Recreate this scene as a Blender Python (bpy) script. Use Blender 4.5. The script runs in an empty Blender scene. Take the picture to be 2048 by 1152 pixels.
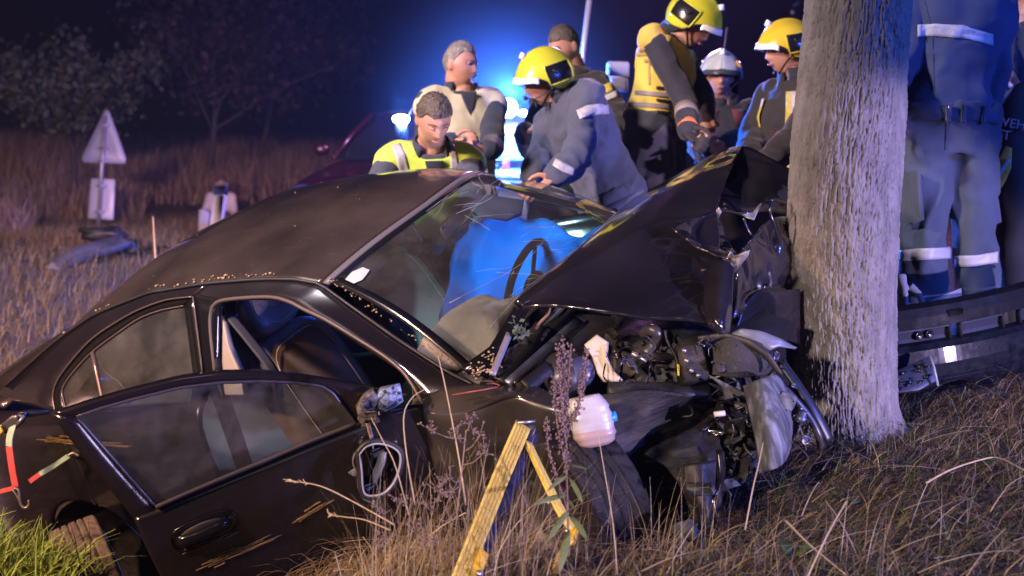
import bpy, math, random
import numpy as np
from mathutils import Vector, Matrix
random.seed(7)
RNG = np.random.default_rng(11)
SC = bpy.context.scene
COL = SC.collection
rad = math.radians

# ------------------------------------------------------------------ camera
FPX = 2400.0                       # focal length in pixels of a 2048 wide frame (42 mm)
CAM = np.array([0.0, 0.0, 1.25])
_p, _r = rad(9.0), rad(2.0)
_F = np.array([0, math.cos(_p), -math.sin(_p)])
_u0 = np.array([0, math.sin(_p), math.cos(_p)])
_r0 = np.array([1.0, 0, 0])
_R = math.cos(_r) * _r0 + math.sin(_r) * _u0
_U = math.cos(_r) * _u0 - math.sin(_r) * _r0
C2W = np.stack([_R, -_U, _F], 1)   # camera axes (right, down, forward) in the world
cd = bpy.data.cameras.new('camera')
cam = bpy.data.objects.new('camera', cd)
COL.objects.link(cam)
SC.camera = cam
cam.matrix_world = Matrix(((_R[0], _U[0], -_F[0], CAM[0]), (_R[1], _U[1], -_F[1], CAM[1]),
                           (_R[2], _U[2], -_F[2], CAM[2]), (0, 0, 0, 1)))
cd.sensor_width = 36.0
cd.lens = FPX / 2048 * 36
cd.clip_start = 0.05
cd.clip_end = 2000
cd.dof.use_dof = True
cd.dof.focus_distance = 4.25
cd.dof.aperture_fstop = 2.4

def W(px, py, d):
    """world point seen at a pixel of the 2048x1152 photograph, d metres deep"""
    return CAM + C2W @ np.array([(px - 1024) / FPX * d, (py - 576) / FPX * d, d])

# ------------------------------------------------------------------ world and sun
world = bpy.data.worlds.new('World')
SC.world = world
world.use_nodes = True
nt = world.node_tree
sky = nt.nodes.new('ShaderNodeTexSky')
sky.sky_type = 'NISHITA'
sky.sun_disc = False
sky.sun_elevation = rad(-4.0)
sky.sun_rotation = rad(200)
bg = nt.nodes['Background']
bg.inputs['Strength'].default_value = 0.05
nt.links.new(sky.outputs[0], bg.inputs['Color'])

def aim(o, loc, target):
    o.location = loc
    d = Vector(target) - Vector(loc)
    o.rotation_euler = d.to_track_quat('-Z', 'Y').to_euler()

def lamp(name, kind, energy, color, loc, target=None, **kw):
    l = bpy.data.lights.new(name, kind)
    l.energy = energy
    l.color = color
    for k, v in kw.items():
        setattr(l, k, v)
    o = bpy.data.objects.new(name, l)
    COL.objects.link(o)
    o.location = loc
    if target is not None:
        aim(o, loc, target)
    return o
sun = lamp('sun', 'SUN', 0.07, (0.80, 0.70, 1.0), (0, -4, 8), (0.6, 4, 0), angle=rad(12))
# work lights and vehicle lamps of the rescue, standing outside the frame where the light pools point
lamp('warm_floodlight', 'SPOT', 3100, (1.0, 0.58, 0.38), (-6.0, 0.8, 3.4), (-2.5, 5.6, -0.2), spot_size=rad(64), spot_blend=0.5, shadow_soft_size=0.25)
lamp('verge_floodlight', 'SPOT', 1150, (1.0, 0.80, 0.70), (-2.6, -0.6, 2.3), (0.55, 3.1, -0.35), spot_size=rad(36), spot_blend=0.7, shadow_soft_size=0.15)
lamp('white_floodlight', 'SPOT', 3200, (1.0, 0.86, 0.98), (-5.2, 1.5, 4.6), (0.45, 7.0, 0.9), spot_size=rad(38), spot_blend=0.35, shadow_soft_size=0.3)
lamp('field_floodlight', 'SPOT', 9000, (1.0, 0.60, 0.58), (-3.0, -2.0, 3.0), (-6.0, 15.0, -2.6), spot_size=rad(42), spot_blend=0.7, shadow_soft_size=0.3)
lamp('headlight', 'SPOT', 4400, (0.68, 0.54, 1.0), (6.4, -1.4, 0.95), (1.0, 4.6, -1.28), spot_size=rad(38), spot_blend=0.12, shadow_soft_size=0.08)
lamp('blue_beacon_light', 'POINT', 1200, (0.04, 0.13, 1.0), (5.4, 1.5, 2.9), shadow_soft_size=0.1)
lamp('mast_light', 'POINT', 800, (0.85, 0.35, 1.0), tuple(W(1250, -220, 11.5)), shadow_soft_size=0.3)
SC.view_settings.view_transform = 'Standard'
SC.view_settings.look = 'None'
SC.view_settings.gamma = 1
SC.view_settings.use_curve_mapping = False
SC.view_settings.exposure = 0.35
SC.cycles.use_denoising = True
SC.cycles.max_bounces = 6
SC.cycles.transparent_max_bounces = 16
SC.cycles.volume_bounces = 0
SC.cycles.sample_clamp_indirect = 4.0
SC.cycles.caustics_reflective = False
SC.cycles.caustics_refractive = False

# ------------------------------------------------------------------ object helpers
def tag(o, label=None, cat=None, group=None, kind=None):
    if label: o['label'] = label
    if cat: o['category'] = cat
    if group: o['group'] = group
    if kind: o['kind'] = kind
    return o

def empty(name, loc, label=None, cat=None, group=None):
    o = bpy.data.objects.new(name, None)
    COL.objects.link(o)
    o.location = Vector(loc)
    o.empty_display_size = 0.1
    return tag(o, label, cat, group)

def mesh(name, vf, m, parent=None, smooth=True, local=False):
    """one mesh object; with a parent, the points are in world space unless local"""
    v, f = vf
    v = np.asarray(v, float)
    me = bpy.data.meshes.new(name)
    if parent is not None and not local:
        v = v - np.array(parent.location)
    me.from_pydata(v.tolist(), [], [list(map(int, q)) for q in f])
    me.update()
    if smooth:
        me.polygons.foreach_set('use_smooth', [True] * len(me.polygons))
    me.materials.append(m)
    o = bpy.data.objects.new(name, me)
    COL.objects.link(o)
    if parent is not None:
        o.parent = parent
    return o

def join(*parts):
    V, F, n = [], [], 0
    for v, f in parts:
        v = np.asarray(v, float).reshape(-1, 3)
        V.append(v)
        F += [tuple(int(i) + n for i in q) for q in f]
        n += len(v)
    return np.concatenate(V), F

def unit(v):
    v = np.asarray(v, float)
    return v / (np.linalg.norm(v) + 1e-12)

def grid_faces(nu, nv, wrap_u=False, flip=False):
    F = []
    for i in range(nu if wrap_u else nu - 1):
        for j in range(nv - 1):
            a, b = i * nv + j, ((i + 1) % nu) * nv + j
            q = (a, b, b + 1, a + 1)
            F.append(q[::-1] if flip else q)
    return F

def grid(P, flip=False):
    P = np.asarray(P, float)
    return P.reshape(-1, 3), grid_faces(P.shape[0], P.shape[1], flip=flip)

def shell(P, th, flip=False):
    """grid of points P (nu,nv,3) given a real thickness th along its normals"""
    P = np.asarray(P, float)
    du = np.gradient(P, axis=0); dv = np.gradient(P, axis=1)
    n = np.cross(du, dv); n /= np.linalg.norm(n, axis=2, keepdims=True) + 1e-12
    if flip: n = -n
    Q = P - n * th
    nu, nv = P.shape[:2]
    N = nu * nv
    F = grid_faces(nu, nv, flip=flip)
    F = F + [tuple(i + N for i in q[::-1]) for q in F]
    b = [(i, 0) for i in range(nu)] + [(nu - 1, j) for j in range(1, nv)] + \
        [(i, nv - 1) for i in range(nu - 2, -1, -1)] + [(0, j) for j in range(nv - 2, 0, -1)]
    ids = [i * nv + j for i, j in b]
    for k in range(len(ids)):
        a, c = ids[k], ids[(k + 1) % len(ids)]
        q = (a, a + N, c + N, c)
        F.append(q[::-1] if flip else q)
    return np.concatenate([P.reshape(-1, 3), Q.reshape(-1, 3)]), F

def box(c, s, R=None, bev=0.0):
    """box of full size s about c, optional 3x3 R, optional chamfer"""
    s = np.asarray(s, float) / 2
    if bev <= 0:
        v = np.array([[x, y, z] for x in (-1, 1) for y in (-1, 1) for z in (-1, 1)]) * s
        f = [(0, 1, 3, 2), (4, 6, 7, 5), (0, 4, 5, 1), (2, 3, 7, 6), (0, 2, 6, 4), (1, 5, 7, 3)]
    else:
        b = min(bev, *(s * 0.9))
        v, idx = [], {}
        for x in (-1, 1):
            for y in (-1, 1):
                for z in (-1, 1):
                    for ax in range(3):
                        p = np.array([x, y, z]) * (s - b)
                        p[ax] = (x, y, z)[ax] * s[ax]
                        idx[(x, y, z, ax)] = len(v); v.append(p)
        v = np.array(v); f = []
        def q(*k): f.append(tuple(idx[i] for i in k))
        for e in (-1, 1):
            o = [(-1, -1), (1, -1), (1, 1), (-1, 1)][::1 if e > 0 else -1]
            q(*[(e, a, b2, 0) for a, b2 in o])
            q(*[(b2, e, a, 1) for a, b2 in o])
            q(*[(a, b2, e, 2) for a, b2 in o])
        for a in (-1, 1):
            for c2 in (-1, 1):
                q((a, c2, -1, 0), (a, c2, 1, 0), (a, c2, 1, 1), (a, c2, -1, 1))
                q((a, -1, c2, 0), (a, 1, c2, 0), (a, 1, c2, 2), (a, -1, c2, 2))
                q((-1, a, c2, 1), (1, a, c2, 1), (1, a, c2, 2), (-1, a, c2, 2))
        for x in (-1, 1):
            for y in (-1, 1):
                for z in (-1, 1):
                    q((x, y, z, 0), (x, y, z, 1), (x, y, z, 2))
    if R is not None:
        v = v @ np.asarray(R, float).T
    return v + np.asarray(c, float), f

def frames(path):
    P = np.asarray(path, float)
    T = np.gradient(P, axis=0)
    T /= np.linalg.norm(T, axis=1, keepdims=True) + 1e-12
    up = np.array([0, 0, 1.0]) if abs(T[0][2]) < 0.9 else np.array([1.0, 0, 0])
    A = [unit(np.cross(up, T[0]))]
    for i in range(1, len(P)):
        A.append(unit(A[-1] - T[i] * (A[-1] @ T[i])))
    A = np.array(A)
    return P, T, A, np.cross(T, A)

def tube(path, r, n=8, ry=None, cap=True, closed=False):
    P, T, A, B = frames(path)
    r = np.broadcast_to(np.asarray(r, float), (len(P),))
    ry = r if ry is None else np.broadcast_to(np.asarray(ry, float), (len(P),))
    th = np.linspace(0, 2 * np.pi, n, endpoint=False)
    V = P[:, None] + A[:, None] * (np.cos(th)[None, :, None] * r[:, None, None]) + \
        B[:, None] * (np.sin(th)[None, :, None] * ry[:, None, None])
    m = len(P)
    F = []
    for i in range(m if closed else m - 1):
        for j in range(n):
            k = (i + 1) % m
            F.append((i * n + j, i * n + (j + 1) % n, k * n + (j + 1) % n, k * n + j))
    if cap and not closed:
        F.append(tuple(range(n))[::-1])
        F.append(tuple((m - 1) * n + j for j in range(n)))
    return V.reshape(-1, 3), F

def crom(pts, n):
    """Catmull-Rom through pts, n samples per span"""
    P = np.asarray(pts, float)
    Q = np.vstack([2 * P[0] - P[1], P, 2 * P[-1] - P[-2]])
    out = []
    for i in range(1, len(Q) - 2):
        for s in np.linspace(0, 1, n, endpoint=False):
            a, b, c, d = Q[i - 1], Q[i], Q[i + 1], Q[i + 2]
            out.append(0.5 * ((2 * b) + (c - a) * s + (2 * a - 5 * b + 4 * c - d) * s * s + (3 * b - a - 3 * c + d) * s ** 3))
    out.append(P[-1])
    return np.array(out)

def resample(pts, n):
    P = np.asarray(pts, float)
    s = np.r_[0, np.cumsum(np.linalg.norm(np.diff(P, axis=0), axis=1))]
    t = np.linspace(0, s[-1], n)
    return np.stack([np.interp(t, s, P[:, k]) for k in range(P.shape[1])], 1)

def ribbon(a, b, th=0.006, n=24, mid=0, flip=False):
    """thin solid strip between two polylines"""
    A, B = resample(a, n), resample(b, n)
    rows = [A + (B - A) * s for s in np.linspace(0, 1, 2 + mid)]
    return shell(np.stack(rows, 1), th, flip)

def slab(pts, th, normal=None, bulge=0.0, bev=0.004):
    """closed solid from an outline of 3-D points, th thick, with a chamfered rim"""
    P = np.asarray(pts, float)
    c = P.mean(0)
    n = np.zeros(3)
    for i in range(len(P)):
        n += np.cross(P[i] - c, P[(i + 1) % len(P)] - c)
    n = unit(n) if normal is None else unit(normal)
    k = len(P)
    inn = P + (c - P) * (bev / (np.linalg.norm(c - P, axis=1, keepdims=True) + 1e-9))
    half = c + (P - c) * 0.5
    rings = [inn + n * th / 2, P + n * (th / 2 - bev * .6), P - n * (th / 2 - bev * .6), inn - n * th / 2]
    V = np.concatenate([[c + n * (th / 2 + bulge)], half + n * (th / 2 + bulge * .75), *rings,
                        half - n * (th / 2 - bulge * .75), [c - n * (th / 2 - bulge)]])
    F = []
    for i in range(k):
        F.append((0, 1 + i, 1 + (i + 1) % k))
    for r in range(5):
        for i in range(k):
            a, b = 1 + r * k, 1 + (r + 1) * k
            F.append((a + i, b + i, b + (i + 1) % k, a + (i + 1) % k))
    e = 1 + 5 * k
    for i in range(k):
        F.append((e + k, e + (i + 1) % k, e + i))
    return V, F

def lathe(prof, n=24, axis=(0, 0, 1), o=(0, 0, 0), close=False):
    """profile [(r, h)] turned about an axis through o"""
    ax = unit(axis)
    a = unit(np.cross(ax, [0, 0, 1] if abs(ax[2]) < .9 else [1, 0, 0]))
    b = np.cross(ax, a)
    th = np.linspace(0, 2 * np.pi, n, endpoint=False)
    P = np.array([[np.asarray(o) + ax * h + (a * math.cos(t) + b * math.sin(t)) * r for r, h in prof] for t in th])
    return P.reshape(-1, 3), grid_faces(n, len(prof), wrap_u=True)

def ball(c, r, n=12, m=8, R=None):
    r = np.broadcast_to(np.asarray(r, float), (3,))
    V = [[0, 0, 1]]
    for i in range(1, m):
        for j in range(n):
            a, b = math.pi * i / m, 2 * math.pi * j / n
            V.append([math.sin(a) * math.cos(b), math.sin(a) * math.sin(b), math.cos(a)])
    V.append([0, 0, -1])
    F = [(0, 1 + j, 1 + (j + 1) % n) for j in range(n)]
    for i in range(m - 2):
        for j in range(n):
            a = 1 + i * n
            F.append((a + j, a + n + j, a + n + (j + 1) % n, a + (j + 1) % n))
    e = 1 + (m - 2) * n
    F += [(e + n, e + (j + 1) % n, e + j) for j in range(n)]
    V = np.array(V) * r
    if R is not None: V = V @ np.asarray(R).T
    return V + np.asarray(c, float), F

# cheap value noise in numpy
_PERM = RNG.permutation(512)
_VAL = RNG.random(512)
def vnoise(p):
    p = np.asarray(p, float)
    i = np.floor(p).astype(int); fr = p - i; fr = fr * fr * (3 - 2 * fr)
    out = 0
    for dx in (0, 1):
        for dy in (0, 1):
            for dz in (0, 1):
                h = _PERM[(_PERM[(_PERM[(i[..., 0] + dx) & 511] + i[..., 1] + dy) & 511] + i[..., 2] + dz) & 511]
                w = (fr[..., 0] if dx else 1 - fr[..., 0]) * (fr[..., 1] if dy else 1 - fr[..., 1]) * (fr[..., 2] if dz else 1 - fr[..., 2])
                out = out + _VAL[h] * w
    return out * 2 - 1
def fbm(p, o=3):
    p = np.asarray(p, float)
    return sum(vnoise(p * 2 ** k + 17.3 * k) / 2 ** k for k in range(o))

# ------------------------------------------------------------------ materials
MATS = {}
def mat(name, col, rough=0.6, metal=0.0, col2=None, scale=8.0, bump=0.0, bscale=None, coat=0.0, spec=0.5,
        detail=4.0, stretch=None, contrast=(0.35, 0.65), rough2=None, sheen=0.0, trans=0.0, emit=None, estr=0.0, alpha=1.0, sss=0.0, bdist=0.01):
    if name in MATS: return MATS[name]
    m = bpy.data.materials.new(name)
    m.use_nodes = True
    n, l = m.node_tree.nodes, m.node_tree.links
    b = n['Principled BSDF']
    b.inputs['Base Color'].default_value = (*col, 1)
    b.inputs['Roughness'].default_value = rough
    b.inputs['Metallic'].default_value = metal
    b.inputs['Coat Weight'].default_value = coat
    b.inputs['Coat Roughness'].default_value = 0.08
    b.inputs['Specular IOR Level'].default_value = spec
    b.inputs['Sheen Weight'].default_value = sheen
    b.inputs['Transmission Weight'].default_value = trans
    b.inputs['Alpha'].default_value = alpha
    if sss:
        b.inputs['Subsurface Weight'].default_value = sss
        b.inputs['Subsurface Radius'].default_value = (0.012, 0.004, 0.002)
    if emit:
        b.inputs['Emission Color'].default_value = (*emit, 1)
        b.inputs['Emission Strength'].default_value = estr
    if col2 is not None or bump > 0 or rough2 is not None:
        tc = n.new('ShaderNodeTexCoord')
        vec = tc.outputs['Object']
        if stretch is not None:
            mp = n.new('ShaderNodeMapping')
            mp.inputs['Scale'].default_value = stretch
            l.new(vec, mp.inputs['Vector']); vec = mp.outputs['Vector']
        def noise(s):
            t = n.new('ShaderNodeTexNoise')
            t.inputs['Scale'].default_value = s
            t.inputs['Detail'].default_value = detail
            l.new(vec, t.inputs['Vector'])
            return t.outputs['Fac']
        if col2 is not None or rough2 is not None:
            r = n.new('ShaderNodeMapRange')
            r.inputs['From Min'].default_value, r.inputs['From Max'].default_value = contrast
            l.new(noise(scale), r.inputs['Value'])
            if col2 is not None:
                mx = n.new('ShaderNodeMix'); mx.data_type = 'RGBA'
                mx.inputs['A'].default_value = (*col, 1); mx.inputs['B'].default_value = (*col2, 1)
                l.new(r.outputs[0], mx.inputs['Factor']); l.new(mx.outputs['Result'], b.inputs['Base Color'])
            if rough2 is not None:
                mr = n.new('ShaderNodeMapRange')
                mr.inputs['To Min'].default_value, mr.inputs['To Max'].default_value = rough, rough2
                l.new(r.outputs[0], mr.inputs['Value']); l.new(mr.outputs[0], b.inputs['Roughness'])
        if bump > 0:
            bp = n.new('ShaderNodeBump')
            bp.inputs['Strength'].default_value = bump
            bp.inputs['Distance'].default_value = bdist
            l.new(noise(bscale or scale * 3), bp.inputs['Height'])
            l.new(bp.outputs[0], b.inputs['Normal'])
    MATS[name] = m
    return m

def glass(name, tint=(0.9, 0.95, 0.95), haze=0.03, hcol=(0.35, 0.33, 0.32), rough=0.02, refl=1.0, scr=0.0):
    """thin pane: see-through, mirror-like by angle, with a little dirt and scratches"""
    m = bpy.data.materials.new(name); m.use_nodes = True
    n, l = m.node_tree.nodes, m.node_tree.links
    for x in list(n):
        if x.type == 'BSDF_PRINCIPLED': n.remove(x)
    out = [x for x in n if x.type == 'OUTPUT_MATERIAL'][0]
    tr = n.new('ShaderNodeBsdfTransparent'); tr.inputs['Color'].default_value = (*tint, 1)
    gl = n.new('ShaderNodeBsdfGlossy'); gl.inputs['Roughness'].default_value = rough
    fr = n.new('ShaderNodeFresnel'); fr.inputs['IOR'].default_value = 1.5
    mu = n.new('ShaderNodeMath'); mu.operation = 'MULTIPLY'; mu.inputs[1].default_value = refl
    ge = n.new('ShaderNodeNewGeometry'); iv = n.new('ShaderNodeMath'); iv.operation = 'SUBTRACT'; iv.inputs[0].default_value = 1.0
    l.new(ge.outputs['Backfacing'], iv.inputs[1])
    fm = n.new('ShaderNodeMath'); fm.operation = 'MULTIPLY'; l.new(fr.outputs[0], fm.inputs[0]); l.new(iv.outputs[0], fm.inputs[1])
    l.new(fm.outputs[0], mu.inputs[0])
    m1 = n.new('ShaderNodeMixShader'); l.new(mu.outputs[0], m1.inputs[0]); l.new(tr.outputs[0], m1.inputs[1]); l.new(gl.outputs[0], m1.inputs[2])
    df = n.new('ShaderNodeBsdfDiffuse'); df.inputs['Color'].default_value = (*hcol, 1)
    tc = n.new('ShaderNodeTexCoord')
    tx = n.new('ShaderNodeTexNoise'); tx.inputs['Scale'].default_value = 5.0; tx.inputs['Detail'].default_value = 6
    l.new(tc.outputs['Object'], tx.inputs['Vector'])
    r = n.new('ShaderNodeMapRange'); r.inputs['From Min'].default_value = 0.4; r.inputs['From Max'].default_value = 0.75
    r.inputs['To Min'].default_value = haze * .3; r.inputs['To Max'].default_value = haze
    l.new(tx.outputs['Fac'], r.inputs['Value'])
    fac = r.outputs[0]
    if scr:
        mp = n.new('ShaderNodeMapping'); mp.inputs['Scale'].default_value = (2.2, 46, 46); mp.inputs['Rotation'].default_value = (0.2, 0.3, 0.5)
        l.new(tc.outputs['Object'], mp.inputs['Vector'])
        ns = n.new('ShaderNodeTexNoise'); ns.inputs['Scale'].default_value = 1.6; ns.inputs['Detail'].default_value = 3
        l.new(mp.outputs[0], ns.inputs['Vector'])
        rs = n.new('ShaderNodeMapRange'); rs.inputs['From Min'].default_value = 0.64; rs.inputs['From Max'].default_value = 0.74
        rs.inputs['To Max'].default_value = scr
        l.new(ns.outputs['Fac'], rs.inputs['Value'])
        ad = n.new('ShaderNodeMath'); ad.operation = 'ADD'; l.new(fac, ad.inputs[0]); l.new(rs.outputs[0], ad.inputs[1]); fac = ad.outputs[0]
    m2 = n.new('ShaderNodeMixShader'); l.new(fac, m2.inputs[0]); l.new(m1.outputs[0], m2.inputs[1]); l.new(df.outputs[0], m2.inputs[2])
    l.new(m2.outputs[0], out.inputs['Surface'])
    MATS[name] = m
    return m

# ------------------------------------------------------------------ car pose (needed by the terrain under its wheels)
CR = np.array([[0.81335, 0.49833, -0.30021], [-0.10252, -0.38519, -0.91713], [-0.57267, 0.77672, -0.26221]])
CT = np.array([-0.2593, 0.9774, 5.4441])
CARR = C2W @ CR                    # car axes (forward, left, up) in the world
CARO = CAM + C2W @ CT
def K(x, y, z):                    # car point -> world
    return CARO + CARR @ np.array([x, y, z], float)
def CW(px, py, d):                 # photograph pixel at depth -> car point
    return CARR.T @ (W(px, py, d) - CARO)
def CP(px, py, n, c):              # photograph pixel on the car-space plane n.p = c
    n = np.asarray(n, float)
    dv = CARR.T @ (C2W @ np.array([(px - 1024) / FPX, (py - 576) / FPX, 1.0]))
    o = CARR.T @ (CAM - CARO)
    return o + dv * ((c - n @ o) / (n @ dv))
def SIDE(px, py, y): return CP(px, py, (0, 1, 0), y)
def GLS(px, py, off=0.0):          # leaning plane of the near side windows: y = -.80 + .45 (z - .94)
    return CP(px, py, (0, 1, -0.45), -0.80 - 0.45 * 0.94 - off)

# ------------------------------------------------------------------ ground
_ctl = []
def _c(p, s=1.0): _ctl.append((p[0], p[1], p[2], s))
_c(W(1690, 868, 4.5)); _c(W(1950, 800, 4.7)); _c(W(2100, 780, 4.7)); _c(W(1800, 900, 4.2)); _c(W(1500, 950, 4.1))
_c(W(1950, 1160, 3.1)); _c(W(1450, 1150, 3.2)); _c(W(1000, 1175, 3.25)); _c(W(2250, 1100, 3.2))
_c(K(1.30, -0.85, 0.02)); _c(W(1400, 1065, 3.75)); _c(W(1180, 1120, 3.5))
_c(K(-1.42, -0.85, -0.16)); _c(K(-2.1, -0.7, 0.0)); _c(K(0, -0.5, -0.25)); _c(K(-1.4, 0.8, -0.05)); _c(K(0.2, 0.8, -0.12)); _c(K(1.4, 0.7, -0.1))
_c(W(40, 1120, 4.75) - [0, 0, .10]); _c(W(-200, 1100, 4.8)); _c(W(120, 1170, 4.4) - [0, 0, .1]); _c(W(500, 1240, 3.5) - [0, 0, .12]); _c(W(800, 1175, 3.3) - [0, 0, .05])
_c(W(-100, 780, 7.2)); _c(W(60, 640, 8.6)); _c(W(120, 520, 11.0)); _c(W(300, 520, 11.0)); _c(W(195, 455, 17.0)); _c(W(-200, 600, 9.0)); _c(W(500, 470, 15)); _c(W(0, 470, 17))
for x in (-0.8, 0.4, 1.6, 2.8, 4.2):
    for y in (6.4, 7.6, 9.2, 11): _ctl.append((x, y, 0.05 if x > 1 else (-0.14 if y < 8 else -0.40), 1.0))
for x in (-4, -1.5, 0.5, 2, 4): _ctl.append((x, 0.5, -0.55 if x < 0 else -0.1, 1.0))
_ctl.append((-6, 3.5, -0.7, 1)); _ctl.append((6, 3.5, 0.05, 1)); _ctl.append((6, 7, 0.1, 1)); _ctl.append((-9, 9, -0.35, 1))
_ctl = np.array(_ctl)
def gz(x, y):
    x = np.asarray(x, float); y = np.asarray(y, float)
    num = 0.0; den = 1e-9
    for cx, cy, cz, s in _ctl:
        d2 = (x - cx) ** 2 + (y - cy) ** 2
        w = 1.0 / (d2 + 0.05) ** 2
        num = num + w * cz; den = den + w
    z = num / den
    far = np.clip((np.hypot(x, y) - 16) / 25, 0, 1)
    z = z * (1 - far) + (-0.55) * far
    return z + 0.018 * fbm(np.stack([x * 2.3, y * 2.3, 0 * x], -1), 3)
_u = np.linspace(-1, 1, 181); _v = np.linspace(0, 1, 221)
_X = 6.0 * np.sinh(_u * 5.2) / np.sinh(5.2) * 60
_X = np.sign(_u) * (np.abs(_u) * 6.5 + (np.abs(_u) ** 6) * 420)
_Y = -3.0 + _v * 15 + (_v ** 7) * 560
_gx, _gy = np.meshgrid(_X, _Y, indexing='ij')
_G = np.stack([_gx, _gy, gz(_gx, _gy)], 2)
soil = mat('soil', (0.028, 0.020, 0.013), 0.95, col2=(0.06, 0.045, 0.026), scale=5, bump=0.8, bscale=30, bdist=0.03)
g = mesh('ground', grid(_G), soil)
tag(g, kind='structure')

# ------------------------------------------------------------------ the tree the car hit
def make_trunk():
    nu, nv = 460, 660
    a = np.linspace(0, 2 * np.pi, nu, endpoint=False)
    h = np.linspace(0, 1, nv)
    base, top = W(1688, 905, 4.5), W(1727, -130, 4.55)
    ax = base + (top - base) * h[:, None]
    ax = np.stack([np.interp(h, [0, .15, .35, .6, 1], v) for v in (
        [W(1690, 905, 4.5)[i] if k == 0 else W(*q)[i] for k, q in enumerate(((1690, 905, 4.5), (1684, 750, 4.5), (1678, 545, 4.5), (1694, 285, 4.5), (1727, -130, 4.5)))] for i in range(3))], 1)
    r = np.interp(h, [0, .05, .16, .45, 1], [0.235, 0.205, 0.197, 0.205, 0.186])
    A, Hh = np.meshgrid(a, h, indexing='ij')
    L = 2.0
    # interlaced vertical ridges: narrow furrows where a stretched noise crosses zero
    ca, sa = np.cos(A), np.sin(A)
    wob = 0.25 * fbm(np.stack([ca * 3, sa * 3, Hh * 9], -1), 2)
    def furrow(fr, fv, off, w):
        q = np.stack([ca * fr + off, sa * fr, Hh * fv + wob * 2], -1)
        return np.clip(np.abs(vnoise(q) + .18 * vnoise(q * [2.6, 2.6, 2.0] + 9.1)) / w, 0, 1)
    e1 = furrow(20.0, 24.0, 3.0, .36); e2 = furrow(38.0, 60.0, 8.0, .34); e3 = furrow(60.0, 110.0, 1.0, .4)
    rough = fbm(np.stack([ca * 40, sa * 40, Hh * 150], -1), 2)
    big = fbm(np.stack([ca * 1.4, sa * 1.4, Hh * 5], -1), 2)
    disp = 0.0085 * e1 ** .6 + 0.0060 * e2 ** .65 + 0.0024 * e3 + 0.0016 * rough + 0.011 * big
    flare = 0.045 * np.clip(1 - Hh / 0.11, 0, 1) ** 1.5 * (1 + np.cos(A * 5 + 1))
    rr = r[None, :] + disp + flare - 0.014
    P = np.stack([ax[None, :, 0] + rr * np.cos(A), ax[None, :, 1] + rr * np.sin(A), np.broadcast_to(ax[None, :, 2], A.shape)], 2)
    return P.reshape(-1, 3), grid_faces(nu, nv, wrap_u=True), base
_tv, _tf, _tb = make_trunk()
tree = empty('tree', _tb, 'thick grey tree trunk with furrowed bark that the wrecked car hit', 'tree')
bark = mat('bark', (0.115, 0.10, 0.088), 0.72, col2=(0.19, 0.17, 0.15), scale=26, stretch=(1, 1, 0.35), bump=0.5, bscale=130, detail=6, bdist=0.004)
mesh('trunk', (_tv, _tf), bark, tree)
# crown above the frame: limbs and leaf clumps that the photo only implies by the trunk; two stout limbs are enough
_t1 = W(1727, -128, 4.5)
mesh('limb', tube(crom([_t1 - [0, 0, .05], _t1 + [0.02, 0, .7], _t1 + [.35, .2, 1.6], _t1 + [.6, .5, 2.6]], 5), np.linspace(.19, .07, 16), 14), bark, tree)
mesh('limb', tube(crom([_t1 + [0, 0, .3], _t1 + [-.3, .1, 1.0], _t1 + [-.8, .2, 1.9]], 5), np.linspace(.12, .05, 11), 12), bark, tree)

# ------------------------------------------------------------------ grasses
def blades(base, height, width, lean, az, seg=3, curl=0.6, taper=True):
    """many curved grass blades as one mesh; all arguments are arrays"""
    N = len(base)
    t = np.linspace(0, 1, seg + 1)
    dirv = np.stack([np.cos(az), np.sin(az), np.zeros(N)], 1)
    side = np.stack([-np.sin(az + 0.7), np.cos(az + 0.7), np.zeros(N)], 1)
    V = np.zeros((N, (seg + 1) * 2, 3))
    for k, s in enumerate(t):
        ang = lean * (1 - curl + curl * s * 1.6)
        p = base + (dirv * (np.sin(ang) * s * height)[:, None]) + np.array([0, 0, 1.0]) * (np.cos(ang) * s * height)[:, None]
        w = width * (1 - s * 0.85 if taper else 1.0)
        V[:, 2 * k] = p - side * w[:, None] / 2
        V[:, 2 * k + 1] = p + side * w[:, None] / 2
    fb = np.array([(2 * k, 2 * k + 1, 2 * k + 3, 2 * k + 2) for k in range(seg)])
    F = (np.arange(N)[:, None, None] * (seg + 1) * 2 + fb[None]).reshape(-1, 4)
    return V.reshape(-1, 3), F

def fast_mesh(name, V, F, m):
    me = bpy.data.meshes.new(name)
    nv, nf = len(V), len(F)
    me.vertices.add(nv); me.vertices.foreach_set('co', np.ascontiguousarray(V, dtype=np.float32).ravel())
    me.loops.add(nf * 4); me.loops.foreach_set('vertex_index', np.ascontiguousarray(F, dtype=np.int32).ravel())
    me.polygons.add(nf); me.polygons.foreach_set('loop_start', np.arange(0, nf * 4, 4, dtype=np.int32))
    me.update(calc_edges=True)
    me.materials.append(m)
    o = bpy.data.objects.new(name, me); COL.objects.link(o)
    return o

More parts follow.
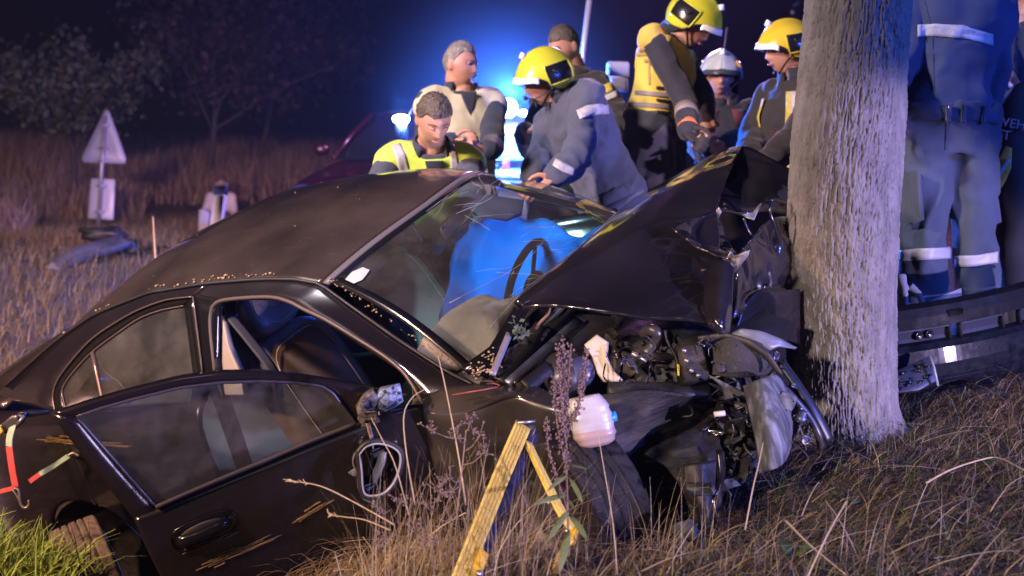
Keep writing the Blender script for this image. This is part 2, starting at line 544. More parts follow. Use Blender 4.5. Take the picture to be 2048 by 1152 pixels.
def leafmat(name, c1, c2, c3=None):
    """grass: each blade its own tint (random per island)"""
    m = bpy.data.materials.new(name); m.use_nodes = True
    n, l = m.node_tree.nodes, m.node_tree.links
    b = n['Principled BSDF']; b.inputs['Roughness'].default_value = 0.65; b.inputs['Specular IOR Level'].default_value = 0.25
    ge = n.new('ShaderNodeNewGeometry'); cr = n.new('ShaderNodeValToRGB')
    cr.color_ramp.elements[0].color = (*c1, 1); cr.color_ramp.elements[1].color = (*c2, 1)
    if c3:
        e = cr.color_ramp.elements.new(0.6); e.color = (*c3, 1)
    l.new(ge.outputs['Random Per Island'], cr.inputs[0]); l.new(cr.outputs[0], b.inputs['Base Color'])
    MATS[name] = m
    return m
dry = leafmat('dry_straw', (0.13, 0.085, 0.045), (0.42, 0.32, 0.18), (0.26, 0.18, 0.10))
thatch = leafmat('dead_thatch', (0.05, 0.034, 0.020), (0.32, 0.225, 0.12), (0.16, 0.11, 0.058))
greenb = leafmat('green_blade', (0.035, 0.06, 0.015), (0.12, 0.17, 0.04), (0.07, 0.11, 0.025))
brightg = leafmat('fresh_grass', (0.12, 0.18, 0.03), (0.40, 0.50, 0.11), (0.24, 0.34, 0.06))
fieldg = leafmat('field_straw', (0.10, 0.066, 0.045), (0.30, 0.22, 0.15), (0.19, 0.135, 0.09))

def in_car(x, y):
    p = np.stack([x, y, gz(x, y)], -1) - CARO
    q = p @ CARR
    return (np.abs(q[..., 1]) < 0.80) & (q[..., 0] > -2.3) & (q[..., 0] < 1.55)
def scatter(n, x0, x1, y0, y1, dens=None, avoid=True):
    x = RNG.uniform(x0, x1, n); y = RNG.uniform(y0, y1, n)
    k = np.ones(n, bool)
    if avoid: k &= ~in_car(x, y)
    k &= np.hypot(x - 1.26, y - 4.4) > 0.21
    if dens is not None: k &= RNG.random(n) < dens(x, y)
    x, y = x[k], y[k]
    return np.stack([x, y, gz(x, y) - 0.01], 1)
def field(name, label, cat, m, pts, h, w, lean, seg=3, curl=0.6):
    N = len(pts)
    V, F = blades(pts, RNG.uniform(*h, N), RNG.uniform(*w, N), np.abs(RNG.normal(*lean, N)), RNG.uniform(0, 2 * np.pi, N), seg, curl)
    o = fast_mesh(name, V, F, m)
    return tag(o, label, cat, kind='stuff')
def patchy(s, t, lo=0.05):
    return lambda x, y: np.clip((vnoise(np.stack([x * s, y * s, 0 * x + t], -1)) + 0.35) * 1.6, lo, 1)
def far_less(x, y): return np.clip(1.5 - y / 6.5, 0.15, 1)
# flattened thatch on the bank round the tree and wheel
field('dead_grass', 'flattened dead grass covering the bank below tree', 'grass', thatch,
      scatter(60000, -0.7, 3.6, 2.5, 5.6), (0.05, 0.20), (0.0022, 0.0055), (1.4, 0.35), 3)
field('straw', 'dry straw blades sticking out of the dead grass', 'grass', dry,
      scatter(13000, -0.6, 3.4, 2.5, 5.4, patchy(1.6, 3.0, .25)), (0.10, 0.28), (0.0020, 0.0056), (1.45, 0.45), 4)
field('low_weeds', 'small dark green weeds growing through the straw', 'weeds', greenb,
      scatter(9000, -0.5, 3.6, 2.5, 5.4, patchy(1.3, 8.0, 0.0)), (0.03, 0.10), (0.003, 0.007), (0.7, 0.4), 2)
# bright fresh grass by the rear wheel
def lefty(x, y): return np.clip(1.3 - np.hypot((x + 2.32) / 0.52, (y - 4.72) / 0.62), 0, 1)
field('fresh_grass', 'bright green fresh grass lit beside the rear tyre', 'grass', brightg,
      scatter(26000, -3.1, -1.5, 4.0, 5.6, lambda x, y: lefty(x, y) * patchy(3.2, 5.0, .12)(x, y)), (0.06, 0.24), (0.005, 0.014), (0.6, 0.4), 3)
field('mown_grass', 'dark grass between the wrecked car and the field', 'grass', leafmat('verge_grass', (0.065, 0.052, 0.02), (0.21, 0.155, 0.07), (0.125, 0.095, 0.04)),
      scatter(52000, -9, -0.8, 5.2, 18), (0.06, 0.22), (0.005, 0.012), (0.6, 0.35), 2)
def fx(n):
    y = RNG.uniform(14.2, 34, n); x = RNG.uniform(-0.62, 0.02, n) * y * 1.05
    k = ~((np.abs(x / y + .345) < .06) & (y < 17.6)) & ~((x / y > -.31) & (y < 20))
    x, y = x[k], y[k]
    return np.stack([x, y, gz(x, y)], 1)
field('tall_field_grass', 'tall pale dry grass of the field behind road sign', 'grass', fieldg,
      fx(36000), (0.25, 0.62), (0.010, 0.026), (0.22, 0.14), 3, 0.7)

# ------------------------------------------------------------------ the wrecked car
RACK = True
car = empty('wrecked_car', CARO, 'black saloon car with crushed front and folded bonnet against the tree', 'car')
car.rotation_mode = 'QUATERNION'
car.rotation_quaternion = Matrix([list(map(float, r)) for r in CARR]).to_quaternion()
SHEAR = 0.058                        # the shell is racked: its far side stands higher
def racked(v):
    v = np.array(v, float); v[..., 2] += SHEAR * np.clip(v[..., 1] + 0.60, 0, None); return v
def part(name, vf, m, parent=None, smooth=True):
    if RACK: vf = (racked(vf[0]), vf[1])
    return mesh(name, vf, m, parent or car, smooth, local=True)

def paint_mat(name, base, dust, amount, scale=3.0, rough=0.22, drough=0.7, scratch=0.0, coat=0.6):
    """black car paint under a patchy film of road dust, with fine scratches"""
    m = bpy.data.materials.new(name); m.use_nodes = True
    n, l = m.node_tree.nodes, m.node_tree.links
    b = n['Principled BSDF']
    b.inputs['Coat Weight'].default_value = coat; b.inputs['Coat Roughness'].default_value = 0.06
    tc = n.new('ShaderNodeTexCoord')
    def nz(s, det=6, st=None, rot=(0, 0, 0)):
        v = tc.outputs['Object']
        if st:
            mp = n.new('ShaderNodeMapping'); mp.inputs['Scale'].default_value = st; mp.inputs['Rotation'].default_value = rot
            l.new(v, mp.inputs['Vector']); v = mp.outputs[0]
        t = n.new('ShaderNodeTexNoise'); t.inputs['Scale'].default_value = s; t.inputs['Detail'].default_value = det
        l.new(v, t.inputs['Vector']); return t.outputs['Fac']
    def rng(v, a, c, lo, hi):
        r = n.new('ShaderNodeMapRange'); r.inputs['From Min'].default_value = a; r.inputs['From Max'].default_value = c
        r.inputs['To Min'].default_value = lo; r.inputs['To Max'].default_value = hi
        l.new(v, r.inputs['Value']); return r.outputs[0]
    def op(k, a, c):
        x = n.new('ShaderNodeMath'); x.operation = k; x.use_clamp = True
        for i, q in enumerate((a, c)):
            if isinstance(q, (int, float)): x.inputs[i].default_value = q
            else: l.new(q, x.inputs[i])
        return x.outputs[0]
    f = op('ADD', rng(nz(scale), 0.35, 0.72, amount * .12, amount), rng(nz(420, 2), 0.70, 0.78, 0, 0.30 * amount))
    f = op('ADD', f, rng(nz(60, 2), 0.72, 0.76, 0, 0.5 * amount))
    if scratch:
        f = op('ADD', f, rng(nz(1.3, 4, (3, 40, 18), (0.2, 0.6, 0.35)), 0.66, 0.72, 0, scratch))
    mx = n.new('ShaderNodeMix'); mx.data_type = 'RGBA'
    mx.inputs['A'].default_value = (*base, 1); mx.inputs['B'].default_value = (*dust, 1)
    l.new(f, mx.inputs['Factor']); l.new(mx.outputs['Result'], b.inputs['Base Color'])
    l.new(rng(f, 0, 1, rough, drough), b.inputs['Roughness'])
    MATS[name] = m
    return m
BLK = (0.0065, 0.0055, 0.008)
paint = paint_mat('black_paint', BLK, (0.10, 0.075, 0.055), 0.05)
paint_dust = paint_mat('dusty_black_paint', (0.010, 0.008, 0.009), (0.12, 0.087, 0.070), 0.36, 1.7, 0.16, 0.7, scratch=0.06, coat=0.7)
paint_bon = paint_mat('bonnet_paint', BLK, (0.16, 0.14, 0.15), 0.055, 3.0, 0.13, 0.5, scratch=0.04, coat=1.0)
trim = mat('black_trim', (0.008, 0.0075, 0.009), 0.45, rough2=0.65, scale=9, bump=0.15, bscale=160)
gloss = mat('gloss_black_trim', (0.006, 0.006, 0.007), 0.18)
rubber = mat('rubber', (0.011, 0.0095, 0.010), 0.75, col2=(0.022, 0.019, 0.018), scale=18, bump=0.2, bscale=120, spec=.18)
steel = mat('brushed_steel', (0.35, 0.33, 0.32), 0.35, 0.9, rough2=0.5, scale=20)
seal = mat('door_seal', (0.075, 0.055, 0.048), 0.4)
leather = mat('brown_leather', (0.14, 0.10, 0.08), 0.42, col2=(0.10, 0.072, 0.056), scale=6, bump=0.25, bscale=140, bdist=0.004)
stitch = mat('pale_stitching', (0.32, 0.26, 0.20), 0.7)
beige = mat('beige_plastic', (0.46, 0.40, 0.31), 0.6, col2=(0.38, 0.33, 0.25), scale=4)
greyp = mat('scuffed_grey_plastic', (0.05, 0.052, 0.058), 0.6, col2=(0.19, 0.20, 0.23), scale=3.5, stretch=(14, 14, 2.2), contrast=(0.45, 0.75), bump=0.35, bscale=40, spec=.25)
darkp = mat('dark_plastic', (0.008, 0.0075, 0.0075), 0.5, col2=(0.028, 0.025, 0.023), scale=7, contrast=(0.5, 0.8), bump=0.35, bscale=30, spec=.3)
mudp = mat('muddy_plastic', (0.009, 0.008, 0.0075), 0.65, col2=(0.055, 0.044, 0.035), scale=5, stretch=(1, 1, 4), contrast=(0.5, 0.72), bump=0.5, bscale=28, spec=.25)
cloth_dk = mat('dark_interior', (0.016, 0.016, 0.02), 0.8, col2=(0.03, 0.03, 0.036), scale=30)
ochre = mat('ochre_reflection', (0.17, 0.10, 0.025), 0.7, col2=(0.06, 0.038, 0.014), scale=30, stretch=(1, 1, 6))  # colour of the painted-on reflections of yellow gear
def streaks(fn, a, b, n, spread, parent=None):
    r_ = random.Random(int(a[0]))
    for k in range(n):
        t0, t1 = sorted((r_.uniform(-.05, .7), r_.uniform(.3, 1.05))); o = r_.gauss(0, spread)
        pts = [fn(a[0] + (b[0] - a[0]) * t, a[1] + (b[1] - a[1]) * t + o + r_.gauss(0, .8)) for t in np.linspace(t0, t1, 5)]
        part('reflection_streak', tube(crom(pts, 3), r_.uniform(.0012, .0034), 5), ochre, parent)  # ochre streaks paint reflections of yellow gear onto the panels
winglass = glass('side_glass', (0.80, 0.85, 0.84), 0.15, (0.30, 0.27, 0.24))  # dust film, thickened so its flat grey also imitates the pane's reflection
shield = glass('windscreen_glass', (0.86, 0.90, 0.90), 0.05, (0.42, 0.37, 0.32))

# --- lower body sides -------------------------------------------------
def side_y(z, x):
    y = np.interp(z, [0.10, .20, .35, .55, .75, .86, .92, .955], [.78, .80, .845, .868, .872, .862, .835, .79])
    t = np.clip((-1.55 - x) / 0.8, 0, 1)
    return y * (1 - 0.17 * t * t)
def side_panel(x0, x1, z0f, z1f, nx, nz, s=-1, arch=None, th=0.02):
    xs = np.linspace(x0, x1, nx); P = np.zeros((nx, nz, 3))
    for i, x in enumerate(xs):
        zb, zt = z0f(x), z1f(x)
        if arch is not None:
            ax, az, ar = arch
            if abs(x - ax) < ar: zb = max(zb, az + math.sqrt(ar * ar - (x - ax) ** 2))
        z = np.linspace(zb, zt, nz)
        P[i] = np.stack([np.full(nz, x), s * side_y(z, x), z], 1)
    return shell(P, th, flip=(s > 0))
belt = lambda x: 0.955 + (0.02 * np.clip((-x - 1.2), 0, 1))
sill = lambda x: 0.17
RW = (-1.38, 0.15, 0.385)
part('rear_quarter_panel', side_panel(-2.30, -1.24, sill, belt, 60, 24, -1, RW), paint)
rd = part('rear_door', side_panel(-1.232, -0.36, lambda x: 0.24, belt, 60, 24, -1, RW), paint)
part('sill', box((0.22, -0.78, 0.20), (1.20, 0.10, 0.13), bev=0.02), paint)
part('wheel_arch_liner', lathe([(0.37, 0), (0.36, 0.22), (0.05, 0.23)], 40, (0, 1, 0), (RW[0], -0.845, RW[1])), darkp)
# far side, closed up
part('far_quarter_panel', side_panel(-2.30, -1.24, sill, belt, 40, 16, 1, (-1.37, .3, .36)), paint)
part('far_rear_door', side_panel(-1.232, -0.36, lambda x: 0.24, belt, 20, 16, 1), paint)
part('far_front_door', side_panel(-0.352, 0.78, lambda x: 0.24, belt, 20, 16, 1), paint)
part('far_wing', side_panel(0.788, 1.62, lambda x: 0.28, lambda x: 0.94 - 0.05 * (x - .8), 24, 14, 1, (1.3, .35, .36)), paint)
# rear deck, tail
def deck():
    xs = np.linspace(-2.34, -1.80, 10); ys = np.linspace(-0.76, 0.76, 25); P = np.zeros((10, 25, 3))
    for i, x in enumerate(xs):
        k = 1 - 0.17 * np.clip((-1.55 - x) / 0.8, 0, 1) ** 2
        P[i] = np.stack([np.full(25, x), ys * k, 0.985 + 0.035 * (1 - (ys / .76) ** 2) - 0.02 * (-x - 1.8)], 1)
    return shell(P, 0.02)
part('boot_lid', deck(), paint_dust)
def tail():
    ys = np.linspace(-0.72, 0.72, 25); zs = np.linspace(0.30, 0.985, 14)
    P = np.array([[[-2.34 - 0.09 * math.sin(math.pi * (z - .3) / .9) + 0.16 * (y / .72) ** 4, y * 1.02, z] for z in zs] for y in ys])
    return shell(P, 0.02, flip=True)
part('rear_bumper', tail(), paint)

# --- roof and screens -------------------------------------------------
RX = [-2.03, -1.84, -1.401, -1.054, -0.66, -0.30, -0.01, 0.16, 0.28]
RZ = [0.985, 1.055, 1.219, 1.317, 1.373, 1.371, 1.352, 1.328, 1.294]
def rail_z(x): return np.interp(x, RX, RZ)
def rail_y(x): return np.interp(x, [-2.0, -1.4, -0.5, 0.3], [0.64, 0.615, 0.60, 0.575])
def roof_pt(x, y):
    yr = rail_y(x)
    cr = np.interp(x, [-2.0, -1.3, -0.6, 0.0, 0.4], [0.045, 0.075, 0.098, 0.10, 0.092])
    q = np.abs(y / yr)
    return rail_z(np.minimum(x, 0.285)) - np.maximum(x - 0.285, 0) * 0.35 + cr * (1 - q ** 2.4)
def head_x(y): return 0.275 + 0.105 * (1 - (y / 0.58) ** 2)
def rear_x(y): return -1.28 - 0.06 * (1 - (y / .6) ** 2)
def roof_patch(fa, fb, nu, nv, th, lift=0.0):
    ys = np.linspace(-1, 1, nv); P = np.zeros((nu, nv, 3))
    for i, s in enumerate(np.linspace(0, 1, nu)):
        for j, q in enumerate(ys):
            x = None
            y = q * 0.59
            x = fa(y) + (fb(y) - fa(y)) * s
            y = q * rail_y(x)
            P[i, j] = (x, y, roof_pt(x, y) + lift)
    return shell(P, th)
roof = part('roof', roof_patch(rear_x, head_x, 70, 61, 0.018), paint_dust)
part('headliner', roof_patch(lambda y: rear_x(y) + .02, lambda y: head_x(y) - .03, 20, 21, 0.01, -0.045), mat('headliner_cloth', (0.30, 0.28, 0.26), 0.9))
def back_x(y): return -1.97 + 0.02 * (y / .6) ** 2
part('rear_window', roof_patch(back_x, lambda y: rear_x(y) - 0.012, 24, 31, 0.005, -0.006), glass('rear_glass', (0.25, 0.28, 0.28), 0.25, (0.18, 0.13, 0.10)))
# strip of grey seal along the windscreen header
def header(o0, o1):
    ys = np.linspace(-0.575, 0.575, 41)
    a = [(head_x(y) + o0, y, roof_pt(head_x(y) + o0, y) + 0.004) for y in ys]
    b = [(head_x(y) + o1, y, roof_pt(head_x(y) + o1, y) + 0.001) for y in ys]
    return ribbon(a, b, 0.01, 41, 1, flip=True)
part('screen_header_seal', header(0.002, 0.028), mat('grey_seal', (0.085, 0.078, 0.085), 0.5))
cowl = lambda y: (0.90 + 0.15 * (1 - (y / .70) ** 2), 0.925 + 0.03 * (1 - (y / .7) ** 2))
def screen_pt(s, q):                      # s 0 header .. 1 cowl, q -1 near .. 1 far
    yh = q * 0.565; ht = np.array([head_x(yh) + 0.03, yh, roof_pt(head_x(yh) + 0.03, yh)])
    yc = q * 0.695; cx, cz = cowl(yc); cw = np.array([cx, yc, cz])
    p = ht + (cw - ht) * s
    p[2] += 0.035 * math.sin(math.pi * s); p[0] += 0.02 * math.sin(math.pi * s)
    return p
part('windscreen', shell(np.array([[screen_pt(s, q) for q in np.linspace(-1, 1, 41)] for s in np.linspace(0, 1, 31)]), 0.004), shield)
# black printed border of the windscreen, and its lower seal
part('screen_border', ribbon([screen_pt(s, -0.995) + [0, 0, .003] for s in np.linspace(0, 1, 20)], [screen_pt(s, -0.945) + [0, 0, .003] for s in np.linspace(0, 1, 20)], 0.003, 20), gloss)
part('screen_border', ribbon([screen_pt(1, q) + [0, 0, .004] for q in np.linspace(-.99, .99, 24)], [screen_pt(.94, q) + [0, 0, .004] for q in np.linspace(-.99, .99, 24)], 0.003, 24), gloss)
part('screen_border', ribbon([screen_pt(0, q) + [0, 0, .003] for q in np.linspace(-.99, .99, 24)], [screen_pt(.035, q) + [0, 0, .003] for q in np.linspace(-.99, .99, 24)], 0.003, 24, flip=True), gloss)
# the screen's own curved cracks
crack = mat('glass_crack', (0.42, 0.40, 0.40), 0.35)
for pts in ([(0.86, -.72), (0.82, -.35), (0.85, .05)], [(0.62, -.75), (0.70, -.2), (0.66, .35)], [(0.18, .0), (0.25, .35), (0.20, .7)]):
    cv = crom([screen_pt(s, q) + [0, 0, .004] for s, q in pts], 8)
    part('crack', tube(cv, 0.0006, 4), crack)
rc = random.Random(3)
for k in range(26):
    c_s, c_q = (rc.gauss(.16, .08), rc.gauss(.45, .25)) if k < 15 else (rc.uniform(.5, .9), rc.uniform(-.6, .4))
    an = rc.gauss(.5, .5); L_ = rc.uniform(.05, .22)
    pts = [(min(.97, max(.03, c_s + L_ * t * math.sin(an) + rc.gauss(0, .006))), min(.95, max(-.95, c_q + 1.3 * L_ * t * math.cos(an)))) for t in (-1, -.3, .4, 1)]
    part('crack', tube(crom([screen_pt(*p_) + [0, 0, .004] for p_ in pts], 4), .0004, 4), crack)
# inspection sticker
st = [screen_pt(0.10 + a, -0.90 + b) + [0, 0, .006] for a, b in ((-.035, -.05), (-.045, .02), (-.02, .085), (.03, .085), (.05, .0), (.03, -.05))]
stk = part('inspection_sticker', slab(st, 0.002, bev=0.002), mat('white_sticker', (0.34, 0.36, 0.33), 0.6))
c0 = np.mean(st, 0); n0 = unit(np.cross(st[1] - c0, st[0] - c0)); n0 = n0 if n0[2] > 0 else -n0
dk = mat('sticker_ink', (0.03, 0.05, 0.05), 0.6)
mesh('punched_disc', lathe([(0.0, 0.0015), (0.008, 0.0015), (0.008, 0.0)], 14, n0, c0 + n0 * .001), dk, stk, local=True)
a0 = unit(st[2] - st[0]); b0 = np.cross(n0, a0)
for k in range(12):
    t = 2 * math.pi * k / 12
    mesh('punched_mark', box(c0 + n0 * .0018 + (a0 * math.cos(t) + b0 * math.sin(t)) * 0.017, (0.003, 0.003, 0.0012), np.stack([a0, b0, n0], 1)), dk, stk, local=True)

# --- side frames ------------------------------------------------------
def rail_pts(x0, x1, n):
    return [(x, -rail_y(x) - 0.004, rail_z(x) - 0.002) for x in np.linspace(x0, x1, n)]
C1 = [GLS(*q, 0.012) for q in ((386, 593), (333, 600), (278, 620), (236, 643), (194, 671), (167, 696), (139, 729), (117, 760), (108, 790), (112, 823))]
C2 = [GLS(*q, 0.0) for q in ((368, 611), (319, 621), (278, 637), (236, 665), (194, 696), (167, 721), (139, 754), (126, 776), (127, 796), (133, 818))]
apil = [(0.28, -.579, 1.294), (.395, -.603, 1.207), (.616, -.655, 1.068), (.832, -.705, .948), (.95, -.745, .915)]
AP = [GLS(*q, 0.0) for q in ((430, 745), (421, 660), (422, 625), (432, 606), (462, 598), (536, 594), (575, 602), (609, 619), (653, 640), (711, 675), (770, 713), (805, 742), (826, 771), (842, 800))]
part('roof_rail', ribbon(rail_pts(-2.05, -0.30, 30), list(crom(C1, 6))[::-1], 0.02, 50, 2, flip=True), paint)
railf = rail_pts(-0.30, 0.27, 12) + apil
part('pillar_a', ribbon(railf, [C1[0]] + list(crom(AP[3:], 6)), 0.025, 60, 3, flip=True), paint)
part('gutter_seal', tube(resample([p + np.array([0, -.004, .004]) for p in np.array(rail_pts(-1.9, .27, 20) + apil[1:])], 60), 0.006, 6), trim)
# rear door window frame, glass, quarter divider, chrome line
c2s = list(crom(C2, 6)); c1s = list(crom(C1, 6))
frame_r = part('window_frame', ribbon(c1s, c2s, 0.03, 55, 1, flip=False), gloss, rd)
bp0, bp1 = GLS(386, 593, .012), GLS(407, 760, .012)
bp2, bp3 = GLS(368, 611), GLS(388, 765)
lowz = lambda p: np.array([p[0] - 0.02, -0.805, 0.95])
part('window_frame', ribbon([bp0, bp1, lowz(bp1)], [bp2, bp3, lowz(bp3)], 0.03, 12, 1, flip=True), gloss, rd)
part('pillar_b', ribbon([bp0 + [.006, .004, 0], bp1 + [.006, .004, 0], lowz(bp1) + [.006, 0.004, -.7]], [AP[3], AP[0], np.array([AP[0][0] - .03, -.80, .25])], 0.05, 20, 2, flip=False), gloss)
gl = [p for p in c2s] + [lowz(c2s[-1]), lowz(bp3), bp3]
def fan(pts, th):
    P = np.asarray(pts, float); return slab(P + [0, 0.006, 0], th, bev=0.001)
part('rear_door_glass', fan(gl, 0.004), winglass, rd)
part('window_bright_line', tube(resample([p + np.array([0, -.006, .002]) for p in c1s], 70), 0.0035, 6), mat('satin_trim', (0.16, 0.12, 0.10), 0.3, 0.6), rd)
part('window_inner_line', tube(resample([p + np.array([0, -.003, 0]) for p in c2s], 70), 0.0035, 6), seal, rd)
q0, q1 = GLS(184, 704, .006), GLS(203, 792, .006)
part('quarter_divider', tube([q0, (q0 + q1) / 2, q1, q1 + (q1 - q0) * .3], 0.009, 8, 0.005), mat('satin_trim', (0.16, 0.12, 0.10), 0.3, 0.6), rd)
part('pillar_line', tube(resample([bp0 + [.003, -.003, 0], bp1 + [.003, -.003, 0]], 8), 0.004, 6), mat('satin_trim', (0.16, 0.12, 0.10), 0.3, 0.6))
part('door_seal', tube(resample([AP[0] + [-.02, 0, -.25]] + list(crom(AP, 6)) + [AP[-1] + [.03, -.05, -.3]], 90), 0.008, 7), seal)
inner = [p + np.array([0, 0.045, -0.012]) for p in crom(AP, 6)]
part('door_aperture', ribbon(list(crom(AP, 6)), inner, 0.01, 70), trim)
# rear door handle and painted yellow reflections on the flank
hp = SIDE(160, 908, -.875)
rh = part('door_handle', tube(crom([hp + [-.05, 0, 0], hp + [-.02, -.02, .004], hp + [.06, -.022, .004], hp + [.11, 0, .0]], 5), 0.011, 8), gloss)
part('handle_recess', ball(hp + [.03, .004, -.006], (.09, .012, .032), 20, 8), trim, rh)
streaks(lambda x, y: SIDE(x, y, -.8755), (75, 876), (262, 890), 16, 4.0)

# --- the open front door ---------------------------------------------
DA = rad(44); DH = np.array([0.78, -0.84, 0.0])
DU = np.array([-math.cos(DA), -math.sin(DA), 0]); DN = np.array([math.sin(DA), -math.cos(DA), 0])
def DR(px, py, off=0.0):           # photograph pixel on the opened door's plane, off outward
    return CP(px, py, DN, DN @ DH + off)
def DP(u, z, off=0.0): return DH + DU * u + DN * off + np.array([0, 0, z])
def skin_off(z): return np.interp(z, [.2, .35, .55, .75, .88, .96], [-.06, -.015, .012, .016, .004, -.02])
outer = [DR(*q) for q in ((103, 829), (170, 806), (260, 780), (360, 755), (440, 745), (520, 744), (600, 752), (680, 765), (760, 781), (815, 794))]
innr = [DR(*q) for q in ((153, 833), (205, 815), (270, 797), (360, 775), (440, 765), (520, 762), (590, 765), (645, 772), (665, 785), (712, 846))]
botm = [DR(*q) for q in ((312, 1013), (380, 983), (460, 949), (540, 916), (620, 882), (712, 846))]
# door skin: rows from the glass line down to the sill
top = resample([DR(308, 1090), DR(312, 1020)] + botm + [DR(820, 796), DR(850, 815)], 60)
def doorskin(th):
    us = [(p - DH) @ DU for p in top]; zs = [p[2] for p in top]
    # start behind rear edge column
    tu = np.linspace(1.02, 0.0, 64)
    beltu = [(p - DH) @ DU for p in botm]; beltz = [p[2] for p in botm]
    o = np.argsort(beltu); bu = np.array(beltu)[o]; bz = np.array(beltz)[o] - 0.012
    P = np.zeros((64, 26, 3))
    for i, u in enumerate(tu):
        zt = np.interp(u, np.r_[0.0, .10, bu], np.r_[0.90, .915, bz])
        zb = 0.25 + 0.10 * max(0, (u - .9) / .12) ** 2
        for j, s in enumerate(np.linspace(0, 1, 26)):
            z = zb + (zt - zb) * s
            uu = u
            if i == 0: uu = u - 0.04 * (1 - s) ** 2
            P[i, j] = DP(uu, z, skin_off(z) - skin_off(zt) * max(0, s * 2 - 1))
    return shell(P, th, flip=False)
fd = part('front_door', doorskin(0.05), paint)
part('door_window_frame', ribbon(outer, innr, 0.035, 40, 1, flip=True), paint, fd)
redge = [DR(103, 829), DR(170, 918), DR(240, 1003), DR(308, 1090)]
part('door_window_frame', ribbon(redge, [DR(153, 833), DR(205, 897), DR(258, 958), DR(312, 1013)], 0.035, 14, 1), paint, fd)
gpts = innr + botm[::-1][1:]
part('door_glass', slab(np.array(gpts) - DN * 0.014, 0.004, bev=0.001), winglass, fd)
loop = resample(np.array(gpts + [gpts[0]]) + DN * 0.003, 110)
part('glass_seal', tube(loop[:-1], 0.0055, 6, closed=True), mat('glass_rubber', (0.035, 0.032, 0.045), 0.35), fd)
part('waist_rail', tube(resample(np.array(botm) + DN * .006, 24), 0.008, 6), mat('dusty_rubber', (0.035, 0.03, 0.032), 0.8), fd)
# outer handle: recessed cup with a rim, and the grip bar
hc = DR(408, 1062, .018); hl = unit(DR(468, 1035, .018) - DR(348, 1085, .018)); hu = unit(np.cross(DN, hl)); hu = hu if hu[2] > 0 else -hu
ring = [hc + hl * 0.112 * np.sign(math.cos(t)) * abs(math.cos(t)) ** .6 + hu * 0.046 * np.sign(math.sin(t)) * abs(math.sin(t)) ** .7 for t in np.linspace(0, 2 * math.pi, 48, endpoint=False)]
hd = part('door_handle', tube(ring, 0.0045, 6, closed=True), gloss, fd)
part('handle_grip', tube(crom([hc - hl * .085, hc - hl * .06 + DN * .02, hc + hl * .05 + DN * .02, hc + hl * .085], 6), 0.015, 10, 0.022), gloss, fd)
part('handle_cup', ball(hc - DN * .002, (1, 1, 1), 20, 8, np.stack([hl * .09, hu * .033, DN * .008], 1)), trim, fd)
streaks(lambda x, y: DR(x, y, .0175), (390, 1140), (560, 1066), 16, 6.0, fd)
streaks(lambda x, y: DR(x, y, .0175), (585, 1044), (668, 994), 7, 3.0, fd)
streaks(lambda x, y: DR(x, y, .0175), (370, 1104), (480, 1060), 6, 2.0, fd)
part('door_card', box(DP(0.52, 0.58, -0.075), (0.96, 0.03, 0.55), np.stack([DU, DN, [0, 0, 1]], 1), bev=.012), leather, fd)
# broken mirror foot on the door corner
def lump(c, size, R, seed, mt, parent, n=14, m=9, amp=.35):
    v, f = ball((0, 0, 0), 1.0, n, m)
    d = fbm(v * 1.7 + seed * 3.1, 3)
    v = np.sign(v) * np.abs(v) ** 0.75 * (1 + amp * d[:, None])
    v = v * np.array(size) @ np.asarray(R).T + c
    return v, f
DB = np.stack([DU, DN, [0, 0, 1.0]], 1)
mf = part('mirror_foot', slab([DR(*q, .045) for q in ((712, 815), (728, 790), (745, 778), (758, 792), (752, 815), (745, 850), (722, 852))], 0.05, bev=.008), mat('broken_grey_plastic', (0.14, 0.125, 0.11), 0.6, col2=(0.06, 0.055, 0.05), scale=40, bump=.6, bscale=90), fd)
bluep = mat('blue_grey_casting', (0.22, 0.27, 0.40), 0.45, 0.3, col2=(0.12, 0.15, 0.22), scale=40, bump=.6, bscale=80)
part('mirror_bracket', slab([DR(*q, .05) for q in ((752, 790), (762, 776), (800, 768), (806, 800), (790, 812), (770, 822), (756, 815))], 0.035, bev=.006), bluep, fd)
part('mirror_bracket', slab([DR(*q, .072) for q in ((760, 800), (776, 784), (795, 790), (790, 806), (770, 816))], 0.02, bev=.004), bluep, fd)
for q in ((770, 783), (786, 776), (798, 786), (800, 800), (766, 812)):
    part('bracket_hole', ball(DR(*q, .085), .006, 8, 6), trim, fd)
for q, s in (((730, 806), .018), ((742, 830), .022), ((724, 836), .016), ((752, 842), .014), ((736, 792), .012)):
    part('broken_piece', box(DR(*q, .08), (s * 1.4, s, s * 1.8), DB @ np.array(Matrix.Rotation(q[0] * .37, 3, 'Y')), bev=.004), MATS['broken_grey_plastic'], fd)
for k, (c, o) in enumerate((((.35, .06, .05), 0), ((.06, .18, .22), 3), ((.30, .22, .12), -3))):
    a = [DR(736 + o, 846, .07), DR(740 + o, 862, .075), DR(744 + o * .6, 880, .075), DR(746, 898, .07)]
    part('cable', tube(crom(a, 5), 0.003, 6), mat('cable_%d' % k, c, 0.5), fd)
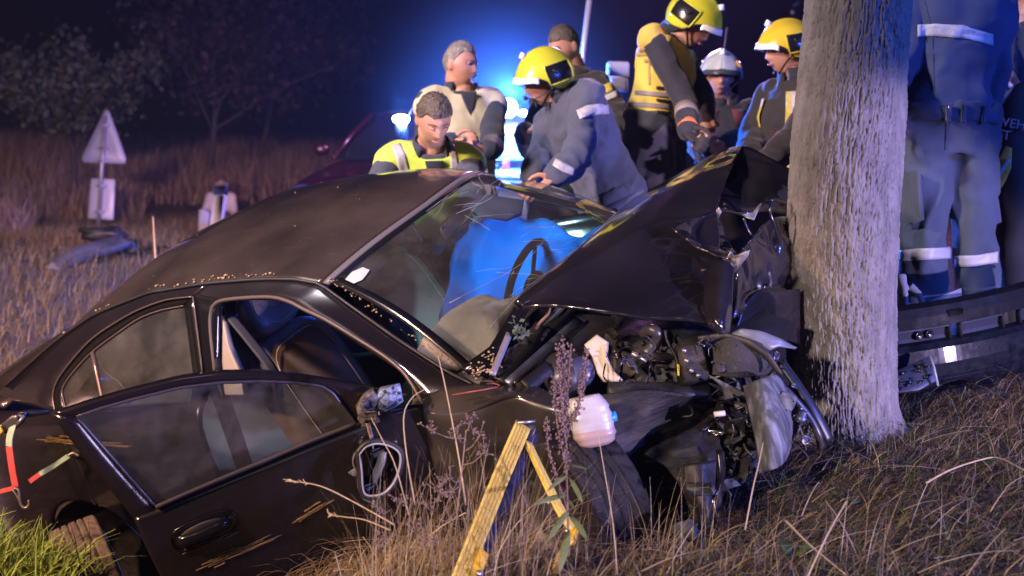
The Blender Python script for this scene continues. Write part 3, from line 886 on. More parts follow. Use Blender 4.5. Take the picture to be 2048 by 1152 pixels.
# the mirror shell dangling on its cables, glass gone
def MR(px, py, off): return DR(px, py, off)
mring = [(716, 905), (730, 889), (752, 882), (778, 886), (798, 898), (804, 915), (800, 940), (788, 968), (768, 988), (745, 994), (728, 990), (722, 970), (720, 940)]
rim = crom([MR(*q, .10) for q in mring + mring[:1]], 5)[:-1]
ms = part('mirror_housing', tube(rim, 0.011, 8, closed=True), trim, fd)
cc = rim.mean(0)
rows = [rim + (cc - rim) * s - DN * d for s, d in ((0.0, 0.0), (0.02, .05), (0.16, .085), (.5, .10), (.9, .102))]
part('mirror_shell', (np.stack(rows, 1).reshape(-1, 3), grid_faces(len(rim), 5, wrap_u=True)), gloss, fd)
part('mirror_rim', tube(rim + DN * .008 + (cc - rim) * .07, 0.004, 6, closed=True), mat('worn_rim', (0.25, 0.25, 0.28), 0.35), fd)
part('mirror_motor', tube(crom([MR(765, 903, .06), MR(762, 925, .07), MR(752, 948, .065), MR(748, 962, .05)], 5), np.linspace(.022, .014, 16), 8, .012), mat('motor_plastic', (0.12, 0.12, 0.14), 0.4), fd)
part('mirror_motor', box(MR(765, 900, .05), (.085, .03, .03), DB, bev=.008), mat('motor_plastic2', (0.05, 0.05, 0.06), 0.4), fd)
part('mirror_motor', box(MR(745, 975, .045), (.06, .03, .04), DB, bev=.008), mat('motor_blue', (0.05, 0.07, 0.14), 0.4), fd)
part('mirror_cover_shard', tube(crom([MR(728, 892, .09), MR(712, 905, .085), MR(707, 925, .085), MR(716, 950, .085), MR(718, 975, .085), MR(728, 996, .09), MR(745, 1005, .09)], 5), 0.010, 7, .005), MATS['broken_grey_plastic'], fd)
part('mirror_cover_shard', slab([MR(*q, .09) for q in ((696, 945), (710, 936), (722, 944), (712, 955))], .008, bev=.002), MATS['broken_grey_plastic'], fd)

# --- cabin ------------------------------------------------------------
def seat(y, mt, px=-0.18):
    def rbox(c, s, R, pw=3.2, n=22, m=14):
        v, f = ball((0, 0, 0), 1.0, n, m)
        v = np.sign(v) * (np.abs(v) ** (2 / pw)); v = v / (np.sum(np.abs(v) ** pw, 1, keepdims=True) ** (1 / pw))
        return (v * np.array(s) / 2) @ np.asarray(R).T + c, f
    tilt = np.array(Matrix.Rotation(rad(-20), 3, 'Y'))
    s = part('front_seat', rbox(np.array([px - .02, y, .74]), (0.15, 0.50, 0.66), tilt), mt)
    part('seat_cushion', rbox(np.array([px + .30, y, .42]), (0.56, 0.50, 0.18), np.eye(3)), mt, s)
    h = part('headrest', rbox(np.array([px - .13, y, 1.155]), (0.11, 0.28, 0.215), tilt), mt, s)
    loopz = [np.array([px - .13, y, 1.155]) + tilt @ np.array([.05, .108 * math.cos(t), .082 * math.sin(t)]) for t in np.linspace(0, 2 * math.pi, 40, endpoint=False)]
    part('stitching', tube(loopz, .0022, 5, closed=True), stitch, s)
    loopz = [np.array([px - .02, y, .74]) + tilt @ np.array([.068, .17 * np.sign(math.cos(t)) * abs(math.cos(t)) ** .5, .27 * np.sign(math.sin(t)) * abs(math.sin(t)) ** .5]) for t in np.linspace(0, 2 * math.pi, 50, endpoint=False)]
    part('stitching', tube(loopz, .0022, 5, closed=True), stitch, s)
    for e in (-.06, .06):
        part('headrest_post', tube([np.array([px - .12, y + e, 1.08]), np.array([px - .09, y + e, .98])], .007, 8), steel, s)
seat(-0.37, leather, -0.15)
seat(0.37, mat('driver_seat_leather', (0.05, 0.045, 0.045), 0.5, bump=.2, bscale=120), -0.18)
part('rear_bench', box((-1.02, 0, .62), (.16, 1.25, .62), np.array(Matrix.Rotation(rad(-24), 3, 'Y')), bev=.05), mat('bench_cloth', (0.05, 0.065, 0.10), 0.7, col2=(.08, .10, .15), scale=5))
part('rear_bench', box((-.72, 0, .40), (.52, 1.25, .16), bev=.05), MATS['bench_cloth'])
part('parcel_shelf', box((-1.45, 0, .93), (.62, 1.2, .03), bev=.01), cloth_dk)
part('cabin_floor', box((-.1, 0, .17), (2.4, 1.5, .03)), cloth_dk)
part('bulkhead', box((1.0, 0, .55), (.03, 1.5, .72)), cloth_dk)
part('boot_wall', box((-1.32, 0, .6), (.03, 1.4, .6)), cloth_dk)
pt = [GLS(*q, -.05) for q in ((437, 640), (446, 620), (462, 690), (486, 745), (492, 790), (455, 790))]
part('pillar_trim', slab(pt, .03, bev=.006), mat('pillar_trim_plastic', (0.26, 0.21, 0.17), .6))
part('seat_belt', tube(crom([GLS(452, 622, -.07), GLS(500, 680, -.1), GLS(548, 745, -.14), GLS(560, 800, -.2)], 5), .022, 6, .002), mat('belt_webbing', (.02, .02, .025), .7))
# far side window openings: pillars and door frames of the driver's side
def mir(P): return [np.array([p[0], -p[1], p[2]]) for p in P]
part('far_pillar_a', ribbon(mir(railf), mir([C1[0]] + list(crom(AP[3:], 6))), 0.025, 60, 3), paint)
part('far_roof_rail', ribbon(mir(rail_pts(-2.05, -.30, 30)), mir(list(crom(C1, 6))[::-1]), .02, 50, 2), paint)
part('far_pillar_b', box((-.38, .715, 1.14), (.11, .04, .44), np.array(Matrix.Rotation(rad(22), 3, 'X')), bev=.01), trim)
part('far_rear_glass', slab(np.array(mir(gl)) + [0, 0, 0], .004, bev=.001), glass('far_glass', (.45, .6, .8), .1, (.1, .12, .2)))
# dashboard, wheel, visor, mirror
def dash():
    ys = np.linspace(-.70, .70, 31); prof = [(.62, .50), (.58, .62), (.555, .72), (.57, .80), (.63, .855), (.72, .885), (.84, .90), (1.0, .905)]
    P = np.array([[(px_ + .03 * (1 - (y / .7) ** 2), y, pz + .012 * math.exp(-((y - .37) / .2) ** 2)) for px_, pz in prof] for y in ys])
    return shell(P, .02, flip=True)
part('dashboard', dash(), mat('dash_plastic', (.030, .028, .030), .6, col2=(.05, .046, .046), scale=7, bump=.2, bscale=150))
wc = np.array([.50, .37, .82]); wa = unit([-.9, 0, .42]); wl = np.array([0, 1.0, 0]); wu = np.cross(wa, wl)
sw = part('steering_wheel', tube([wc + (wl * math.cos(t) + wu * math.sin(t)) * .185 for t in np.linspace(0, 2 * math.pi, 40, endpoint=False)], .017, 10, closed=True), gloss)
part('wheel_hub', ball(wc - wa * .03, (1, 1, 1), 16, 10, np.stack([wl * .075, wu * .065, wa * .035], 1)), trim, sw)
for t in (0.05, math.pi - .05, -math.pi / 2):
    part('spoke', tube([wc - wa * .02 + (wl * math.cos(t) + wu * math.sin(t)) * s for s in (.06, .12, .18)], .014, 8, .008), trim, sw)
part('steering_column', tube([wc - wa * .03, wc - wa * .30], .04, 10), trim, sw)
vis = [screen_pt(s, q) + [-.03, 0, -.05] for s, q in ((.10, .30), (.13, .62), (.36, .70), (.42, .45), (.38, .30), (.22, .24))]
part('sun_visor', slab(vis, .016, bev=.006), mat('visor_cloth', (.05, .06, .10), .8))
part('interior_mirror', box(screen_pt(.20, 0.05) + [-.05, 0, -.04], (.03, .22, .065), bev=.015), trim)
# pale cloth over the dash, added to stand in for a windscreen reflection
def reflection_cloth():
    P = np.zeros((34, 30, 3))
    for i, a in enumerate(np.linspace(0, 1, 34)):
        for j, b in enumerate(np.linspace(0, 1, 30)):
            y = -.60 + .52 * a + .04 * math.sin(b * 7 + a * 3)
            x = .88 - .36 * b + .03 * math.sin(a * 9 + b * 4)
            r = math.sin(math.pi * min(1, a * 1.02)) ** .6 * math.sin(math.pi * (.12 + .88 * b) ) ** .7
            z = .90 + .16 * r + .020 * float(fbm(np.array([[a * 4.1, b * 3.7, 2.2]]), 3)[0]) - max(0, b - .8) * .6
            P[i, j] = (x, y, z)
    return shell(P, .006)
part('reflection_cloth', reflection_cloth(), mat('reflection_cloth_pale', (.24, .20, .165), .85, col2=(.15, .125, .105), scale=5, bump=.35, bscale=25))

# --- wheels -----------------------------------------------------------
def wheel(name, c, out, R=0.312, wd=0.205, mt=rubber):
    out = unit(out)
    up0 = np.array([0, 0, 1.0]); a = unit(np.cross(out, up0)); b = np.cross(a, out)
    rim_ = mat('steel_rim', (.045, .043, .045), .5, .6, col2=(.08, .07, .06), scale=12)
    vf = lathe([(.665 * R, -.49 * wd), (.64 * R, -.40 * wd), (.60 * R, 0), (.62 * R, .30 * wd), (.655 * R, .47 * wd), (.67 * R, .50 * wd), (.645 * R, .47 * wd), (.60 * R, .34 * wd), (.56 * R, .26 * wd), (.40 * R, .38 * wd), (.20 * R, .30 * wd), (0.001, .29 * wd)], 48, out)
    root = rm = mesh(name, vf, rim_, car, local=True); root.location = Vector(c)
    prof = [(-.5, .66), (-.53, .72), (-.545, .82), (-.53, .91), (-.49, .965), (-.44, .99)]
    w = [q[0] * wd for q in prof]; r = [q[1] * R for q in prof]
    tw = np.linspace(-.42, .42, 41) * wd; groove = []
    for q in tw:
        u = q / wd
        d = any(abs(u - g) < .022 for g in (-.25, -.085, .085, .25))
        groove.append((R * (1 - .012 * abs(u / .42) ** 3) - (.009 if d else 0)))
    ws = np.r_[w, tw, -np.array(w)[::-1]]; rs = np.r_[r, groove, np.array(r)[::-1]]
    n = 216; th = np.linspace(0, 2 * np.pi, n, endpoint=False)
    P = np.zeros((n, len(ws), 3))
    for i, t in enumerate(th):
        rr = rs.copy()
        for k in range(6, 6 + 41):
            u = tw[k - 6] / wd
            ph = (i + int(u * 26)) % 6
            if abs(u) > .27 and ph < 2 and abs(u) < .46: rr[k] -= .006
            elif abs(u) < .24 and (i + int(abs(u) * 40)) % 9 < 1: rr[k] -= .004
        P[i] = out[None] * ws[:, None] + (a * math.cos(t) + b * math.sin(t))[None] * rr[:, None]
    mesh('tyre', (P.reshape(-1, 3), grid_faces(n, len(ws), wrap_u=True)), mt, root, local=True)
    hole = mat('rim_hole', (.004, .004, .004), .8)
    for k in range(10):
        t = 2 * math.pi * k / 10
        cdir = a * math.cos(t) + b * math.sin(t)
        mesh('rim_hole', ball(cdir * .47 * R + out * .335 * wd, (1, 1, 1), 10, 6, np.stack([cdir * .028, np.cross(out, cdir) * .017, out * .012], 1)), hole, rm, local=True)
    for k in range(5):
        t = 2 * math.pi * (k + .5) / 5
        cdir = a * math.cos(t) + b * math.sin(t)
        mesh('wheel_bolt', lathe([(.011, 0), (.011, .016), (.0, .018)], 6, out, cdir * .19 * R + out * .29 * wd), steel, rm, local=True)
    mesh('hub_cap', lathe([(.045, .27 * wd), (.04, .40 * wd), (.0, .42 * wd)], 20, out), rim_, rm, local=True)
    return root
st_f = rad(25)
wheel('front_wheel', SIDE(1152, 1012, -.78), (-math.sin(st_f), -math.cos(st_f), 0.04))
tyre_lit = mat('warm_lit_tyre', (.10, .075, .062), .85, col2=(.17, .125, .10), scale=14, bump=.25, bscale=140)  # warm lamplight put into this tyre's brighter brown colour
wheel('rear_wheel', (-1.29, -1.0, .17), (-math.sin(rad(30)), -math.cos(rad(30)), .06), mt=tyre_lit)

RACK = False
# ------------------------------------------------------------------ crushed front of the car
# bonnet, buckled: rear edge A, fold B, near edge C
COLS = [((1040, 618, 4.10), (1043, 614, 4.09), (1046, 616, 4.08)),
        ((1180, 490, 4.50), (1112, 562, 4.12), (1122, 617, 4.02)),
        ((1262, 408, 4.82), (1200, 512, 4.19), (1212, 628, 3.97)),
        ((1360, 352, 4.93), (1290, 458, 4.27), (1300, 642, 3.94)),
        ((1440, 308, 4.98), (1370, 436, 4.32), (1395, 646, 3.92)),
        ((1488, 295, 4.98), (1432, 424, 4.36), (1452, 660, 3.90))]
A_ = crom([CW(*c[0]) for c in COLS], 20); B_ = crom([CW(*c[1]) for c in COLS], 20); C_ = crom([CW(*c[2]) for c in COLS], 20)
def between(a, b, n, bow):
    rows = []
    d = np.cross(np.gradient(a, axis=0), b - a); d /= np.linalg.norm(d, axis=1, keepdims=True) + 1e-9
    for s in np.linspace(0, 1, n):
        rows.append(a + (b - a) * s + d * bow * math.sin(math.pi * s))
    return rows
rows = between(A_, B_, 22, -0.02)[:-1] + between(B_, C_, 36, 0.014)
P = np.stack(rows, 1)                           # (cols, rows, 3)
ncol = P.shape[0]
wgt = np.clip((np.arange(ncol) / (ncol - 1) - .55) / .45, 0, 1)[:, None] ** 1.3
nz_ = fbm(P * [5.5, 4.0, 5.5] + 3.7, 3)
ridge = 1 - 2 * np.abs(fbm(P * [4.2, 3.2, 4.2] + 11.1, 2))
dirn = CARR.T @ (C2W @ np.array([0, -.25, -.97]))
P = P + dirn * (0.016 * nz_ * (0.45 + wgt) + 0.030 * ridge * wgt + 0.006 * (1 - 2 * np.abs(fbm(P * 9.0 + 2.0, 2))) * (.25 + wgt))[..., None]
bon = part('bonnet', shell(P, 0.012), paint_bon)
part('crease_edge', tube(B_[2:-2], .0045, 6), paint_mat('highlight_paint', (.03, .025, .025), (.2, .16, .13), .3, 6.0, .25, .5), bon)  # paler tubes paint the highlight along the fold and rear edge
part('rear_highlight', tube(A_[4:-1], .005, 6), MATS['highlight_paint'], bon)
def cpanel(name, cols, mt, seed, amp, th=.008, nu=10, nv=14, par=None, rscale=6.0):
    """crumpled sheet through a net of (px, py, depth) rows"""
    net = np.array([[CW(*q) for q in c] for c in cols])
    s1 = np.stack([crom(net[:, j], nu) for j in range(net.shape[1])], 1)
    P = np.stack([crom(s1[i], nv) for i in range(s1.shape[0])], 0)
    r = 1 - 2 * np.abs(fbm(P * rscale + seed, 2))
    P = P + dirn * (amp * (r + .6 * fbm(P * rscale * 2 + seed * 2, 2)))[..., None]
    return part(name, shell(P, th), mt, par)
foil = paint_mat('creased_paint', BLK, (0.12, 0.11, 0.12), 0.12, 4.0, 0.14, 0.5, coat=1.0)
# crumpled forward part of the bonnet reaching to the trunk
cpanel('bonnet_crumple', [((1440, 310, 4.97), (1400, 385, 4.62), (1430, 424, 4.37)), ((1490, 297, 4.97), (1470, 380, 4.65), (1480, 430, 4.45)),
                          ((1545, 322, 4.90), (1540, 385, 4.66), (1535, 425, 4.52)), ((1640, 372, 4.82), (1630, 410, 4.72), (1620, 440, 4.65))], foil, 2.2, .012, par=bon)
cpanel('bonnet_dent', [((1342, 458, 4.18), (1380, 490, 4.14), (1420, 508, 4.10), (1460, 522, 4.06)), ((1380, 440, 4.26), (1405, 470, 4.30), (1435, 495, 4.28), (1466, 515, 4.16)),
                       ((1436, 422, 4.34), (1440, 450, 4.40), (1455, 485, 4.36), (1475, 512, 4.22))], foil, 5.1, .012, par=bon, nu=14, nv=12, rscale=9)
cpanel('bonnet_fold', [((1425, 520, 4.04), (1410, 580, 3.99), (1415, 640, 3.93), (1435, 664, 3.91)), ((1452, 524, 4.02), (1440, 585, 3.94), (1440, 640, 3.89), (1445, 666, 3.89)),
                       ((1466, 522, 4.05), (1462, 580, 3.98), (1460, 630, 3.96), (1456, 664, 3.93))], foil, 7.7, .006, par=bon, nu=12, nv=12)
cpanel('bonnet_crumple', [((1468, 520, 4.12), (1470, 570, 4.10), (1462, 640, 4.05)), ((1500, 480, 4.30), (1505, 540, 4.25), (1490, 620, 4.20)), ((1540, 440, 4.45), (1550, 510, 4.40), (1540, 575, 4.36)),
                          ((1610, 430, 4.62), (1610, 520, 4.55), (1605, 575, 4.52))], foil, 12.4, .022, par=bon, nu=14, nv=14, rscale=7)
bare = mat('bare_metal', (0.34, 0.33, 0.36), 0.4, 0.5, col2=(.2, .19, .21), scale=30)
part('torn_metal', slab([CW(*q) for q in ((1452, 520, 4.08), (1461, 500, 4.05), (1466, 512, 4.05), (1500, 500, 4.02), (1496, 512, 4.03), (1470, 545, 4.05), (1462, 540, 4.06))], .006, bev=.002), bare, bon)
part('torn_metal', slab([CW(*q) for q in ((1427, 428, 4.33), (1438, 414, 4.31), (1443, 424, 4.31), (1437, 436, 4.32))], .005, bev=.0015), bare, bon)
part('torn_metal', slab([CW(*q) for q in ((1484, 430, 4.40), (1496, 428, 4.39), (1506, 436, 4.38), (1520, 408, 4.42), (1524, 406, 4.42), (1508, 440, 4.37), (1494, 436, 4.38))], .005, bev=.0015), bare, bon)
for seed, pts in enumerate(([(1526, 405, 4.4), (1545, 400, 4.4), (1573, 405, 4.45)], [(1543, 402, 4.38), (1540, 425, 4.37), (1548, 450, 4.38), (1556, 478, 4.4)], [(1487, 436, 4.36), (1494, 455, 4.36), (1506, 474, 4.37)], [(1450, 655, 3.98), (1468, 625, 4.05), (1487, 598, 4.12), (1510, 582, 4.2), (1560, 572, 4.3)])):
    part('folded_edge', tube(crom([CW(*q) for q in pts], 6), .007, 6, .004), MATS['creased_paint'], bon)
# dark sheet beside the trunk, under the fold
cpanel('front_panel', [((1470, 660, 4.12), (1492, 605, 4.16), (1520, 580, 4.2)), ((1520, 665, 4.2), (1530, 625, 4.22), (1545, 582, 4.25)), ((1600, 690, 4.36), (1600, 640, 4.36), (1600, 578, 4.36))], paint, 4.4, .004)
# scratches on the near face of the bonnet
pale = mat('pale_scratch', (0.30, 0.28, 0.30), 0.6)
def on_bonnet(px, py):
    n = np.cross(C_[50] - B_[50], C_[70] - B_[50]); n = unit(n)
    return CP(px, py, n, n @ B_[50])
Pf = P.reshape(-1, 3)
Pcam = (CARR @ Pf.T).T + CARO - CAM
Pcam = Pcam @ C2W
Ppx = np.stack([Pcam[:, 0] / Pcam[:, 2] * FPX + 1024, Pcam[:, 1] / Pcam[:, 2] * FPX + 576], 1)
def drape(px, py, lift=.003):
    k = np.argsort(np.hypot(Ppx[:, 0] - px, Ppx[:, 1] - py))[:4]
    return CW(px, py, Pcam[k, 2].mean() - lift)
for pts, r in (([(1110, 583), (1140, 566), (1175, 550), (1200, 542)], .0022), ([(1108, 586), (1150, 578), (1180, 570)], .0028), ([(1195, 545), (1205, 540), (1200, 556), (1210, 560), (1190, 572)], .002),
               ([(1200, 570), (1180, 592), (1165, 604)], .0018), ([(1120, 610), (1150, 606), (1170, 600)], .0016), ([(1118, 580), (1160, 572)], .0015), ([(1330, 565), (1336, 562)], .0018), ([(1270, 600), (1276, 599)], .002)):
    part('scratch', tube(resample([drape(*q) for q in pts], 3 * len(pts)), r, 4, r * .5), pale, bon)

# near wing, torn open: rows top edge -> crease -> lower edge
def wp(px, py, y): return SIDE(px, py, y)
wing_top = [wp(848, 800, -.82), wp(885, 778, -.80), wp(940, 772, -.78), wp(1013, 774, -.77), wp(1076, 779, -.79), wp(1142, 815, -.84), wp(1165, 838, -.86)]
wing_cr = [wp(850, 830, -.86), wp(892, 835, -.885), wp(940, 826, -.90), wp(1022, 793, -.90), wp(1076, 806, -.90), wp(1138, 824, -.89), wp(1165, 846, -.87)]
wing_lo = [wp(862, 935, -.87), wp(900, 935, -.88), wp(960, 905, -.89), wp(1010, 890, -.885), wp(1060, 885, -.885), wp(1130, 880, -.88), wp(1168, 872, -.86)]
wing_bt = [wp(880, 1060, -.83), wp(915, 1040, -.84), wp(975, 965, -.86), wp(1015, 925, -.87), wp(1060, 905, -.87), wp(1130, 893, -.87), wp(1170, 880, -.85)]
def rowsmooth(*R, n=8, m=8):
    R = [crom(r, n) for r in R]
    out = []
    for a, b in zip(R[:-1], R[1:]):
        for s in np.linspace(0, 1, m, endpoint=False): out.append(a + (b - a) * s)
    out.append(R[-1])
    return np.stack(out, 1)
WG = rowsmooth(wing_top, wing_cr, wing_lo, wing_bt)
WG = WG + np.array([0, 1, 0]) * (0.010 * fbm(WG * 7.0, 2))[..., None]
wing = part('front_wing', shell(WG, .006, flip=False), paint_mat('wing_paint', (0.012, 0.011, 0.012), (0.10, 0.085, 0.075), 0.35, 4.0, 0.22, 0.6))
part('wing_edge', tube(resample(crom(wing_cr[2:6], 8) + [0, -.004, .002], 30), .004, 6), MATS['creased_paint'], wing)
part('wire', tube(crom([CW(905, 790, 3.9), CW(940, 784, 3.85), CW(975, 778, 3.85), CW(1000, 772, 3.9), CW(985, 766, 3.95)], 6), .0025, 6), mat('red_wire', (.25, .05, .05), .5))

# cowl, wiper, bulkhead strips running up to the bonnet hinge
def strip(a, b, w, mt, th=.01, name='cowl_strip', sag=0.0):
    a, b = np.asarray(a), np.asarray(b)
    side = unit(np.cross(b - a, dirn)) * w / 2
    return part(name, ribbon([a - side, (a + b) / 2 - side + [0, 0, sag], b - side], [a + side, (a + b) / 2 + side + [0, 0, sag], b + side], th, 9, 1), mt)
bl = mat('bluish_metal', (.10, .11, .16), .3, .7, rough2=.5, scale=20)
strip(CW(962, 752, 4.02), CW(1050, 608, 4.35), .05, gloss, .02)
strip(CW(984, 752, 3.98), CW(1018, 670, 4.12), .022, mat('wiper_arm', (.16, .15, .17), .4), .012, 'wiper_arm')
strip(CW(1015, 770, 3.95), CW(1160, 640, 4.25), .035, bl); strip(CW(1025, 772, 3.93), CW(1172, 648, 4.22), .012, gloss, .02)
strip(CW(1034, 775, 3.92), CW(1135, 690, 4.15), .045, mudp); strip(CW(1050, 775, 3.9), CW(1100, 735, 3.98), .05, darkp)
strip(CW(1000, 765, 4.0), CW(1085, 655, 4.3), .06, trim); strip(CW(985, 735, 4.08), CW(1060, 690, 4.2), .05, mat('scuttle', (.05, .05, .075), .4))
part('cowl_panel', slab([CW(*q) for q in ((960, 765, 4.05), (1050, 620, 4.5), (1260, 640, 4.5), (1240, 770, 4.2))], .02, bev=.006), darkp)
part('twig', tube(crom([CW(1100, 614, 4.1), CW(1096, 628, 4.1), CW(1080, 645, 4.1), CW(1072, 658, 4.12)], 5), .005, 6), mat('twig_bark', (.16, .09, .06), .7))
lm = mat('leaf_debris', (.05, .075, .05), .7, col2=(.09, .12, .08), scale=30)
LV = []
for k in range(60):
    c = CW(1042 + random.gauss(0, 9) , 662 + random.gauss(0, 11), 4.10 + random.gauss(0, .02))
    a, b = unit(RNG.normal(size=3)), unit(RNG.normal(size=3)); s = random.uniform(.008, .02)
    LV.append((np.array([c, c + a * s, c + a * s + b * s * .7, c + b * s * .8]), [(0, 1, 2, 3)]))
part('leaf_debris', join(*LV), lm, smooth=False)['kind'] = 'stuff'
stw = mat('blossom_litter', (.34, .25, .14), .8, col2=(.20, .12, .06), scale=60)
LV = []
for (x, y, d, n, sx, sy) in ((985, 722, 4.06, 40, 9, 12), (955, 742, 4.02, 26, 12, 6), (975, 745, 4.0, 12, 8, 4)):
    for k in range(n):
        c = CW(x + random.gauss(0, sx), y + random.gauss(0, sy), d - .02)
        LV.append(ball(c, np.array([.004, .003, .003]) * random.uniform(.6, 1.5), 5, 4))
part('blossom_litter', join(*LV), stw)['kind'] = 'stuff'
LV = []
for (x, n) in ((-1.35, 5), (-1.0, 5), (-.62, 6), (-.45, 5), (-.30, 10), (-.22, 10), (-.1, 5), (0.0, 4)):
    for k in range(n):
        xx = x + random.gauss(0, .05); y = -rail_y(xx) + random.uniform(.005, .03)
        LV.append(ball(racked((xx, y, roof_pt(xx, y) + .005)), np.array([.006, .004, .004]) * random.uniform(.5, 1.4), 5, 4))
for k in range(26):
    xx, y = random.uniform(-1.2, .25), random.uniform(-.5, .5)
    LV.append(ball(racked((xx, y, roof_pt(xx, y) + .002)), np.array([.003, .0022, .0015]) * random.uniform(.3, 1.4), 5, 4))
for k in range(46):
    s = random.random(); p = np.array(apil[0]) + (np.array(apil[3]) - apil[0]) * s
    LV.append(ball(p + [random.gauss(.02, .006), random.uniform(.01, .03), .012], np.array([.004, .003, .003]) * random.uniform(.5, 1.5), 5, 4))
part('blossom_litter', join(*LV), stw)['kind'] = 'stuff'

# engine bay
part('engine_block', lump(CW(1330, 740, 4.35), (.42, .30, .22), np.eye(3), 2, None, None, 20, 12, .25), darkp)
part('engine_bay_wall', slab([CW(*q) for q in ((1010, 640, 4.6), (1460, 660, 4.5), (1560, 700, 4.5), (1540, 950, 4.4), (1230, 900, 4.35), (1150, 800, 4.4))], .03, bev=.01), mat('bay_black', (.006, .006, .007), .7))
part('brake_servo', ball(CW(1128, 752, 4.05), (.10, .10, .085), 22, 14), mat('servo_paint', (.03, .028, .03), .3, .4, rough2=.55, scale=12))
part('brake_servo', lathe([(.055, .0), (.05, .05), (.02, .06), (0, .06)], 16, dirn, CW(1158, 748, 4.02)), mat('bluish_plastic', (.03, .035, .08), .35))
part('coolant_panel', slab([CW(*q) for q in ((1170, 690, 4.0), (1195, 670, 4.02), (1216, 684, 4.0), (1214, 715, 3.98), (1226, 742, 3.97), (1244, 758, 3.96), (1243, 767, 3.96), (1208, 764, 3.98), (1196, 748, 3.99), (1186, 715, 4.0))], .035, bev=.008, bulge=.012), beige)
part('hose', tube(crom([CW(*q) for q in ((1288, 668, 4.05), (1305, 660, 4.0), (1316, 672, 4.0), (1308, 690, 4.02), (1295, 706, 4.02), (1312, 716, 4.02), (1345, 716, 4.08))], 8), .020, 10), mat('rubber_hose', (.035, .032, .034), .35))
part('hose', tube(crom([CW(*q) for q in ((1230, 700, 4.1), (1240, 725, 4.08), (1235, 760, 4.1))], 6), .012, 8), MATS['rubber_hose'])
part('pipe', tube([CW(1264, 706, 4.0), CW(1300, 728, 4.02)], .007, 8), steel)
part('wiring', tube(crom([CW(*q) for q in ((1330, 660, 3.98), (1336, 685, 3.97), (1352, 715, 3.96), (1358, 750, 3.95))], 6), .006, 6), darkp)
part('yellow_tag', slab([CW(*q) for q in ((1354, 728, 3.93), (1359, 730, 3.93), (1359, 753, 3.92), (1355, 750, 3.92))], .006, bev=.001), mat('yellow_plastic', (.55, .38, .02), .45))
part('strut_tower', slab([CW(*q) for q in ((1352, 690, 3.98), (1395, 672, 4.0), (1415, 765, 3.95), (1362, 772, 3.94))], .10, bev=.015), mudp)
for q in ((1368, 702), (1382, 742), (1372, 722), (1396, 752)):
    part('bolt', lathe([(.008, 0), (.008, .012), (0, .014)], 6, dirn, CW(*q, 3.90)), steel)
part('inner_wing', slab([CW(*q) for q in ((1215, 772, 3.95), (1340, 770, 3.98), (1420, 775, 3.98), (1420, 800, 3.95), (1215, 795, 3.92))], .05, bev=.01), darkp)
# wheel house liner, scuffed
cpanel('wheel_house', [((1200, 790, 3.90), (1205, 840, 3.88), (1220, 900, 3.86), (1250, 930, 3.9)), ((1290, 780, 3.90), (1290, 840, 3.92), (1290, 890, 3.95), (1300, 925, 3.95)),
                       ((1390, 790, 3.95), (1370, 830, 4.0), (1345, 880, 4.0), (1340, 920, 3.98)), ((1440, 800, 4.05), (1410, 840, 4.08), (1390, 890, 4.05), (1380, 930, 4.0))], mudp, 3.3, .010, nu=10, nv=10)
cpanel('torn_liner', [((1285, 905, 3.86), (1330, 880, 3.86), (1385, 855, 3.88), (1420, 830, 3.92)), ((1330, 935, 3.82), (1365, 915, 3.80), (1405, 890, 3.82), (1440, 865, 3.88)),
                      ((1365, 985, 3.78), (1395, 965, 3.76), (1425, 950, 3.78), (1450, 930, 3.84)), ((1385, 1045, 3.76), (1405, 1040, 3.74), (1425, 1030, 3.76), (1440, 1020, 3.8))], mudp, 6.1, .012, nu=9, nv=7, rscale=11)
cpanel('bumper_bracket', [((1368, 930, 3.74), (1372, 985, 3.72), (1395, 1020, 3.70), (1400, 1060, 3.70)), ((1400, 925, 3.72), (1405, 985, 3.68), (1412, 1030, 3.67), (1415, 1068, 3.68)), ((1430, 920, 3.76), (1432, 980, 3.73), (1428, 1030, 3.72), (1432, 1062, 3.72))], darkp, 9.9, .006, nu=8, nv=8)
part('bracket_lip', tube(crom([CW(*q) for q in ((1438, 900, 3.76), (1442, 960, 3.72), (1425, 1000, 3.68), (1432, 1050, 3.68), (1420, 1078, 3.68))], 6), .010, 6, .006), gloss)
part('bracket_block', box(CW(1402, 978, 3.66), (.09, .03, .035), bev=.006), darkp)
part('bracket_foot', lump(CW(1372, 1062, 3.68), (.045, .03, .03), np.eye(3), 5, None, None, 12, 8, .3), greyp)
# headlamp remains
cpanel('headlamp_housing', [((1428, 690, 3.93), (1432, 715, 3.92), (1428, 748, 3.93)), ((1470, 678, 3.90), (1475, 710, 3.88), (1470, 752, 3.90)), ((1520, 695, 3.92), (1522, 720, 3.90), (1515, 745, 3.92)), ((1536, 712, 3.96), (1534, 728, 3.95), (1528, 742, 3.95))],
       mat('sooty_plastic', (.022, .020, .019), .75, col2=(.06, .055, .05), scale=60, bump=.5, bscale=200, contrast=(.6, .75)), 1.2, .004, th=.02)
for q, s in (((1465, 692), (.045, .02, .012)), ((1490, 706), (.014, .02, .045)), ((1510, 712), (.03, .02, .04)), ((1440, 735), (.03, .02, .03))):
    part('housing_block', box(CW(*q, 3.88), s, bev=.004), MATS['sooty_plastic'])
part('headlamp_lens', ribbon([CW(*q) for q in ((1463, 668, 3.94), (1480, 657, 3.92), (1520, 662, 3.91), (1560, 678, 3.92), (1592, 697, 3.95))], [CW(*q) for q in ((1468, 672, 3.93), (1500, 678, 3.91), (1538, 702, 3.90), (1556, 694, 3.91), (1590, 699, 3.94))], .006, 24, 2),
     mat('frosted_lens', (.15, .155, .175), .4, col2=(.10, .105, .12), scale=14))
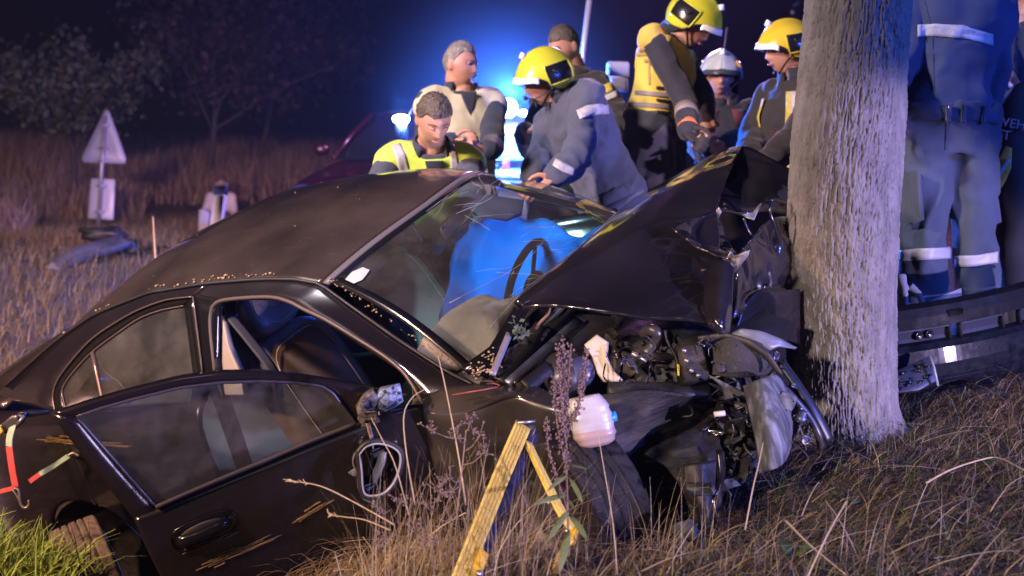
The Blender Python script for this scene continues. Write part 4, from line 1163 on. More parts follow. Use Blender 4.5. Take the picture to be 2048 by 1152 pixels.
part('lamp_surround', ribbon([CW(*q) for q in ((1395, 672, 3.92), (1450, 664, 3.9), (1500, 678, 3.86), (1540, 705, 3.84), (1567, 748, 3.84))], [CW(*q) for q in ((1400, 684, 3.93), (1450, 678, 3.91), (1494, 690, 3.87), (1528, 714, 3.85), (1556, 746, 3.85))], .008, 24, 1), mat('burnt_plastic', (.035, .027, .022), .6, col2=(.015, .012, .011), scale=10, bump=.3))
part('grille_strip', tube(crom([CW(*q) for q in ((1560, 722, 3.98), (1600, 778, 3.95), (1632, 828, 3.93), (1660, 882, 3.93))], 6), .020, 6, .008), mat('strip_plastic', (.012, .013, .017), .4))
part('hose', tube(crom([CW(*q) for q in ((1540, 745, 3.95), (1572, 780, 3.92), (1615, 830, 3.92), (1636, 868, 3.92), (1642, 895, 3.94))], 6), .013, 8), MATS['rubber_hose'])
# scuffed bumper corner hanging off
cpanel('bumper_corner', [((1492, 772, 3.86), (1505, 830, 3.82), (1518, 890, 3.80), (1524, 946, 3.80)), ((1515, 762, 3.80), (1530, 830, 3.76), (1540, 890, 3.75), (1543, 938, 3.76)),
                         ((1545, 752, 3.82), (1560, 830, 3.78), (1566, 885, 3.77), (1560, 925, 3.78)), ((1568, 778, 3.90), (1578, 830, 3.86), (1576, 880, 3.84), (1572, 905, 3.84))], greyp, 2.9, .004, th=.012, nu=10, nv=10)
for q, s, m_ in (((1573, 802, 3.80), (.055, .04, .045), 'scuffed_grey_plastic'), ((1603, 840, 3.84), (.05, .03, .012), 'strip_plastic'), ((1601, 826, 3.84), (.022, .03, .03), 'bluish_metal'), ((1552, 712, 3.9), (.02, .02, .03), 'bluish_metal'), ((1588, 772, 3.9), (.025, .015, .012), 'bluish_metal'), ((1612, 878, 3.86), (.03, .02, .018), 'bluish_metal')):
    part('lamp_connector', box(CW(*q), s, np.array(Matrix.Rotation(.5, 3, 'Y')), bev=.006), MATS[m_])
part('lamp_connector', lathe([(.016, 0), (.016, .012), (.010, .012), (.010, .03), (0, .03)], 14, CARR.T @ np.array([.2, -.3, .9]), CW(1602, 838, 3.83)), MATS['bluish_metal'])
part('clip', tube(crom([CW(*q) for q in ((1604, 880, 3.86), (1608, 888, 3.86), (1616, 886, 3.86))], 5), .004, 6), steel)
for k in range(16):
    q = (random.uniform(1440, 1500), random.uniform(800, 960), random.uniform(3.86, 4.0)); q2 = (q[0] + random.gauss(0, 22), q[1] + random.gauss(8, 26), q[2] + random.gauss(0, .03))
    part('broken_strut', tube(crom([CW(*q), CW((q[0] + q2[0]) / 2 + random.gauss(0, 8), (q[1] + q2[1]) / 2, q[2] - .02), CW(*q2)], 5), random.uniform(.004, .010), 6), random.choice([darkp, MATS['rubber_hose'], gloss, mudp]))
for k in range(14):
    q = (random.uniform(1400, 1500), random.uniform(790, 950), random.uniform(3.88, 4.02))
    part('broken_piece', lump(CW(*q), np.array([.035, .03, .03]) * random.uniform(.5, 1.3), np.array(Matrix.Rotation(random.random() * 6, 3, 'Y')), k, None, None, 10, 7, .5), random.choice([darkp, mudp, darkp, greyp]))
part('white_plug', tube([CW(1428, 829, 3.82), CW(1450, 826, 3.82)], .009, 10), mat('white_plug_plastic', (.5, .46, .40), .5))
part('bent_wire', tube(crom([CW(*q) for q in ((1452, 828, 3.84), (1462, 840, 3.84), (1468, 862, 3.84), (1462, 880, 3.86))], 6), .003, 5), steel)
part('bent_wire', tube(crom([CW(*q) for q in ((1440, 900, 3.9), (1455, 893, 3.88), (1462, 905, 3.88), (1450, 915, 3.9))], 6), .004, 5), bl)
# small torn bits filling the bay
cam_side = lambda px, py, d, s, m, k: part('bay_fragment', box(CW(px, py, d), s, np.array(Matrix.Rotation(k * 1.7, 3, 'Y') @ Matrix.Rotation(k * .9, 3, 'X')), bev=.003), m)
rb = random.Random(5)
for k in range(70):
    px, py = rb.uniform(1180, 1520), rb.uniform(665, 790)
    if py < 650 + (px - 1180) * .05: continue
    cam_side(px, py, rb.uniform(3.98, 4.25), (rb.uniform(.01, .06), rb.uniform(.01, .03), rb.uniform(.008, .04)), rb.choice([darkp, mudp, trim, MATS['bay_black'], MATS['rubber_hose'], MATS['sooty_plastic']]), k)
for k in range(44):
    px, py = rb.uniform(1400, 1530), rb.uniform(780, 985)
    cam_side(px, py, rb.uniform(3.84, 4.02), (rb.uniform(.01, .06), rb.uniform(.006, .02), rb.uniform(.008, .05)), rb.choice([darkp, mudp, trim, MATS['bay_black'], greyp, MATS['bluish_metal'] if k % 5 == 0 else darkp]), k)
for k in range(40):
    px, py, d = rb.uniform(1200, 1540), rb.uniform(670, 980), rb.uniform(3.85, 4.1)
    if py > 800 and px < 1390: continue
    pts = [CW(px, py, d)]
    for j in range(4):
        px += rb.gauss(0, 16); py += rb.gauss(4, 14); d += rb.gauss(0, .02); pts.append(CW(px, py, d))
    part('loose_cable', tube(crom(pts, 5), rb.choice([.002, .003, .005]), 6), rb.choice([darkp, trim, MATS['rubber_hose'], gloss, steel if k % 9 == 0 else trim]))
for k in range(14):
    px, py, d = rb.uniform(1400, 1560), rb.uniform(760, 960), rb.uniform(3.82, 3.98)
    q = [CW(px + rb.gauss(0, 18), py + rb.gauss(0, 18), d + rb.gauss(0, .02)) for j in range(5)]
    c_ = np.mean(q, 0); q = sorted(q, key=lambda v: math.atan2((v - c_)[2], (v - c_)[0]))
    part('torn_sheet', slab(q, .004, bev=.001), rb.choice([darkp, mudp, MATS['creased_paint'], greyp]))
# washer bottle hanging out of the wing
bc = CW(1182, 842, 3.70); bu = unit(CW(1172, 790, 3.70) - CW(1192, 895, 3.70)); bx = unit(np.cross(bu, dirn)); by = np.cross(bu, bx)
BOT = []
for k, s in enumerate(np.linspace(0, 1, 25)):
    h = (-.5 + s) * .155
    w = np.interp(s, [0, .05, .2, .6, .85, 1], [.035, .052, .064, .066, .062, .046]) * (1 + .035 * (math.sin(s * 34) > .3))
    dp = w * .72
    BOT.append([bc + bu * h + bx * w * np.sign(math.cos(t)) * abs(math.cos(t)) ** .65 + by * dp * np.sign(math.sin(t)) * abs(math.sin(t)) ** .65 - bx * .012 * (s - .5) for t in np.linspace(0, 2 * math.pi, 36, endpoint=False)])
V = np.array(BOT).reshape(-1, 3); F = grid_faces(25, 36)
F += [(i * 36 + 35, (i + 1) * 36 + 35, (i + 1) * 36, i * 36) for i in range(24)]
F += [tuple(range(36)), tuple(range(24 * 36, 25 * 36))[::-1]]
wbm = mat('milky_plastic', (.42, .40, .41), .34, col2=(.34, .32, .31), scale=9, sss=.25)
wb = part('washer_bottle', (V, F), wbm)
liq = [[bc + (p - bc) * 1.006 for p in r] for r in BOT[:9]]
part('washer_fluid', (np.array(liq).reshape(-1, 3), grid_faces(9, 36) + [(i * 36 + 35, (i + 1) * 36 + 35, (i + 1) * 36, i * 36) for i in range(8)]), mat('brownish_fluid', (.30, .22, .20), .35, sss=.2), wb)
part('bottle_cap', lathe([(.016, 0), (.016, .02), (0, .022)], 14, bx * (1 if (CARR @ bx)[0] > 0 else -1), bc + bx * (.06 if (CARR @ bx)[0] > 0 else -.06)), mat('blue_cap', (.02, .22, .42), .4), wb)

# ------------------------------------------------------------------ people
def remesh(vf, voxel, smooth=3, wrinkle=0.0, wscale=9.0, seed=0.0, stretch=(1, 1, 1)):
    v, f = vf
    me = bpy.data.meshes.new('tmp'); me.from_pydata(np.asarray(v).tolist(), [], [list(map(int, q)) for q in f]); me.update()
    o = bpy.data.objects.new('tmp', me); COL.objects.link(o)
    md = o.modifiers.new('r', 'REMESH'); md.mode = 'VOXEL'; md.voxel_size = voxel
    if smooth:
        sm = o.modifiers.new('s', 'SMOOTH'); sm.factor = .5; sm.iterations = smooth
    dg = bpy.context.evaluated_depsgraph_get()
    em = bpy.data.meshes.new_from_object(o.evaluated_get(dg))
    n = len(em.vertices)
    V = np.zeros(n * 3); em.vertices.foreach_get('co', V); V = V.reshape(-1, 3)
    N = np.zeros(n * 3); em.vertices.foreach_get('normal', N); N = N.reshape(-1, 3)
    F = [tuple(p.vertices) for p in em.polygons]
    bpy.data.objects.remove(o); bpy.data.meshes.remove(me); bpy.data.meshes.remove(em)
    if wrinkle:
        q = V * np.array(stretch) * wscale + seed
        w = 1 - 2 * np.abs(fbm(q + .6 * fbm(q * .5, 2)[:, None], 2))
        V = V + N * (wrinkle * (w * .7 + .5 * fbm(q * .6 + 5, 2)))[:, None]
    return V, F

def ering(c, L, Fv, a, b, n=28, pw=2.3):
    t = np.linspace(0, 2 * np.pi, n, endpoint=False)
    x = np.sign(np.cos(t)) * np.abs(np.cos(t)) ** (2 / pw); y = np.sign(np.sin(t)) * np.abs(np.sin(t)) ** (2 / pw)
    return c + np.outer(x * a, L) + np.outer(y * b, Fv)
def stack(rings, cap=True):
    n = len(rings[0]); V = np.concatenate(rings); F = []
    for i in range(len(rings) - 1):
        for j in range(n):
            F.append((i * n + j, i * n + (j + 1) % n, (i + 1) * n + (j + 1) % n, (i + 1) * n + j))
    if cap:
        F.append(tuple(range(n))[::-1]); F.append(tuple((len(rings) - 1) * n + j for j in range(n)))
    return V, F
def limb(pts, rs, n=14):
    P = crom(pts, 6); r = np.interp(np.linspace(0, len(pts) - 1, len(P)), range(len(pts)), rs)
    return join(tube(P, r, n), ball(P[0], r[0], 12, 8), ball(P[-1], r[-1], 12, 8))

def basis(yaw, pitch=0.0, roll=0.0):
    """yaw 0 faces the camera, 90 faces image left, -90 image right; pitch down"""
    y, p = rad(yaw), rad(pitch)
    f = np.array([-math.sin(y) * math.cos(p), -math.cos(y) * math.cos(p), -math.sin(p)])
    l = unit(np.cross([0, 0, 1], f)); u = np.cross(f, l)
    r = rad(roll); l, u = l * math.cos(r) + u * math.sin(r), u * math.cos(r) - l * math.sin(r)
    return f, l, u

def head_vf(c, B, s=1.0, nl=56, nm=44, jaw=1.0):
    f, l, u = B
    th = np.linspace(0, 2 * np.pi, nl, endpoint=False); ph = np.linspace(0.02, np.pi - .02, nm)
    T, PH = np.meshgrid(th, ph, indexing='ij')
    d = np.stack([np.cos(T) * np.sin(PH), np.sin(T) * np.sin(PH), np.cos(PH)], -1)
    x, y, z = d[..., 0] * .098, d[..., 1] * .077, d[..., 2] * .120
    lo = np.clip(-z / .12, 0, 1)
    y = y * (1 - .30 * lo ** 1.4 * jaw); x = np.where(x < 0, x * (1 - .38 * lo), x * (1 - .04 * lo))
    x = np.where(x > 0, x * (1 - .05 * np.clip(z / .12, 0, 1)), x)
    fr = np.clip(d[..., 0], 0, 1)
    g = lambda a, b: np.exp(-(a / b) ** 2)
    x = x - .010 * fr * (np.abs(z) < .2) * (1 - g(y, .05)) * .6
    nose = np.interp(z, [-.050, -.040, -.030, 0.012, .03], [0, .016, .024, .006, 0])
    x = x + fr * nose * g(y, np.interp(z, [-.04, .02], [.017, .010]))
    x = x - .013 * fr * g(np.abs(y) - .031, .015) * g(z - .012, .013)
    x = x + .006 * fr * g(z - .034, .010) * g(y, .045)
    x = x + .004 * fr * g(np.abs(y) - .040, .018) * g(z + .018, .018)
    x = x + .0055 * fr * (g(z + .060, .005) + g(z + .072, .006)) * g(y, .022) - .004 * fr * g(z + .066, .003) * g(y, .024)
    x = x + .010 * fr * g(z + .100, .014) * g(y, .022)
    P = c + s * (x[..., None] * f + y[..., None] * l + z[..., None] * u)
    V = P.reshape(-1, 3); F = grid_faces(nl, nm, wrap_u=True)
    F.append(tuple(i * nm for i in range(nl))); F.append(tuple(i * nm + nm - 1 for i in range(nl))[::-1])
    parts = [(V, F)]
    for e in (-1, 1):
        parts.append(ball(c + s * (-.012 * f + e * .079 * l - .008 * u), (1, 1, 1), 12, 10, s * np.stack([.020 * unit(f - .2 * e * l), .009 * l, .033 * u], 1)))
    return parts

def hand_vf(wrist, tip, palm_n, s=1.0, curl=0.5, thumb=1):
    """palm, four bent fingers of unequal length and a thumb"""
    d = unit(tip - wrist); n = unit(palm_n - d * (palm_n @ d)); sd = np.cross(d, n)
    o = [tube([wrist - d * .02, wrist + d * .02, wrist + d * .055, wrist + d * .092 * s], np.array([.029, .033, .040, .036]) * s, 12, np.array([.022, .019, .017, .014]) * s)]
    for k, (off, ln) in enumerate(((-.030, .070), (-.010, .080), (.010, .076), (.029, .060))):
        b = wrist + (d * .080 + sd * off) * s; p = [b]; dd = d
        for j, q in enumerate((.42, .33, .25)):
            a = curl * (.5 + .5 * j)
            dd = unit(d * math.cos(curl * .6 + a * j) + n * math.sin(curl * .6 + a * j) + sd * off * 1.5)
            p.append(p[-1] + dd * ln * q * s)
        o.append(tube(p, np.array([.0105, .010, .009, .0075]) * s, 8)); o.append(ball(p[-1], .0075 * s, 8, 6))
    b = wrist + (d * .022 - thumb * sd * .030) * s
    p = [b, b + (d * .030 - thumb * sd * .022 + n * .008) * s, b + (d * .058 - thumb * sd * .026 + n * .02) * s, b + (d * .080 - thumb * sd * .022 + n * .03) * s]
    o.append(tube(p, np.array([.015, .012, .0105, .008]) * s, 8)); o.append(ball(p[-1], .008 * s, 8, 6))
    return o

skin_m = mat('skin', (.44, .24, .175), .5, col2=(.38, .19, .14), scale=14, sss=.12, bump=.1, bscale=160, bdist=.002)
silver = mat('reflective_silver', (.46, .45, .46), .42, col2=(.34, .33, .35), scale=60)
silver_y = mat('reflective_yellow', (.50, .40, .06), .55, col2=(.36, .29, .05), scale=50)
boot_m = mat('boot_leather', (.012, .011, .011), .5)
def cloth(name, c, c2=None, rough=.85): return mat(name, c, rough, col2=c2 or tuple(q * .72 for q in c), scale=7, sheen=.15, bump=.25, bscale=220, bdist=.002)

from mathutils.bvhtree import BVHTree
def decal(p, o, net, m, name='reflective_band', lift=.004, n=14, k=5):
    """patch laid on a garment: net is two photograph polylines, dropped onto the cloth's own surface"""
    V = [Vector(v.co) + o.parent.location for v in o.data.vertices]
    T = BVHTree.FromPolygons(V, [list(q.vertices) for q in o.data.polygons])
    A, B = resample(net[0], n), resample(net[1], n)
    P = np.zeros((n, k, 3)); dep = []
    org = Vector(CAM)
    for i in range(n):
        for j in range(k):
            q = A[i] + (B[i] - A[i]) * j / (k - 1)
            d = Vector(C2W @ np.array([(q[0] - 1024) / FPX, (q[1] - 576) / FPX, 1.0])).normalized()
            h = T.ray_cast(org, d)
            if h[0] is None: P[i, j] = np.nan
            else: P[i, j] = np.array(h[0] + h[1] * lift)
    ok = ~np.isnan(P).any(axis=(1, 2))
    P = P[ok]
    if len(P) < 3: return None
    return mesh(name, shell(P, .003), m, p.root)
class Person:
    def __init__(s, label, hips, neck, yaw, head, hyaw, hpitch=0, hroll=0, arms=None, feet=None, size=1.0, vox=.0075, group=None, cat='person', sh=.185, wide=1.0, skinm=None, legs_skin=False):
        s.k = size; s.B = basis(yaw); s.f, s.l, s.u = s.B
        s.hips, s.neck = np.array(hips, float), np.array(neck, float)
        s.spine = unit(s.neck - s.hips)
        s.fw = unit(s.f - s.spine * (s.f @ s.spine)); s.lt = unit(np.cross(s.spine, s.fw))
        s.wide = wide
        k = size
        s.sh = {e: s.neck - s.spine * .070 * k + s.lt * sg * sh * k * wide for e, sg in (('L', 1), ('R', -1))}
        arms = arms or {}
        s.el, s.wr, s.tip = {}, {}, {}
        for e, sg in (('L', 1), ('R', -1)):
            a = arms.get(e) or {}
            s.el[e] = np.array(a.get('el', s.sh[e] + np.array([0, 0, -.29 * k]) + s.lt * sg * .05), float)
            s.wr[e] = np.array(a.get('wr', s.el[e] + np.array([0, 0, -.24 * k]) + s.fw * .06), float)
            s.tip[e] = np.array(a.get('tip', s.wr[e] + unit(s.wr[e] - s.el[e]) * .18 * k), float)
        s.curl = {e: (arms.get(e) or {}).get('curl', .5) for e in 'LR'}
        s.hs = {e: (arms.get(e) or {}).get('hs', 1.0) for e in 'LR'}
        s.hip = {e: s.hips + s.lt * sg * .095 * k for e, sg in (('L', 1), ('R', -1))}
        s.kn, s.ft = {}, {}
        for e, sg in (('L', 1), ('R', -1)):
            if feet and e in feet: s.kn[e], s.ft[e] = (np.array(q, float) for q in feet[e])
            else:
                x, y = s.hip[e][0] - s.fw[0] * .05, s.hip[e][1] - s.fw[1] * .05
                s.ft[e] = np.array([x, y, float(gz(x, y)) + .09]); s.kn[e] = (s.hip[e] + s.ft[e]) / 2 + s.f * .02
        base = (s.ft['L'] + s.ft['R']) / 2 - np.array([0, 0, .09])
        s.root = empty('person', base, label, cat, group)
        s.hc, s.HB = np.array(head, float), basis(hyaw, hpitch, hroll)
        # skin: head, neck, arms, hands, torso in one surface
        hf, hl, hu = s.HB
        nk = s.hc - hu * .075 * k - hf * .022 * k
        parts = head_vf(s.hc, s.HB, k)
        parts.append(tube(crom([s.neck - s.spine * .06, s.neck + s.spine * .02, nk, nk + hu * .04], 4), np.array([.075] * 5 + [.062] * 4 + [.056] * 4) * k, 16))
        parts += s.torso(-.012) + s.arms_vf(0.0)
        for e, sg in (('L', 1), ('R', -1)):
            parts += hand_vf(s.wr[e], s.tip[e], -s.lt * sg + s.fw * .3, k * s.hs[e], s.curl[e], 1 if e == 'L' else -1)
        s.body = mesh('body', remesh(join(*parts), vox, 2), skinm or skin_m, s.root)
    def ring_par(s, t):
        """torso cross-section at t (0 hips .. 1 neck): half width, half depth, forward shift"""
        T = [0, .12, .3, .5, .7, .82, .92, 1.0]
        return (np.interp(t, T, [.165, .172, .150, .158, .176, .178, .128, .070]) * s.k * s.wide, np.interp(t, T, [.112, .118, .105, .112, .122, .112, .088, .062]) * s.k, np.interp(t, T, [0, -.012, .005, .015, .012, -.004, -.012, 0]) * s.k)
    def cpt(s, t):
        bow = -.02 * math.sin(math.pi * t)
        return s.hips + (s.neck - s.hips) * t + s.fw * bow
    def tring(s, t, off=0.0):
        a, b, sh = s.ring_par(t)
        return ering(s.cpt(t) + s.fw * sh, s.lt, s.fw, a + off, b + off)
    def torso(s, off=0.0, t0=-.06, t1=1.0, n=15):
        return [stack([s.tring(max(t, 0), off) + s.spine * min(t, 0) * .55 for t in np.linspace(t0, t1, n)])]
    def arms_vf(s, off=0.0, upto=1.0, which='LR', slack=0.0):
        o = []
        for e in which:
            k = s.k
            el, wr = s.el[e], s.el[e] + (s.wr[e] - s.el[e]) * upto
            o.append(limb([s.sh[e] - s.lt * (1 if e == 'L' else -1) * .03 * k, s.sh[e], (s.sh[e] + el) / 2, el, (el + wr) / 2, wr],
                          np.array([.060, .056, .048, .040, .038, .028 + (1 - upto) * .012]) * k + off + np.array([0, 0, slack * .5, slack, slack, slack])))
        return o
    def jacket(s, m, off=.018, wr=.012, upto=.97, t0=-.05, slack=.010, name='jacket', vox=.012, seed=1.0, t1=.985, which='LR', wscale=10):
        s.joff = off
        vf = remesh(join(*(s.torso(off, t0, t1) + s.arms_vf(off, upto, which, slack))), vox, 4, wr, wscale, seed)
        return mesh(name, vf, m, s.root)
    def vest(s, m, off=.036, t0=.02, t1=.965, wr=.008, name='vest', vox=.012, seed=3.0, cap_=.03):
        parts = s.torso(off, t0, t1)
        for e in 'LR':
            sg = 1 if e == 'L' else -1
            d_ = unit(s.el[e] - s.sh[e])
            parts.append(limb([s.sh[e] - s.lt * sg * .09, s.sh[e] - s.lt * sg * .03, s.sh[e] + d_ * cap_], [.058 + off, .057 + off, .054 + off]))
        s.voff = off
        return mesh(name, remesh(join(*parts), vox, 5, wr, 8, seed), m, s.root)
    def trousers(s, m, off=.020, wr=.014, name='trousers', seed=2.0, vox=.013, flare=.0):
        k = s.k; parts = [stack([s.tring(t, off + .004) if t >= 0 else s.tring(0, off) + s.spine * t * .55 for t in np.linspace(-.22, .16, 6)])]
        for e in 'LR':
            an = s.ft[e]
            parts.append(limb([s.hip[e], s.hip[e] + (s.kn[e] - s.hip[e]) * .45, s.kn[e], s.kn[e] + (an - s.kn[e]) * .45, an + np.array([0, 0, -.03])], np.array([.095, .083, .062, .060, .050 + flare]) * k + off))
        t = mesh(name, remesh(join(*parts), vox, 4, wr, 7.5, seed, (1, 1, .8)), m, s.root)
        for e in 'LR':
            an = s.ft[e]; d = unit(np.array([s.f[0], s.f[1], 0]))
            p = [an + [0, 0, -.05] - d * .06, an + [0, 0, -.048] + d * .04, an + [0, 0, -.055] + d * .13, an + [0, 0, -.06] + d * .19]
            mesh('boot', join(tube(crom(p, 4), np.interp(np.linspace(0, 3, 13), range(4), [.04, .048, .045, .03]), 12, np.interp(np.linspace(0, 3, 13), range(4), [.04, .045, .035, .025])), tube([an + [0, 0, -.05], an + [0, 0, .12]], .055, 12)), boot_m, s.root)
        return t
    def band(s, t, w, m, off, name='reflective_band', sect=None):
        """band round the torso at t"""
        d = s.spine * w / 2
        R = s.tring(t, off)
        V = np.concatenate([R - d, R + d]); n = len(R)
        idx = list(range(n)) if sect is None else [i for i in range(n) if sect[0] <= i / n <= sect[1]]
        P = np.stack([(R - d)[idx], (R + d)[idx]], 1)
        if sect is None: P = np.concatenate([P, P[:1]])
        return mesh(name, shell(P, .004), m, s.root)
    def limb_band(s, a, b, t0, t1, r, m, name='reflective_band'):
        a, b = np.asarray(a), np.asarray(b)
        p = [a + (b - a) * t for t in np.linspace(t0, t1, 3)]
        return mesh(name, tube(p, r, 20, cap=True), m, s.root)
    def strap(s, pts, w, m, name='reflective_band', th=.004):
        """strip laid on the torso: pts are (side -1..1, t, 'f' or 'b')"""
        A, Bq = [], []
        for q, t, fb in pts:
            a, b, sh = s.ring_par(t); o = s.voff + .014
            def pos(qq):
                yy = math.sqrt(max(0.0, 1 - abs(qq) ** 2.3)) ** (2 / 2.3)
                return s.cpt(t) + s.fw * sh + s.lt * qq * (a + o) + s.fw * (1 if fb == 'f' else -1) * yy * (b + o)
            dq = w / (2 * (a + o))
            A.append(pos(q - dq)); Bq.append(pos(q + dq))
        return mesh(name, ribbon(A, Bq, th, 18, 1), m, s.root)
    def local(s, x, y, z):
        f, l, u = s.HB
        return s.hc + (f * x + l * y + u * z) * s.k
    def hair(s, m, front=.065, back=-.07, thick=.010, side=-.01, seed=0, spike=.006):
        f, l, u = s.HB
        nl, nm = 64, 26; P = np.zeros((nl, nm, 3))
        for i, t in enumerate(np.linspace(0, 2 * np.pi, nl)):
            c = math.cos(t)
            zc = front if c > .55 else (side + (front - side) * max(0, (c - .1) / .45) if c > .1 else back + (side - back) * max(0, (c + .75) / .85) if c > -.75 else back)
            pm = math.acos(np.clip(zc / .12, -1, 1))
            for j, q in enumerate(np.linspace(0.03, 1, nm)):
                ph = pm * q; d = np.array([math.cos(t) * math.sin(ph), math.sin(t) * math.sin(ph), math.cos(ph)])
                lo = max(0, -d[2])
                tk = thick * (1 - .65 * q ** 4) + spike * (vnoise(np.array([d * 26 + seed]))[0])
                P[i, j] = s.local(d[0] * (.098 + tk) * (1 - .3 * lo * (d[0] < 0)), d[1] * (.077 + tk) * (1 - .25 * lo), d[2] * (.120 + tk))
        return mesh('hair', shell(P, .012, flip=True), m, s.root)
    def face(s, brow=(.05, .035, .025), eyes=True, brow_w=.004):
        for e in (-1, 1):
            if eyes:
                mesh('eye', ball(s.local(.077, e * .031, .011), .0115 * s.k, 12, 8), mat('eye_white', (.26, .20, .18), .4), s.root)
                mesh('iris', ball(s.local(.0845, e * .031, .010), .0055 * s.k, 8, 6), mat('iris_dark', (.02, .018, .016), .2), s.root)
                mesh('eyelid', tube([s.local(.083, e * .018, .015), s.local(.090, e * .031, .0195), s.local(.080, e * .046, .013)], .0045, 6), skin_m, s.root)
            mesh('eyebrow', tube([s.local(.093, e * .014, .026), s.local(.093, e * .032, .033), s.local(.080, e * .052, .027)], brow_w, 6, .0025), mat('brow_%d' % int(brow[0] * 1000), brow, .9), s.root)
        mesh('lips', tube([s.local(.086, -.023, -.066), s.local(.0965, -.008, -.063), s.local(.0965, .008, -.063), s.local(.086, .023, -.066)], .0045, 6), mat('lip_skin', (.34, .13, .11), .5), s.root)
    def collar(s, m, h=.05, r=.078, off=0.0, openf=.0, name='collar'):
        hf = unit(s.neck + s.spine * .08 - s.neck)
        R0 = ering(s.neck - s.spine * .03, s.lt, s.fw, .098 * s.k, .088 * s.k); R1 = ering(s.neck + s.spine * (h - .03) + s.fw * .004, s.lt, s.fw, r * s.k, r * .98 * s.k)
        n = len(R0); idx = [i for i in range(n + 1) if abs(((i / n) - .25 + .5) % 1 - .5) >= openf]
        idx = sorted(idx, key=lambda i: ((i / n) - .25) % 1)
        P = np.stack([R0[[i % n for i in idx]], R1[[i % n for i in idx]]], 1)
        return mesh(name, shell(P, .008), m, s.root)
    def helmet(s, shellm, panelm, sh=1.0, visor_m=None, lamp_on=True, neck_m=None, comb=.013, red=None):
        f, l, u = s.HB
        def hp(t, ph, off=0.0):
            a, b, c = .150 + off, .126 + off, .138 + off
            d = np.array([math.cos(t) * math.sin(ph), math.sin(t) * math.sin(ph), math.cos(ph)])
            x, y, z = d[0] * a, d[1] * b, d[2] * c
            if z > 0: z += comb * math.exp(-(y / .028) ** 2) * min(1, z / .06)
            if d[0] > 0 and ph > 1.1: x += .010 * ((ph - 1.1) / .3) * d[0]
            if d[0] < 0 and ph > 1.3: x *= 1 - .10 * (ph - 1.3)
            return s.local(x - .008, y, z + .018)
        def phm(t):
            c = math.cos(t)
            return np.interp(c, [-1, -.6, -.25, .05, .32, .62, 1], [2.10, 2.08, 2.05, 1.98, 1.62, 1.44, 1.40])
        nl, nm = 72, 30
        P = np.array([[hp(t, .03 + (phm(t) - .03) * q) for q in np.linspace(0, 1, nm)] for t in np.linspace(0, 2 * np.pi, nl)])
        h = mesh('helmet', shell(P, .007, flip=True), shellm, s.root)
        edge = [hp(t, phm(t), .001) for t in np.linspace(0, 2 * np.pi, 90, endpoint=False)]
        mesh('helmet_edge', tube(edge, .0045, 6, closed=True), mat('helmet_rubber', (.012, .012, .013), .5), h, local=False) if False else mesh('helmet_edge', tube(edge, .0045, 6, closed=True), mat('helmet_rubber', (.012, .012, .013), .5), s.root)
        for e in (1, -1):
            PG = np.array([[hp(e * (1.22 + 1.08 * a + .16 * b * (1 - a)), 1.02 + .78 * b - .10 * a * b + .10 * (1 - b) * (1 - a), .0045) for b in np.linspace(0, 1, 10)] for a in np.linspace(0, 1, 14)])
            mesh('helmet_side_panel', shell(PG, .006, flip=e > 0), panelm, s.root)
            rimp = np.concatenate([PG[:, 0], PG[-1, 1:], PG[-2::-1, -1], PG[0, -2:0:-1]])
            mesh('panel_frame', tube(rimp, .005, 6, closed=True), shellm, s.root)
            mesh('panel_knob', tube([hp(e * 1.5, 1.30, .010), hp(e * 1.62, 1.45, .010), hp(e * 1.75, 1.40, .010)], .004, 6), mat('helmet_rubber', (.012, .012, .013), .5), s.root)
            mesh('chin_strap', tube(crom([hp(e * 1.45, 1.9), s.local(.03, e * .075, -.06), s.local(.055, e * .035, -.115)], 4), .007, 6, .003), mat('helmet_rubber', (.012, .012, .013), .5), s.root)
            if red: mesh('helmet_mark', slab([hp(e * t, ph, .006) for t, ph in ((2.3, 1.0), (2.75, 1.05), (2.7, 1.3), (2.35, 1.2))], .004, bev=.001), red, s.root)
        V = np.array([[hp(t, phm(t) - .02, .004 + .003 * q) + f * .008 * q * math.cos(t) - u * .030 * q for q in np.linspace(0, 1, 5)] for t in np.linspace(-1.05, 1.05, 30)])
        mesh('visor', shell(V, .003), visor_m or MATS['visor_clear'], s.root)
        mesh('helmet_lamp', join(tube([hp(.0, .78, .004), hp(.0, .60, .012)], .016, 10)), mat('lamp_housing', (.7, .7, .72), .25) if lamp_on else mat('helmet_rubber', (.012, .012, .013), .5), s.root)
        if neck_m:
            P = np.array([[hp(t, phm(t) - .05 + .0 * q, -.006) * (1 - q) + (s.neck + s.spine * .02 + (hp(t, 1.5) - s.hc) * .60 - u * .0) * q for q in np.linspace(0, 1, 8)] for t in np.linspace(1.55, 2 * np.pi - 1.55, 40)])
            mesh('neck_guard', shell(P, .006), neck_m, s.root)
        return h
mat('visor_clear', (.80, .82, .86), .12, spec=.8)
hy = mat('helmet_yellow', (.55, .56, .035), .28, coat=.5, col2=(.48, .49, .03), scale=9)
ho = mat('helmet_orange_yellow', (.62, .47, .03), .28, coat=.5, col2=(.55, .42, .025), scale=9)
hw = mat('helmet_white', (.42, .46, .44), .35, coat=.4, col2=(.25, .27, .26), scale=6)
hpnl = mat('helmet_panel_black', (.010, .010, .012), .22)
navy = cloth('navy_cotton', (.020, .030, .062)); greyblue = cloth('grey_blue_cotton', (.058, .070, .118)); black_c = cloth('black_turnout', (.013, .012, .013))
charcoal = cloth('charcoal_trousers', (.055, .050, .056)); coverall = cloth('blue_coverall', (.030, .048, .110)); hv = cloth('hi_vis_yellow', (.50, .68, .09), (.42, .58, .07))
hvo = cloth('hi_vis_amber', (.62, .48, .08), (.50, .37, .06)); cream = cloth('pale_vest', (.52, .50, .36), (.44, .42, .32))
